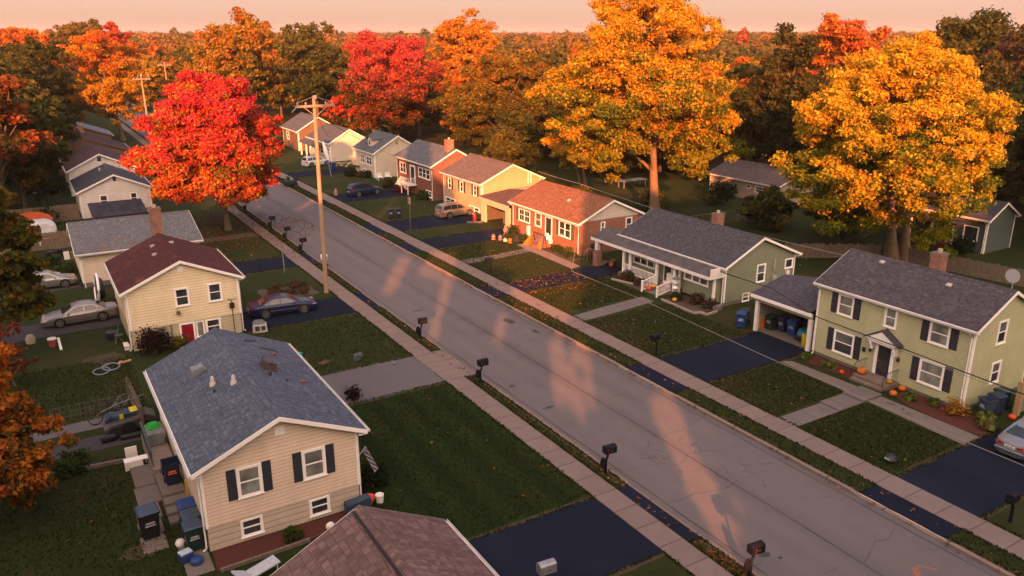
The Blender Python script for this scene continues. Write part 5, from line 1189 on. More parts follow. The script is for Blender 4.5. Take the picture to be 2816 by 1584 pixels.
# chair, barrel by the yellow house
ch = thing('lawn_chair','folding lawn chair against the left corner of the yellow house','chair',(3.8,60.,0)); b = MB()
for p,q_ in (((3.5,59.6,0),(3.9,60.4,1.1)),((4.1,59.6,0),(3.6,60.3,.6)),((3.5,60.6,0),(3.9,59.8,1.0)),((3.5,59.7,.5),(4.1,60.2,.5))): b.tube([p,q_],.03,6)
b.build('frame', plain('dull green tube',(.10,.12,.09),.5), ch); b = MB(); b.rbox((3.8,60.0,.5),(.5,.5,.05),.2); b.build('seat', BINM['slate'], ch)
b = MB(); b.lathe([(.35,0),(.42,.3),(.38,.55),(0,.5)],(3.4,60.9,0),14); one('planter','dark tub behind the folding lawn chair','planter',b,BLACKP,(3.4,60.9,0),smooth=40)
b = MB(); b.rbox((4.05,58.3,.3),(.3,.9,.06),0); b.rbox((4.1,58.3,.12),(.35,.7,.24)); one('crate','low white crate at the foot of the yellow corner','crate',b,WHITE2,(4.05,58.3,0))
pc = thing('pet_carrier','white pet carrier with a grey lid beside the yellow house','carrier',(12.9,56.8,0))
b = MB(); b.rbox((12.9,56.8,.34),(1.05,.7,.64),-.2,tap=.92); b.build('carrier_body', plain('off white plastic',(.4,.38,.36),.5,.2), pc, bevel=.06)
b = MB(); b.rbox((12.85,56.85,.77),(.95,.68,.26),-.2,tap=.6); b.build('lid', plain('grey lid',(.10,.11,.13),.5), pc, bevel=.05)
b = MB(); b.rbox((12.64,56.47,.38),(.3,.04,.36),-.2); b.rbox((13.06,56.40,.38),(.28,.04,.32),-.2); b.build('carrier_door', SHUT, pc)
dg = thing('dinghy','white rimmed dinghy leaning on the left side of the yellow house','dinghy',(3.7,70.,0))
b = MB(); n = 14
for nm,m_,k,w_ in (('hull',BLACKP,.9,.35),('rim',WHITE,1.,.0)):
    b = MB()
    pts = [(3.4+.25*math.sin(t)*.5, 70+1.9*math.cos(t)*k*.9, 1.3+1.15*math.sin(t)*k) for t in [2*math.pi*i/22 for i in range(22)]]
    if w_: b.add(pts+[(3.9,70+1.2*math.cos(t),1.3+.7*math.sin(t)) for t in [2*math.pi*i/22 for i in range(22)]],[tuple(range(22)),tuple(range(43,21,-1))]+[(i,(i+1)%22,22+(i+1)%22,22+i) for i in range(22)])
    else: b.tube(pts+[pts[0]],.10,6)
    b.build(nm,m_,dg,smooth=50,recalc=True)
# tarps, covered van, laundry
cv = thing('covered_van','van under a white cover behind the tan board fence','van',(1.,97.5,0))
b = MB(); b.prism([(-1.4,.5),(1.7,.5),(1.95,.9),(1.8,1.5),(1.1,1.95),(-.9,2.0),(-1.4,1.6)],'y',96.3,98.4); b.build('cover', plain('white van cover',(.55,.55,.57),.6,.15,1.5,bump=.6,bs=4.), cv, bevel=.25, recalc=True)
b = MB(); b.box(-1.3,96.4,.1,1.75,98.3,.48); b.build('van_body', P_SILV, cv)
b = MB(); b.rbox((4.0,95.6,.35),(2.6,1.3,.7)); one('covered_boat','black covered trailer beside the white covered van','trailer',b,BLACKP,(4,95.6,0),bevel=.15)
b = MB(); b.lathe([(1.6,0),(1.3,.5),(.7,.85),(0,.95)],(-.2,101.5,1.2),12,sx=1.3); one('tarp','orange tarp mound behind the white covered van','tarp',b,plain('orange tarp',(.42,.07,.015),.6,.3,3.,bump=.5,bs=4.),(-.2,101.5,0),smooth=50)
b = MB(); b.lathe([(0,-.55),(.5,-.3),(.6,.1),(.4,.5),(0,.6)],(-1.6,94.2,1.1),12); b.lathe([(0,-.5),(.5,-.3),(.55,.1),(.35,.45),(0,.5)],(-2.5,94.5,1.0),12); one('beach_toy','pair of pink red inflatable toys by the tan fence','inflatable',b,plain('pink red vinyl',(.6,.02,.06),.4,.15,coat=.3),(-2,94.3,0),smooth=60)
b = MB()
for i in range(7): b.rbox((-2.4+i*.42,90.7+.1*(i%2),.9+.12*(i%3)),(.34,.05,.34),.2*i,ry=.2*(i%3-1))
b.tube([(-2.8,90.75,1.35),(.8,90.8,1.35)],.01,4); one('laundry','white laundry on a line in front of the tan fence','laundry',b,plain('washed cloth',(.6,.58,.6),.8,.15,5.),(-1,90.7,0))
mc = thing('motorcycle','dark motorcycle on the grass by the grey bungalow','motorcycle',(1.2,87.4,0))
for cx in (.55,1.95): b = MB(); b.lathe([(.18,-.06),(.32,-.06),(.33,0),(.32,.06),(.18,.06)],(cx,87.4,.33),18,axis='y'); b.build('wheel', DARK, mc, smooth=40)
b = MB(); b.prism([(.5,.5),(1.9,.45),(2.0,.75),(1.5,1.0),(1.1,.8),(.5,.85)],'y',87.25,87.55); b.build('motor_body', BLACKP, mc, bevel=.06, recalc=True)
b = MB(); b.tube([(1.95,87.4,.33),(1.6,87.4,1.15)],.03,6); b.tube([(1.6,87.05,1.15),(1.6,87.75,1.15)],.025,6); b.build('handlebar', CHROME, mc)
b = MB(); b.rbox((2.1,86.5,.4),(.5,.06,.8),.1,rx=-.2); one('board','white panel propped near the motorcycle','board',b,WHITE2,(2.1,86.5,0))
b = MB()
for i in range(5): b.rbox((2.5+i*.09,86.3,.42),(.06,.08,.84),.1)
for z in (.12,.42,.72): b.rbox((2.7,86.34,z),(.5,.04,.08),.1)
one('pallet','small wooden pallet on end near the motorcycle','pallet',b,wood('pallet wood',(.3,.2,.12)),(2.6,86.3,0))
# front lawn bits
b = MB(); b.lathe([(.28,0),(.33,.15),(.22,.36),(.1,.42),(0,.42)],(35.6,21.05,0),14); lo = one('lawn_lamp','round black lawn lamp on the front right lawn','lamp',b,BLACKP,(35.6,21.05,0),smooth=40)
b = MB(); b.box(35.30,20.92,.16,35.33,21.18,.26); b.build('emblem', plain('grey emblem',(.4,.4,.42),.5,.4,20.), lo)
b = MB(); b.rbox((17.05,48.0,.22),(.45,.4,.44),.3,tap=.7); b.lathe([(0,0),(.2,.05),(.16,.3),(0,.4)],(17.25,47.9,.2),10); one('watering_can','dark grey watering can on the lawn beside the navy sedan','watering can',b,plain('dull slate plastic',(.06,.075,.075),.5,.4,5.),(17.05,48,0),bevel=.05)
b = MB(); b.rbox((13.6,50.4,.12),(.8,.5,.2),.3); b.rbox((13.8,50.5,.26),(.6,.3,.08),.5); one('sled','teal plastic sled on the lawn behind the grey roof','sled',b,plain('teal plastic',(.01,.30,.30),.4,.15),(13.6,50.4,0),bevel=.06)
b = MB(); b.rbox((15.,48.7,.03),(.7,.5,.05),.5); one('drain_cover','rusty drain cover set in the lawn','drain cover',b,plain('rusty iron',(.10,.045,.03),.8,.4),(15,48.7,0))
b = MB(); b.rbox((18.9,46.1,.06),(.35,.2,.08),.5); one('road_litter','crumpled blue grey paper on the grey driveway','litter',b,plain('crumpled paper',(.12,.15,.19),.7,.5,9.),(18.9,46.1,0),bevel=.03)
b = MB(); b.tube([(18.85,71.,0),(18.8,71.,1.7),(18.75,71.,2.1)],.045,7); b.rbox((18.75,71,2.1),(.14,.14,.1)); one('marker_post','thin grey post at the corner of the weedy lot','post',b,STEEL,(18.85,71,0))
sg = thing('yard_sign','small square wooden sign on a thin stake','sign',(35.6,80.1,0)); b = MB(); b.tube([(35.6,80.1,0),(35.6,80.1,3.2)],.035,6); b.build('stake', FW, sg)
SGN = plain('pale sign wood',(.45,.27,.19),.6,.2); b = MB(); b.box(35.52,79.8,3.0,35.59,80.4,3.75); pb = b.build('sign_board', SGN, sg, bevel=.03)
b = MB()
for z in (3.15,3.38,3.58):
    for y in (79.88,80.12): b.box(35.505,y,z,35.519,y+.17,z+.09)
b.build('lettering', plain('dark sign letters',(.12,.06,.05),.7,.5,20.), pb)
b = MB(); b.lathe([(.2,0),(.2,.75),(.1,.9),(.1,1.05),(0,1.08)],(43.9,80.4,0),12); one('gas_cylinder','red gas cylinder beside the driveway of the cream yellow house','cylinder',b,plain('red enamel',(.5,.01,.02),.4,.12,coat=.3),(43.9,80.4,0),smooth=40)
b = MB(); b.rbox((45.0,81.0,.3),(1.8,.8,.5),.2); b.rbox((44.5,80.6,.7),(.5,.5,.3),.4); one('junk_pile','dark tarp covered pile between the tan wagon and the garage','pile',b,plain('dark green tarp',(.012,.02,.016),.5,.4,3.),(45,81,0),bevel=.12)
b = MB(); b.beam((42.6,79.9,.12),(44.2,79.1,.12),.3,.22); one('kerb_stone','loose kerb stone at the driveway edge','stone',b,CONCP,(43.4,79.5,0),bevel=.03)
b = MB(); b.lathe([(.24,0),(.26,.5),(.18,.62),(.12,.9),(0,.95)],(35.4,103.9,0),12); one('hydrant','weathered pinkish hydrant beside the dark blue wagon','hydrant',b,plain('faded hydrant paint',(.3,.15,.13),.7,.3,4.),(35.4,103.9,0),smooth=50)
# brick ranch garden clutter
OR2 = plain('orange cloth',(.42,.13,.02),.8,.3,5.); PINK = plain('pink plaster',(.30,.16,.12),.7,.25,6.)
for k,(x,y,h,m_,lab) in enumerate(((41.4,71.7,.6,PINK,'slim pink garden figure at the end of the driveway'),(41.95,71.2,.55,PINK,'pale garden figure among the ornaments'),(42.1,70.4,.4,WHITE2,'white round urn at the lawn edge'),(42.75,71.3,.75,PINK,'tall pink urn by the green bush'),(42.2,69.6,.5,OR2,'orange pot at the lawn corner'),(43.3,72.4,1.2,PINK,'tall pinkish garden statue near the garage'))):
    b = MB(); b.lathe([(.22,0),(.25,.1*h),(.14,.3*h),(.24,.55*h),(.2,.7*h),(.1,.78*h),(.15,.88*h),(.1,.97*h),(0,h)],(x,y,0),12); o = one('garden_ornament',lab,'ornament',b,m_,(x,y,0),smooth=60); o['group'] = 'garden ornaments by the brick house'
b = MB(); b.box(44.0,68.95,0,44.3,69.25,1.7); one('porch_pillar','square white pillar in front of the brick wall','pillar',b,WHITE,(44.1,69.1,0),bevel=.02)
sw = thing('porch_swing','garden swing frame draped with orange cloth by the brick house door','swing',(43.7,66.6,0))
b = MB()
for y in (67.4,65.4): b.tube([(43.2,y-.35,0),(43.7,y,1.5),(44.2,y+.3,0)],.045,6)
b.tube([(43.7,67.4,1.5),(43.7,65.4,1.5)],.045,6); b.build('frame', plain('dark steel tube',(.05,.045,.05),.5), sw)
b = MB(); b.rbox((43.65,66.4,.5),(.6,1.4,.08)); b.rbox((43.95,66.4,.85),(.08,1.4,.6),ry=.2); b.build('seat', plain('mauve cushion',(.16,.11,.13),.8,.3), sw)
b = MB(); b.add([(43.2,67.8,.02),(43.7,67.42,1.53),(44.0,67.9,.02),(42.9,68.3,.02),(43.1,65.9,.35),(43.15,65.2,.05),(43.72,65.6,1.53)],[(0,1,2),(0,3,1),(4,6,5)]); b.build('cloth', OR2, sw)
b = MB(); b.rbox((44.35,65.5,1.15),(.5,.5,.5),.3); b.rbox((44.2,65.0,.9),(.4,.4,.5),.8); b.rbox((44.5,66.1,1.35),(.35,.3,.3)); one('laundry','white bundle heaped on the brick stoop','bundle',b,WHITE,(44.35,65.4,.8),bevel=.12)
gr = thing('barbecue','barbecue on thin legs at the corner of the brick ranch','barbecue',(45.2,59.9,0))
b = MB(); b.rbox((45.2,59.9,.95),(.9,.55,.4),.2,tap=.8); b.build('firebox', plain('rusty barbecue',(.2,.1,.05),.6,.4,5.), gr, bevel=.06)
b = MB()
for dx,dy in ((-.4,-.25),(.4,-.25),(-.4,.25),(.4,.25)): b.tube([(45.2+dx,59.9+dy,0),(45.2+dx*.8,59.9+dy*.8,.8)],.022,5)
b.build('leg', STEEL, gr)
b = MB()
for i in range(5): b.rbox((44.9+.5*i,58.2-.3*(i%2),.12),(.5,.4,.2),i*.8)
one('rubble','heap of stones and slabs behind the barbecue','rubble',b,CONCP,(45.5,58.2,0),bevel=.05)
wc = thing('wicker_chair','white wicker chair on the porch by the front door','chair',(45.3,48.9,.3)); b = MB(); b.lathe([(.3,0),(.34,.35),(.36,.42),(0,.4)],(45.3,48.9,.3),14); b.build('seat', WHITE2, wc, smooth=40)
b = MB(); b.prism(arch(.38,.85),'y',48.9-.02,48.9+.02); b.v = [(45.62+(p[1]-48.9),48.9+(p[0]),p[2]+.6) for p in b.v]; b.build('backrest', WHITE2, wc, recalc=True)
bb = thing('bird_house','white bird house on a post beside the porch steps','bird house',(44.7,47.15,0)); b = MB(); b.tube([(44.7,47.15,0),(44.7,47.15,1.1)],.05,7); b.build('post', WHITE2, bb)
b = MB(); b.rbox((44.7,47.15,1.32),(.42,.5,.36)); b.lathe([(0,0),(.3,.05),(.18,.22),(0,.26)],(44.7,47.15,.68),10); b.build('box', WHITE, bb, bevel=.05)
b = MB(); b.prism([(46.85,1.5),(47.15,1.72),(47.45,1.5)],'x',44.45,44.95); b.build('roof', plain('grey tin roof',(.2,.2,.21),.5), bb, recalc=True)
# car port contents
tc = thing('golf_cart','teal golf cart parked inside the car port','golf cart',(46.1,34.4,.03))
b = MB(); b.prism([(45.2,.25),(47.2,.25),(47.2,.9),(46.0,.95),(45.4,.85),(45.15,.5)],'y',33.8,35.1); b.build('cart_body', plain('teal car enamel',(.012,.12,.17),.35,.15,coat=.4), tc, bevel=.08, recalc=True)
b = MB(); b.prism([(45.75,.95),(46.1,1.75),(47.1,1.8),(47.2,.95)],'y',33.88,35.02); b.build('canopy', DARK, tc, bevel=.05, recalc=True)
b = MB(); b.box(45.02,33.75,.12,45.25,35.15,.42); b.build('bumper', BLACKP, tc, bevel=.05)
for y in (33.85,35.05): b = MB(); b.lathe([(.12,-.09),(.25,-.09),(.25,.09),(.12,.09)],(45.7,y,.25),14,axis='y'); b.build('wheel', DARK, tc, smooth=40)
b = MB(); b.box(45.12,34.25,.55,45.2,34.55,.72); b.build('headlight', LAMP_W, tc)
b = MB(); b.lathe([(.17,0),(.2,.05),(.2,.8),(.14,.86),(0,.88)],(44.75,34.0,.02),12); one('canister','yellow canister at the car port opening','canister',b,plain('yellow plastic',(.5,.40,.01),.4,.12),(44.75,34,0),smooth=40)
b = MB(); b.rbox((44.75,33.55,.5),(.4,.42,1.0),.1,tap=.85); one('golf_bag','black and red bag leaning at the car port corner','bag',b,plain('black red fabric',(.05,.012,.015),.7,.8,4.),(44.75,33.55,0),bevel=.1)
b = MB(); b.rbox((45.0,38.0,.4),(.3,.2,.8),tap=.8); one('gas_can','orange can behind the car port post','can',b,plain('orange plastic',(.55,.12,.01),.5,.12),(45.,38.,.03),bevel=.05)
b = MB()
q2 = random.Random(3)
for i in range(16): b.rbox((48+q2.uniform(-.8,2),34+q2.uniform(-.4,3.6),.5+q2.uniform(-.3,.5)),(q2.uniform(.3,1.2),q2.uniform(.2,.8),q2.uniform(.2,.7)),q2.uniform(0,3))
one('junk_pile','jumble of dark boxes at the back of the car port','boxes',b,plain('dark jumble',(.03,.022,.02),.8,.8,2.),(48.5,35.5,.03))
b = MB(); b.beam((47,37.6,1.1),(49.5,35.8,1.5),.5,.12); one('canoe','rust orange canoe lying on the car port boxes','canoe',b,plain('rust orange hull',(.3,.06,.02),.6,.3),(48,36.7,1.),bevel=.05)
gt = thing('gate_post','pale timber gate post behind the bins at the right edge','gate',(47.2,20.2,0)); b = MB(); b.rbox((46.5,20.5,1.05),(.28,.28,2.1)); b.build('post', wood('new pine',(.36,.25,.12)), gt)
b = MB(); b.box(46.7,20.4,.15,49.5,20.5,1.9); b.build('gate_panel', wood('grey panel',(.2,.17,.15)), gt)
# flag at the beige house
fl = thing('flag','striped flag hanging at the right corner of the beige house','flag',(11.2,33.0,1.2)); b = MB(); b.tube([(10.95,32.7,1.3),(11.5,32.0,2.6)],.02,6); b.build('staff', WHITE2, fl)
t = NT('striped flag cloth'); uv = t.n('SeparateXYZ',{0:t.tc.outputs['Object']}); s_ = t.math('FRACT',t.math('MULTIPLY',t.math('ADD',uv.outputs[2],t.math('MULTIPLY',uv.outputs[0],.5)),4.8))
FLM = t.fin(t.mix(t.math('GREATER_THAN',s_,.5),(.55,.5,.52),(.09,.07,.13)),.8)
b = MB(); n = 8
rows = []
for i in range(n+1):
    u = i/n; rows.append([(11.5+.06*math.sin(u*9)+.35*v,32.0+.5*u-.5*v,2.55-.95*v-.5*u+.05*math.sin(u*7+v*2)) for v in (0,.33,.66,1.)])
for i in range(n):
    for j in range(3): b.poly([rows[i][j],rows[i+1][j],rows[i+1][j+1],rows[i][j+1]])
b.build('cloth', FLM, fl, smooth=180)
b = MB(); b.rbox((10.6,31.0,.35),(1.2,.45,.6),.1); one('utility_box','blue grey box at the foot of the right beige corner','box',b,BINM['slate'],(10.6,31,0),bevel=.05)
b = MB(); b.lathe([(.2,0),(.3,.3),(.28,.34),(0,.3)],(11.3,31.4,0),12); one('flower_pot','red flower pot beside the blue grey box','pot',b,PR,(11.3,31.4,0),smooth=40)
b = MB(); b.lathe([(.17,0),(.21,.4),(.19,.41),(.14,.3)],(11.75,31.2,0),12); one('bucket','white bucket beside the red flower pot','bucket',b,WHITE2,(11.75,31.2,0),smooth=40)
gl = thing('lounge_chair','white lounge chair on the grass below the brown roof edge','lounger',(5.4,28.4,0)); b = MB(); b.rbox((5.5,28.6,.4),(1.6,.6,.06),.25,ry=-.1); b.rbox((4.75,28.35,.6),(.6,.6,.06),.25,ry=.5); b.build('seat', plain('pale blue grey sling',(.4,.42,.46),.6,.2,8.), gl)
b = MB()
for dx,dy in ((-.7,-.35),(.7,0),(-.7,.2),(.7,.5)): b.tube([(5.5+dx,28.5+dy,0),(5.5+dx,28.5+dy,.4)],.022,5)
b.build('leg', WHITE2, gl)
# far yard bits
fp = thing('flagpole','tilted flagpole with a furled white flag by the white wagon','flagpole',(40.,118.6,0)); b = MB(); b.tube([(39.9,118.6,0),(39.5,118.6,2.6),(39.0,118.7,5.6)],.07,7); b.build('pole', plain('mauve pole paint',(.25,.2,.22),.5), fp)
b = MB(); b.tube([(39.55,118.6,2.6),(39.25,118.65,4.0),(39.0,118.7,5.3)],[.2,.34,.16],8); b.build('cloth', WHITE, fp, smooth=60)
tr = thing('lawn_tractor','green lawn tractor beside the street at the far corner','tractor',(32.4,113.8,0))
b = MB(); b.rbox((32.2,113.8,.6),(1.6,.9,.5),.1); b.rbox((31.9,113.8,1.1),(.3,.7,.7),.1); b.build('tractor_body', BINM['green'], tr, bevel=.08)
for dx in (-.6,.55):
    for dy in (-.5,.5): b = MB(); b.lathe([(.1,-.1),(.32,-.1),(.32,.1),(.1,.1)],(32.2+dx,113.8+dy,.32),14,axis='y'); b.build('wheel', DARK, tr, smooth=40)
b = MB(); b.rbox((32.9,113.8,1.0),(.5,.7,.6),.1,tap=.7); b.build('grass_bag', DARK, tr, bevel=.08)
q2 = random.Random(8)
for k,(x,y,lab) in enumerate(((44.0,126.4,'heap of tan boards beside the white wagon'),(45.6,125.2,'second heap of planks against the pale cream house'))):
    b = MB()
    for i in range(9): b.beam((x+q2.uniform(-1.5,1.5),y+q2.uniform(-.8,.8),q2.uniform(.2,.9)),(x+q2.uniform(-1.5,1.5),y+q2.uniform(-.8,.8),q2.uniform(.2,1.1)),.25,.06)
    one('board_pile',lab,'boards',b,wood('tan board',(.4,.29,.19)),(x,y,0))
pt = thing('patio_table','dark patio table with a cream parasol cloth near the cape house','table',(44.6,121.,0)); b = MB(); b.lathe([(0,.9),(.8,.92),(.8,.96),(0,.97)],(44.4,120.6,0),14); b.tube([(44.4,120.6,0),(44.4,120.6,.9)],.05,6); b.build('table_top', DARK, pt)
b = MB(); b.add([(44.2,121.6,2.0),(46.,122.8,2.3),(46.,121.6,1.2),(44.5,121.2,1.)],[(0,1,2,3)]); b.build('parasol_cloth', plain('cream cloth',(.5,.4,.27),.8), pt)
for k,(x,y,lab) in enumerate(((45.0,111.6,'white patio chair against the cape house wall'),(46.3,111.6,'pale patio chair with a patterned seat, second along the cape house wall'))):
    b = MB(); b.box(x-.4,y-.4,.45,x+.4,y+.4,.52); b.box(x-.4,y+.35,.5,x+.4,y+.42,1.1)
    for dx in (-.36,.36):
        for dy in (-.36,.36): b.box(x+dx-.04,y+dy-.04,0,x+dx+.04,y+dy+.04,.45)
    one('patio_chair',lab,'chair',b,WHITE2,(x,y,0))
pt = thing('patio_table','bluish table under the golden tree behind the brick ranch','table',(73.,88.,0)); b = MB(); b.box(71.5,87.2,.95,76.,88.8,1.03); b.build('table_top', plain('blue white table',(.16,.17,.19),.5), pt)
b = MB()
for x in (71.8,75.7):
    for y in (87.4,88.6): b.box(x-.06,y-.06,0,x+.06,y+.06,.95)
b.build('leg', STEEL, pt)
# ------------------------------------------------------------------ trees
RED = ([(.45,.035,.05),(.48,.05,.04),(.50,.10,.03),(.42,.03,.05),(.50,.17,.02)],[(.52,.22,.025),(.36,.10,.03),(.17,.14,.02),(.30,.06,.035)])
RED2 = ([(.40,.055,.055),(.44,.075,.05),(.36,.04,.045),(.44,.11,.04)],[(.20,.06,.025),(.07,.065,.016),(.05,.05,.014),(.24,.04,.022)])
GOLD = ([(.50,.255,.018),(.55,.30,.022),(.46,.22,.017),(.52,.21,.022)],[(.25,.21,.018),(.13,.145,.017),(.075,.10,.014)])
YEL = ([(.53,.31,.02),(.58,.35,.025),(.49,.265,.018)],[(.28,.24,.018),(.14,.16,.016),(.08,.115,.014)])
ORG = ([(.46,.095,.022),(.50,.15,.02),(.48,.19,.02)],[(.44,.22,.018),(.38,.20,.016)])
OLIV = ([(.20,.125,.016),(.15,.11,.016),(.26,.12,.018)],[(.09,.085,.014),(.065,.07,.013),(.13,.075,.015)])
GRND = ([(.095,.09,.02),(.125,.10,.021),(.072,.076,.018)],[(.055,.062,.015),(.04,.048,.013)])
DKGR = ([(.062,.068,.018),(.082,.075,.02),(.05,.056,.016)],[(.038,.046,.013),(.028,.034,.011)])
RUST = ([(.22,.075,.02),(.15,.065,.018),(.28,.06,.02)],[(.08,.055,.015),(.05,.045,.013)])
YGR = ([(.30,.18,.018),(.24,.16,.018),(.34,.17,.018)],[(.12,.11,.015),(.08,.08,.014)])
def crown(seed, rad, zb, zt, n, size, pal, off=(0,0), lobes=34, sub=9, ragged=.22, grad=(.25,.6), flat=.62, sparse=0., taper=.35, lsc=1.):
    g_ = np.random.default_rng(seed)
    hc = (zt-zb)/2; cz = zb+hc*.92
    L = []; 
    while len(L) < lobes:
        d = g_.normal(size=3); d /= np.linalg.norm(d)
        if d[2] < -.75: continue
        k = g_.uniform(.45,.98)**.6
        rr = .87*rad*(1-taper*max(0,d[2])**2)*(1-.25*max(0,-d[2]))
        p = np.array([d[0]*rr*k+off[0], d[1]*rr*k+off[1], cz+d[2]*hc*k])
        p += g_.normal(size=3)*rad*ragged*.35
        lr = rad*g_.uniform(.20,.34)*lsc
        p[2] = np.clip(p[2], zb+lr*.3, zt-lr*.55)
        L.append((p,lr))
    L.append((np.array([off[0],off[1],cz]),rad*.35))
    C = []; Rr = []; tone = []
    for p,lr in L:
        m = max(4,int(sub*g_.uniform(.7,1.3))); tl = g_.normal()*.22
        for i in range(m):
            d = g_.normal(size=3); d[2] = d[2]*.8+.15; d /= np.linalg.norm(d)
            C.append(p+d*lr*g_.uniform(.55,1.12)*np.array([1.12,1.12,.85])); Rr.append(lr*g_.uniform(.24,.44)); tone.append(tl+g_.normal()*.18)
    C = np.array(C); Rr = np.array(Rr); tone = np.array(tone)
    P,nv,a,b_,idx,g2 = leaves_mesh('c',C,Rr,n,size,None,seed+1,flat,.45)
    if sparse:
        kp = g2.random(n) > sparse; P,nv,a,b_,idx = P[kp],nv[kp],a[kp],b_[kp],idx[kp]
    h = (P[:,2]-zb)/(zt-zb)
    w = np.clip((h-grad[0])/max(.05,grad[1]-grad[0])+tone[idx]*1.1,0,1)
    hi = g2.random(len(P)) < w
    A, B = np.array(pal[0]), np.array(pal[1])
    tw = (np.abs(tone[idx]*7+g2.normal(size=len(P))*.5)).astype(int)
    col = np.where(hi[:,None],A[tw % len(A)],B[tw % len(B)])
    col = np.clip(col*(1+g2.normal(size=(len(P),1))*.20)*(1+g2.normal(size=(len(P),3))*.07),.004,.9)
    return card_mesh('crown',P,nv,a,b_,col,LEAF), L
def trunk(root, L, h, r, off=(0,0), m=None, seed=1, stems=((0,0),), nl=14, rise=.35):
    b = MB(); q = random.Random(seed)
    for sx,sy in stems:
        pts = []; n = 7
        for i in range(n+1):
            t = i/n; pts.append((sx*(1+.6*t)+off[0]*t*.8+q.uniform(-.1,.1)*t*2, sy*(1+.6*t)+off[1]*t*.8+q.uniform(-.1,.1)*t*2, -.1+h*t))
        rr = [r*(1.35 if i == 0 else 1.-.78*i/n) for i in range(n+1)]
        b.tube(pts, rr, 9)
        for p,lr in q.sample(L,min(nl,len(L))):
            t = q.uniform(rise,.85); i = min(n-1,int(t*n)); a = Vector(pts[i]).lerp(Vector(pts[i+1]),t*n-i); e = Vector(p)
            if e.z < a.z-.5: a = Vector(pts[max(1,int(rise*n))])
            mid = a.lerp(e,.5); mid.z += (e-a).length*.10; mid += Vector((q.uniform(-.3,.3),q.uniform(-.3,.3),0))
            r0 = r*(1-.75*t)*.62
            b.tube([a,a.lerp(mid,.5)+Vector((0,0,.15)),mid,e.lerp(mid,.35),e],[r0,r0*.85,r0*.62,r0*.42,r0*.18],6)
    b.build('trunk', m or BARK, root, smooth=60)
def tree(name, label, x, y, top, bot, rad, pal, n, size, seed, off=(0,0), r=.35, th=.7, group=None, stems=((0,0),), m=None, **kw):
    root = thing(name, label, 'tree', (0,0,0), group=group, world=False)
    me, L = crown(seed, rad, bot, top, n, size, pal, off, **kw)
    o = bpy.data.objects.new('crown', me); COL.objects.link(o); o.parent = root
    trunk(root, L, bot+(top-bot)*th, r, off, m, seed, stems)
    root.location = (x,y,0); return root
SQ = math.sin(R(31.4)); CQ = math.cos(R(31.4))
def lat(d): return (d*CQ, -d*SQ)      # sideways as seen along the camera's heading
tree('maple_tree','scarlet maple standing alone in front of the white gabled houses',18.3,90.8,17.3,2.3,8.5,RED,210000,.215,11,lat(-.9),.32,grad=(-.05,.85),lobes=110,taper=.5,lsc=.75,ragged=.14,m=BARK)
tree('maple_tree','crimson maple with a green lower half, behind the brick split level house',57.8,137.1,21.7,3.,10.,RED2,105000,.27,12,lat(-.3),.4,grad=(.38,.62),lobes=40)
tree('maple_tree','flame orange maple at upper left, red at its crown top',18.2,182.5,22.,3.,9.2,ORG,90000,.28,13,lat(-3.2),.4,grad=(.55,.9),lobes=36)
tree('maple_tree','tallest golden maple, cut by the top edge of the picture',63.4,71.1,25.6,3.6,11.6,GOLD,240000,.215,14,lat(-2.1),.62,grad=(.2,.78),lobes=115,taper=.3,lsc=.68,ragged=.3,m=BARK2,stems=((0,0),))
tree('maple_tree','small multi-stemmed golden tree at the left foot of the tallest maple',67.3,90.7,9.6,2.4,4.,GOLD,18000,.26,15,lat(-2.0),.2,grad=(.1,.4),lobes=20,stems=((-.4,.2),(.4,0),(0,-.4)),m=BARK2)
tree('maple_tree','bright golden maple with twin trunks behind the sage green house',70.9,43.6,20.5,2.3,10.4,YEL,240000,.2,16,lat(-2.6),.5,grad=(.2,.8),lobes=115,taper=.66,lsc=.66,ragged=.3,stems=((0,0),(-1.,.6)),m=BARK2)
tree('maple_tree','olive and rust maple behind the cream yellow house',71.6,120.2,18.8,1.6,9.2,OLIV,90000,.26,17,lat(.2),.4,grad=(.3,.7),lobes=38)
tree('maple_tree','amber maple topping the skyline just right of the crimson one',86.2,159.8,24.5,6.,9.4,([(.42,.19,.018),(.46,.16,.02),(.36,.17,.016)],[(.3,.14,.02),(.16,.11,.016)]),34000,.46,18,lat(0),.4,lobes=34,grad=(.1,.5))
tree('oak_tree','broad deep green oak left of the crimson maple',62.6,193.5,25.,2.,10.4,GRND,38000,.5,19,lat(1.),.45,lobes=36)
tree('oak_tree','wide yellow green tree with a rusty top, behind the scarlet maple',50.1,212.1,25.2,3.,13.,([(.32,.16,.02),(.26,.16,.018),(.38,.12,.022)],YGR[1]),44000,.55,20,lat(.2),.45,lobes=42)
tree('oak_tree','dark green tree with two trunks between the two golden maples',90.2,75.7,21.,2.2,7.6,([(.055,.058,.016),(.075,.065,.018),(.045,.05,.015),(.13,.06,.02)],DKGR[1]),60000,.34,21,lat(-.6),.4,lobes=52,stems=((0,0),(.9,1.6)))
tree('maple_tree','orange tree with a pink red top behind the bright golden maple',121.5,89.7,23.,5.,8.8,([(.42,.15,.02),(.40,.07,.03),(.36,.15,.018)],[(.3,.14,.016),(.14,.1,.015)]),30000,.42,22,lat(-1.7),.4,lobes=32,grad=(.2,.6))
tree('oak_tree','large dark green tree at the right behind the bright golden maple',120.4,67.1,23.4,2.,11.8,DKGR,46000,.42,23,lat(-1.),.45,lobes=40)
tree('oak_tree','sparse half bare tree at the top right corner',119.1,56.7,28.2,10.,6.4,([(.09,.055,.035),(.07,.05,.03)],[(.06,.05,.025)]),7000,.36,24,lat(-2.),.3,lobes=22,sub=6,ragged=.5)
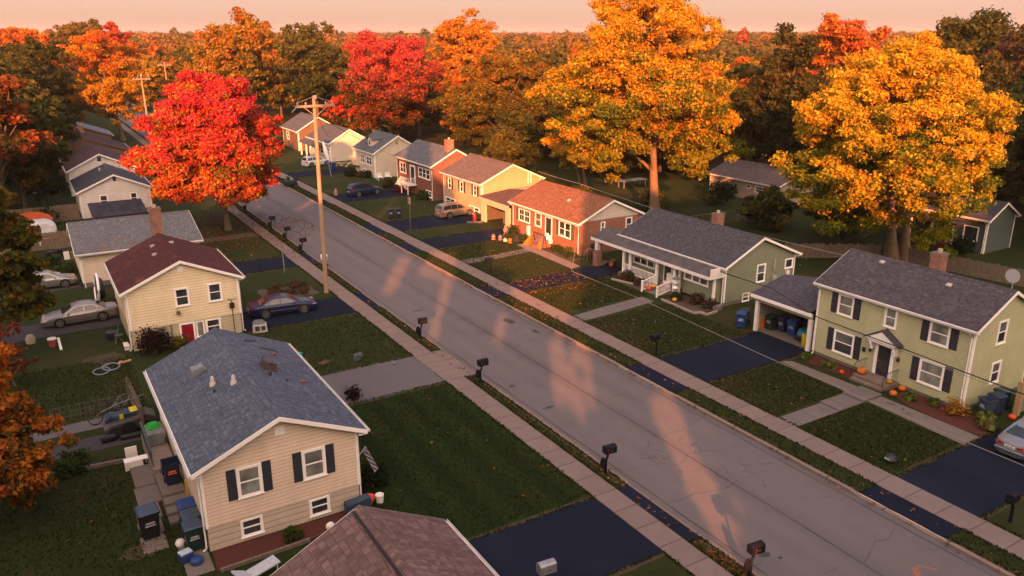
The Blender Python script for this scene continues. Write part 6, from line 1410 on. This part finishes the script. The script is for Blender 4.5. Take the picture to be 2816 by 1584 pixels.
tree('oak_tree','dark tree at the right edge above the dark green bungalow',89.5,37.,15.5,1.2,6.2,DKGR,34000,.38,25,lat(0),.4,lobes=32)
tree('oak_tree','dark green tree at upper left beside the flame orange maple',3.7,179.5,19.6,2.3,6.9,DKGR,30000,.42,26,lat(1.2),.4,lobes=32)
tree('maple_tree','brown orange tree along the upper left edge',-2.7,108.,17.6,2.,5.2,RUST,34000,.32,27,lat(.3),.35,lobes=34,grad=(.1,.9))
tree('maple_tree','second rusty tree filling the left edge below the brown orange one',-4.9,96.,11.5,1.,3.6,([(.19,.09,.018),(.10,.08,.016),(.13,.07,.016)],OLIV[1]),18000,.28,28,(0,0),.3,lobes=24)
tree('maple_tree','olive tree on the left edge that half hides the silver coupe',-3.6,61.2,13.2,1.2,3.5,([(.15,.115,.016),(.10,.09,.014),(.19,.12,.016)],OLIV[1]),34000,.24,29,lat(.9),.3,lobes=36,grad=(.4,1.2))
tree('maple_tree','low orange leaved tree at the lower left edge, nearest the camera',-3.7,38.6,8.3,.3,2.7,([(.42,.115,.02),(.46,.16,.02),(.36,.09,.022)],[(.14,.085,.018),(.09,.07,.016),(.24,.07,.02)]),26000,.17,30,lat(.6),.14,lobes=40,grad=(-.1,1.1),ragged=.45)
tree('maple_tree','young red leaved tree beside the back drive at the left edge',-2.7,55.2,4.0,.6,1.8,([(.2,.05,.03),(.16,.05,.025)],[(.1,.05,.02)]),1600,.17,31,(0,0),.07,lobes=12,sub=5,ragged=.5)
tree('maple_tree','red orange tree on the skyline at far upper left',2.9,330.,22.5,8.,10.5,ORG,15000,.8,32,lat(1.),.4,lobes=26,grad=(.1,.4))
tree('oak_tree','green tree with a spreading top on the skyline left of centre',20.7,330.,25.6,10.,11.5,([(.16,.11,.02),(.10,.085,.018)],GRND[1]),16000,.8,33,lat(3.),.4,lobes=26)
tree('maple_tree','red crowned tree on the skyline above the flame orange maple',30.,300.,23.6,8.,7.,([(.34,.05,.025),(.40,.09,.02)],RUST[1]),12000,.7,34,lat(0),.4,lobes=22,grad=(.2,.5))
tree('maple_tree','small red shrub-like maple beside the worn grey porch roof',58.,158.,9.,2.,4.,([(.36,.04,.03),(.4,.08,.02)],RUST[1]),7000,.34,35,lat(-2),.2,lobes=16)
tree('maple_tree','small orange red tree seen below the tallest maple',104.,92.,9.,1.5,3.2,([(.34,.05,.02),(.4,.07,.02)],RUST[1]),7000,.3,36,lat(-.5),.2,lobes=16)
for k,(x,y,tp,rd,pl,lab) in enumerate(((80.5,110.,17.5,7.5,GRND,'dark olive tree filling the gap between the rust maple and the tallest golden one'),(76.,98.,11.,5.,DKGR,'low dark tree at the end of the lawn behind the brick ranch'),(88.,99.,14.5,6.5,GRND,'mid green tree behind the pale bungalow roof'),(97.5,70.,19.,7.,DKGR,'tall dark tree right behind the pale cream bungalow'),(104.,58.,20.,8.,([(.07,.065,.018),(.10,.07,.02),(.05,.052,.016)],DKGR[1]),'tall brownish green tree behind the crown of the bright golden maple'),(93.5,52.,13.,5.5,DKGR,'dark tree over the navy roof of the dark green bungalow'),(104.,38.,23.,9.,DKGR,'tallest dark tree at the right edge'),(66.,106.,9.5,4.6,DKGR,'dark low tree between the back yards of the yellow and brick houses'),(60.,101.,7.,3.6,GRND,'bushy green tree behind the split level house'),(84.,126.,16.,6.5,([(.24,.10,.02),(.20,.11,.02)],OLIV[1]),'rusty tree behind the olive and rust maple'),(70.5,60.5,4.2,3.2,DKGR,'wide dark thicket along the back fence behind the moss green house'),(73.5,53.,4.6,3.4,([(.035,.04,.012),(.06,.045,.016)],DKGR[1]),'brownish thicket by the trunks of the bright golden maple'))):
    tree('oak_tree',lab,x,y,tp,.6 if tp < 8 else 1.8,rd,pl,int(26000 if tp > 8 else 9000),.36,300+k,(0,0),.34 if tp > 8 else .1,lobes=36 if tp > 8 else 22)
tree('oak_tree','slender dark tree in the yard left of the white gabled house',1.2,113.,7.5,1.,2.2,DKGR,7000,.26,37,(0,0),.14,lobes=16)
# the woods: six kinds, each copied
KIND = []
for k,(nm,desc,pal,rad,top,n) in enumerate((('oak_tree','deep green',GRND,6.4,16.5,8500),('oak_tree','olive brown',OLIV,6.,15.5,8000),('maple_tree','rust red',RUST,5.6,15.,7500),('maple_tree','orange',([(.40,.14,.02),(.34,.10,.02)],[(.2,.1,.018)]),6.,16.,8000),('oak_tree','dark green',DKGR,6.8,17.,8500),('maple_tree','yellow green',YGR,6.2,16.,8000))):
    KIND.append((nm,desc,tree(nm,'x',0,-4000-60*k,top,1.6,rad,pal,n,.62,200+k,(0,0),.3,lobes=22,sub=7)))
q = random.Random(77); placed = []
def ok(x,y):
    return all((x-a)**2+(y-c)**2 > (5.2 if y > 200 else 6.)**2 for a,c in placed)
used = set(); cnt = 0
ZON = [(-40,1.5,112,205,30,'left of the street, beyond the left row of houses'),(-60,14,205,330,55,'at the far left end of the street'),(39,130,205,330,66,'beyond the right row of houses'),(62,130,165,205,16,'behind the crimson maple'),(92,170,108,165,26,'behind the olive and rust maple'),(108,190,62,110,26,'behind the tallest golden maple'),(105,190,25,62,18,'behind the bright golden maple'),(76,104,92,150,18,'beyond the yards of the cream yellow house'),(92,110,48,80,12,'just behind the bright golden maple'),(84,100,84,118,10,'around the pale bungalows'),(60,92,135,165,8,'beside the olive and rust maple'),(34,44,240,330,6,'on the right side of the far street'),(150,250,120,260,34,'deep in the woods at right')]
for (x0,x1,y0,y1,n,where) in ZON:
    t_ = 0; k_ = 0
    while k_ < n and t_ < 900:
        t_ += 1; x, y = q.uniform(x0,x1), q.uniform(y0,y1)
        az = math.degrees(math.atan2(x,y))
        if not (-5 < az < 68) or not ok(x,y): continue
        if any((x-a)**2+(y-c)**2 < rr*rr for a,c,rr in ((57.8,137,10),(86,160,8),(62,193,8),(50,212,8),(71,120,9),(121,90,7),(120,67,8),(18,182,9),(3.7,179.5,6),(90,76,7),(115,108,9),(131,111,5))): continue
        w = [3,3,2,2,2,2]
        if 'left of' in where: w = [3,1,1,0,6,1]
        if 'golden' in where: w = [3,2,1,1,5,1]
        i = q.choices(range(6),w)[0]; nm,desc,src = KIND[i]
        s = q.uniform(.8,1.12)*(1.08 if y > 240 else 1.)
        lab = '%s tree in the woods %s' % (desc,where); grp = '%s trees %s' % (desc,where)
        if i in used: o = dup(src,(x,y,0),q.uniform(0,6.28),lab,None,grp)
        else: o = src; used.add(i); o.location = (x,y,0); o['label'] = lab; o['group'] = grp
        o.scale = (s*q.uniform(.9,1.15),s*q.uniform(.9,1.15),s); placed.append((x,y)); k_ += 1; cnt += 1
print('woods', cnt)
# far woods to the horizon, one mass
def farwoods():
    g_ = np.random.default_rng(5); PP=[];NN=[];AA=[];BB=[];CC=[]
    pals = 1.02*np.array([(.17,.115,.025),(.12,.095,.022),(.08,.075,.02),(.24,.10,.028),(.32,.12,.028),(.16,.09,.025),(.10,.085,.02),(.27,.15,.026),(.30,.07,.03)])
    for (d0,d1,nt,nl,cr,sz) in ((255,420,1500,150,6.2,1.05),(420,800,3200,70,7.5,1.7),(800,1700,5200,16,10.,4.2),(1700,4200,9000,8,16.,9.)):
        az = np.radians(g_.uniform(-6,69,nt)); d = np.sqrt(g_.uniform(d0**2,d1**2,nt)); x = d*np.sin(az); y = d*np.cos(az)
        kp = (y > 325) | (x > 150)
        kp &= ~((x > 14) & (x < 40) & (y < 400))
        x,y,d = x[kp],y[kp],d[kp]; m = len(x)
        patch = np.sin(x*.011+1)*np.cos(y*.013)+np.sin(x*.031+y*.021)*.6+.5*np.sin(x*.0031+y*.0017)
        H = (13.+2.9*g_.normal(size=m)+patch*1.6)*np.where(d>1700,1.02,1.)
        H = np.clip(H,7,20.)+np.where(d>1700,1.6*np.sin(x*.0022+2)+.9*np.sin(x*.0071),0.)
        spike = g_.random(m) < np.where(d>800,.09,.03); H = np.where(spike,H+g_.uniform(2,5.0,m),H)
        base = (np.abs(patch*4.+g_.normal(size=m)*2.)).astype(int) % len(pals)
        idx = np.repeat(np.arange(m),nl); n = m*nl
        dv = g_.normal(size=(n,3)); dv[:,2] = np.abs(dv[:,2])*.9+.05; dv /= np.linalg.norm(dv,axis=1)[:,None]
        r_ = np.where(spike,cr*.35,cr*g_.uniform(.75,1.2,m))[idx]
        P = np.stack([x[idx]+dv[:,0]*r_,y[idx]+dv[:,1]*r_,(H[idx]-4.5)+dv[:,2]*4.5+g_.normal(size=n)*.5],1)
        nv = dv+g_.normal(size=(n,3))*.45; nv /= np.linalg.norm(nv,axis=1)[:,None]
        t = np.cross(nv,g_.normal(size=(n,3))); t /= np.linalg.norm(t,axis=1)[:,None]; w = np.cross(nv,t)
        s = (sz*(.6+.8*g_.random(n)))[:,None]
        col = np.clip(pals[base][idx]*(1+g_.normal(size=(n,1))*.22),.005,.9)
        PP.append(P);NN.append(nv);AA.append(t*s*.6);BB.append(w*s*.5);CC.append(col)
    me = card_mesh('woods',*[np.concatenate(q_) for q_ in (PP,NN,AA,BB,CC)],LEAF)
    o = bpy.data.objects.new('woods',me); COL.objects.link(o); o['kind'] = 'stuff'
farwoods()
# fallen leaves
def litter():
    g_ = np.random.default_rng(9); P = []; C = []
    pal = np.array([(.22,.10,.025),(.17,.06,.022),(.26,.15,.045),(.12,.06,.03),(.20,.055,.022)])
    def area(x0,x1,y0,y1,n,red=0.,z=.02):
        for _ in range(n):
            P.append((g_.uniform(x0,x1),g_.uniform(y0,y1),z+g_.uniform(0,.02))); C.append(pal[4] if g_.random() < red else pal[g_.integers(0,4)])
    for a in ((34.7,42,38,46,150),(34.7,44,48.6,54.5,260),(34.7,42,54.8,58.0,330),(34.7,41,53,54.6,240),(34.7,44,58.3,64.5,70),(34.7,42,66.5,71,70),(34.6,44,20.2,26,60),(34.6,41,27.5,33,40),(31.75,33,5,110,300),(31.75,33,48,58,120),(12,20.4,27,41,45),(12,20.4,47,57,30),(21.95,22.6,8,110,330),(21.95,22.6,17,20.5,160),(-3,4,25,42,60),(-2,4,49,57,30),(34.6,44,86,98,60),(33,34.5,45,75,60),(31.2,31.45,10,90,160),(46,75,35,60,120)): area(*a)
    for _ in range(2600):
        r_ = 9*math.sqrt(g_.random()); t = g_.random()*6.28; P.append((18.5+r_*math.cos(t),90.5+r_*1.1*math.sin(t),.02 if 18.5+r_*math.cos(t) < 22.85 else -.085)); C.append(pal[4] if g_.random() < .6 else pal[1])
    area(12,22.6,76.8,104,900,.5); area(20.6,21.9,75,104,160,.6,.03)
    P = np.array(P); n = len(P); C = np.array(C)*(1+.25*g_.normal(size=(n,1)))
    nv = np.tile([0,0,1.],(n,1))+g_.normal(size=(n,3))*.35; nv /= np.linalg.norm(nv,axis=1)[:,None]
    t = np.cross(nv,g_.normal(size=(n,3))); t /= np.linalg.norm(t,axis=1)[:,None]; w = np.cross(nv,t); s = (.135*(.5+1.*g_.random(n)))[:,None]
    me = card_mesh('fallen_leaves',P,nv,t*s*.6,w*s*.5,np.clip(C,.005,.9),LEAF); o = bpy.data.objects.new('fallen_leaves',me); COL.objects.link(o); o['kind'] = 'stuff'
litter()
# grass tufts along the edges and over the nearer lawns
def tufts():
    g_ = np.random.default_rng(19); P = []
    def edge(x0,y0,x1,y1,n,w=.10):
        t = g_.random(n); P.append(np.stack([x0+(x1-x0)*t+g_.normal(size=n)*w,y0+(y1-y0)*t+g_.normal(size=n)*w,np.zeros(n)],1))
    def fill(x0,x1,y0,y1,n): P.append(np.stack([g_.uniform(x0,x1,n),g_.uniform(y0,y1,n),np.zeros(n)],1))
    for x in (20.52,34.58):
        D_ = DL if x < 30 else DR; ys = [10]+[v for a in D_ for v in a]+[130]
        for i in range(0,len(ys)-1,2): edge(x,ys[i],x,ys[i+1],int((ys[i+1]-ys[i])*45),.05)
    for xa,xb,D_ in ((21.98,22.6,DL),(31.78,32.96,DR)):
        ys = [10]+[v for a in D_ for v in a]+[130]
        for i in range(0,len(ys)-1,2):
            edge(xa,ys[i],xa,ys[i+1],int((ys[i+1]-ys[i])*40),.04); edge(xb,ys[i],xb,ys[i+1],int((ys[i+1]-ys[i])*40),.04); fill(xa,xb,ys[i],ys[i+1],int((ys[i+1]-ys[i])*60*(xb-xa)))
    for a,c,xe in [(a,c,44) for a,c in DR[:6]]:
        edge(34.6,a-.06,xe,a-.06,330,.05); edge(34.6,c+.06,xe,c+.06,330,.05)
    for a,c in DL: edge(20.5,a-.06,12,a-.06,280,.05); edge(20.5,c+.06,12,c+.1,280,.05)
    for f in ((11.3,20.5,26.6,41.6,9000),(12.2,20.5,47,57,4500),(34.7,40.4,20.2,26,4500),(34.7,40.7,27.6,33,3600),(34.7,43,37.8,46,6000),(34.7,43,48.6,54.5,4500),(-5,3,24,42,9000),(-3,4,47.8,57,4500),(34.7,42,58.3,71,5000)): fill(*f)
    P = np.concatenate(P); n = len(P); h = g_.uniform(.05,.13,n)
    nv = g_.normal(size=(n,3)); nv[:,2] = .25; nv /= np.linalg.norm(nv,axis=1)[:,None]
    up = np.tile([0,0,1.],(n,1))+g_.normal(size=(n,3))*.35; up /= np.linalg.norm(up,axis=1)[:,None]; w = np.cross(nv,up)
    P[:,2] = h*.5
    pal = np.array([(.022,.033,.008),(.033,.039,.011),(.05,.046,.016),(.028,.043,.009)]); c = pal[g_.integers(0,4,n)]*(1+.25*g_.normal(size=(n,1)))
    me = card_mesh('grass',P,nv,up*h[:,None]*.6,w*h[:,None]*.35,np.clip(c,.004,.5),LEAF); o = bpy.data.objects.new('grass',me); COL.objects.link(o); o['kind'] = 'stuff'
tufts()
# ------------------------------------------------------------------ added leaf-card wall on a mound, unseen behind the camera, shaped to block sun
AZ = R(32); EL = R(15.); TE = math.tan(EL); DW_ = 20.
FX, FY = math.sin(AZ), math.cos(AZ); LX, LY = math.cos(AZ), -math.sin(AZ)
def rise():
    g_ = np.random.default_rng(21)
    prof = [(-125,141,5.9),(-78,141,5.9),(-70,125,6.3),(-62,115,6.),(-56,100,5.4),(-44,95,5.3),(-41,87,3.2),(-27,87,3.2),(-25.5,147,5.),(-13,140,4.),(-11.6,105,3.2),(-8.4,100,2.),(-8.,95,1.4),(-4.2,88,.4),(-3.6,78,-.4),(-2.5,73,-.3),(5.6,73,-.3),(6.3,78,5.),(7.,94,2.6),(27,94,2.6),(29,74,4.3),(46,74,4.3),(48,120,4.),(60,140,5.),(95,140,10.)]  # wall height chosen by what should stay in shade
    us = np.array([p[0] for p in prof]); hs = np.array([p[2]+(p[1]+DW_)*TE for p in prof])
    holes = [[(-11.9,64.5),(-10.7,64.5),(-10.7,75.5),(-11.9,76.5)],[(-6.75,53.6),(-6.1,53),(-6.1,71),(-6.9,71.5)],[(-1.9,52.8),(-1.3,52.8),(-1.0,59.4),(-1.7,59.4)],  # openings cut in the wall to shape light streaks and lit spots
        [(2.0,42.3),(2.3,43),(2.5,45.2),(3.7,40.9),(3.75,47),(3.1,52),(3.0,56),(2.1,53)],[(3.55,52),(4.05,47),(4.1,41.5),(4.2,46),(4.9,52),(4.3,56.5)],[(4.25,40.4),(4.45,40.4),(4.6,46),(4.35,46)],[(4.75,37.6),(5.0,37.6),(5.5,46),(5.1,48)],
        [(7.55,43.3),(8.0,38.5),(8.15,33.4),(8.3,33.2),(8.25,38.5),(7.95,44.2)],[(8.2,44.8),(8.5,38),(8.45,29.3),(9.45,29.3),(9.7,34),(9.35,37),(9.3,45)],[(9.95,29.4),(10.25,29.4),(10.35,33.3),(10.1,33.3)],[(10.2,36.6),(10.45,36.6),(10.6,41),(10.35,41)],
        [(-.6,61),(3.5,57.5),(5.5,66),(5.5,73),(-.6,73)],[(-9.,70),(-7.6,69),(-6.2,72),(-6.2,78),(-9.,78)],
        [(-21.,66.),(-20.6,66),(-20.2,69),(-20.6,69)],[(-17.1,94),(-16.0,94),(-16.0,139),(-17.1,139)]]
    def inside(poly,px,py):
        c = np.zeros(len(px),bool); m = len(poly); j = m-1
        for i in range(m):
            xi,yi = poly[i]; xj,yj = poly[j]
            c ^= ((yi > py) != (yj > py)) & (px < (xj-xi)*(py-yi)/(yj-yi+1e-9)+xi); j = i
        return c
    polys = [[(a,(s_+DW_)*TE+(2.9 if a < -20 else -.1)) for a,s_ in hp] for k,hp in enumerate(holes)]
    PP=[];NN=[];AA=[];BB=[];CC=[]
    pal = np.array([(.06,.055,.015),(.10,.07,.018),(.05,.05,.014)])
    for n,size,mg in ((280000,.46,.12),(75000,1.7,.95)):
        u = g_.uniform(-125,95,n); top = np.interp(u,us,hs)
        edge = .35*np.sin(u*2.1)+.3*np.sin(u*5.3+1)
        rough = np.where((u > -12) & (u < 6.2), .25, 1.3)
        h = g_.uniform(2,52,n); keep = h < top-mg+edge*rough+g_.normal(size=n)*.12
        for poly in polys:
            for ou,oh in ((0,0),(mg,0),(-mg,0),(0,mg),(0,-mg),(mg*.7,mg*.7),(-mg*.7,mg*.7),(mg*.7,-mg*.7),(-mg*.7,-mg*.7)): keep &= ~inside(poly,u+ou,h+oh)
        # the open corridor has vertical sides
        if mg > .5:
            for ou in (-mg,mg): keep &= h < np.interp(u+ou,us,hs)-mg*.3
        u, h = u[keep], h[keep]; n = len(u)
        d = -DW_+g_.normal(size=n)*.25
        P = np.stack([u*LX+d*FX,u*LY+d*FY,h],1)
        nv = np.array([-FX,-FY,.15])+g_.normal(size=(n,3))*.3; nv /= np.linalg.norm(nv,axis=1)[:,None]
        t = np.cross(nv,g_.normal(size=(n,3))); t /= np.linalg.norm(t,axis=1)[:,None]; w = np.cross(nv,t); s = (size*(.75+.5*g_.random(n)))[:,None]
        PP.append(P);NN.append(nv);AA.append(t*s*.62);BB.append(w*s*.5);CC.append(pal[g_.integers(0,3,n)])
    me = card_mesh('foliage',*[np.concatenate(q_) for q_ in (PP,NN,AA,BB,CC)],plain('shade wall foliage',(.06,.055,.016),.9,.4,.5)); o = bpy.data.objects.new('shade_wall',me); COL.objects.link(o); o['kind'] = 'stuff'
    b = MB(); m = 40
    for i in range(m):
        ua, ub = -130+230*i/m, -130+230*(i+1)/m
        def H_(uu): return 9+2*math.sin(uu*.08)
        for (d0,z0),(d1,z1) in (((-90,0),(-45,1)),((-45,1),(-21,0)),((-21,0),(-17,-1))):
            f = lambda uu,dd,zz: (uu*LX+dd*FX,uu*LY+dd*FY,H_(uu) if zz == 1 else (H_(uu)*.5 if zz == 0 and dd == -21 else (0 if dd == -90 else -.5)))
            b.poly([f(ua,d0,z0),f(ub,d0,z0),f(ub,d1,z1),f(ua,d1,z1)])
    b.build('added_hill', GRASS, kind='structure', smooth=180)  # unseen ground added to carry the light-blocking leaf wall
rise()
# ------------------------------------------------------------------ light
d = Vector((FX*math.cos(EL),FY*math.cos(EL),-math.sin(EL)))
sl = bpy.data.lights.new('sun','SUN'); sl.energy = SUN_E; sl.angle = R(.5); sl.color = SUN_C
so = bpy.data.objects.new('sun',sl); COL.objects.link(so); so.rotation_euler = d.to_track_quat('-Z','Y').to_euler(); so.location = (-20,-40,60)
W = bpy.data.worlds.new('World'); SC.world = W; W.use_nodes = True
nt = W.node_tree; bg = nt.nodes['Background']
def N(t, **k):
    nd = nt.nodes.new('ShaderNode'+t)
    for a,v in k.items(): setattr(nd,a,v)
    return nd
sky = N('TexSky', sky_type='NISHITA', sun_disc=False, sun_elevation=EL, sun_rotation=math.pi+AZ, air_density=1.6, dust_density=4., ozone_density=1.2)
tc = N('TexCoord'); sx = N('SeparateXYZ'); nt.links.new(tc.outputs['Generated'],sx.inputs[0])
rp = N('ValToRGB'); nt.links.new(sx.outputs[2],rp.inputs[0])
e = rp.color_ramp.elements
for _ in range(5): e.new(.5)
for i,(p,c) in enumerate(((0.,(.44,.262,.205)),(.014,(.48,.297,.226)),(.03,(.54,.343,.257)),(.06,(.57,.36,.275)),(.16,(.42,.34,.34)),(.5,(.34,.33,.42)),(1.,(.30,.31,.43)))):
    e[i].position = p; e[i].color = (*c,1)
dt = N('VectorMath', operation='DOT_PRODUCT'); nt.links.new(tc.outputs['Generated'],dt.inputs[0]); dt.inputs[1].default_value = (-FX,-FY,.35)
mr = N('MapRange'); nt.links.new(dt.outputs['Value'],mr.inputs[0]); mr.inputs[1].default_value = 0.; mr.inputs[2].default_value = 1.; mr.inputs[3].default_value = 0; mr.inputs[4].default_value = 1
pw = N('Math', operation='POWER'); nt.links.new(mr.outputs[0],pw.inputs[0]); pw.inputs[1].default_value = 1.6
gl = N('VectorMath', operation='SCALE'); gl.inputs[0].default_value = GLOW; nt.links.new(pw.outputs[0],gl.inputs[3])
ad = N('VectorMath', operation='ADD'); nt.links.new(rp.outputs[0],ad.inputs[0]); nt.links.new(gl.outputs[0],ad.inputs[1])
nt.links.new(ad.outputs[0],bg.inputs[0]); bg.inputs[1].default_value = SKY_S
bg2 = N('Background'); nt.links.new(sky.outputs[0],bg2.inputs[0]); bg2.inputs[1].default_value = NISH
a2 = N('AddShader'); nt.links.new(bg.outputs[0],a2.inputs[0]); nt.links.new(bg2.outputs[0],a2.inputs[1]); nt.links.new(a2.outputs[0],nt.nodes['World Output'].inputs[0])
# ------------------------------------------------------------------ evening air
b = MB(); b.box(-7100,-1000,-1.2,7100,7100,56.)
hz = bpy.data.materials.new('evening air'); hz.use_nodes = True; ht = hz.node_tree; ht.nodes.remove(ht.nodes['Principled BSDF'])
pv = ht.nodes.new('ShaderNodeVolumePrincipled'); pv.inputs['Color'].default_value = (1.,.88,.76,1); pv.inputs['Density'].default_value = HAZE; pv.inputs['Anisotropy'].default_value = .2
ht.links.new(pv.outputs[0], ht.nodes['Material Output'].inputs['Volume']); hz.cycles.homogeneous_volume = True
if HAZE: b.build('haze', hz, kind='stuff')
# ------------------------------------------------------------------ camera
cd = bpy.data.cameras.new('camera'); cam = bpy.data.objects.new('camera',cd); COL.objects.link(cam); SC.camera = cam
cam.location = (0,0,21); cam.rotation_euler = (R(90-17.697),0,R(-31.371)); cd.sensor_width = 36; cd.lens = 36*2200/2816; cd.clip_start = .5; cd.clip_end = 20000
vs = SC.view_settings; vs.view_transform = 'Standard'; vs.look = 'None'; vs.gamma = 1; vs.exposure = EXPO; vs.use_curve_mapping = False
SC.cycles.max_bounces = 6; SC.cycles.diffuse_bounces = 3; SC.cycles.glossy_bounces = 3; SC.cycles.transmission_bounces = 3; SC.cycles.transparent_max_bounces = 4; SC.cycles.volume_bounces = 0
SC.cycles.use_adaptive_sampling = True; SC.cycles.use_denoising = True; SC.cycles.denoiser = 'OPENIMAGEDENOISE'; SC.cycles.denoising_prefilter = 'ACCURATE'; SC.cycles.denoising_input_passes = 'RGB_ALBEDO_NORMAL'; SC.cycles.sample_clamp_indirect = 6
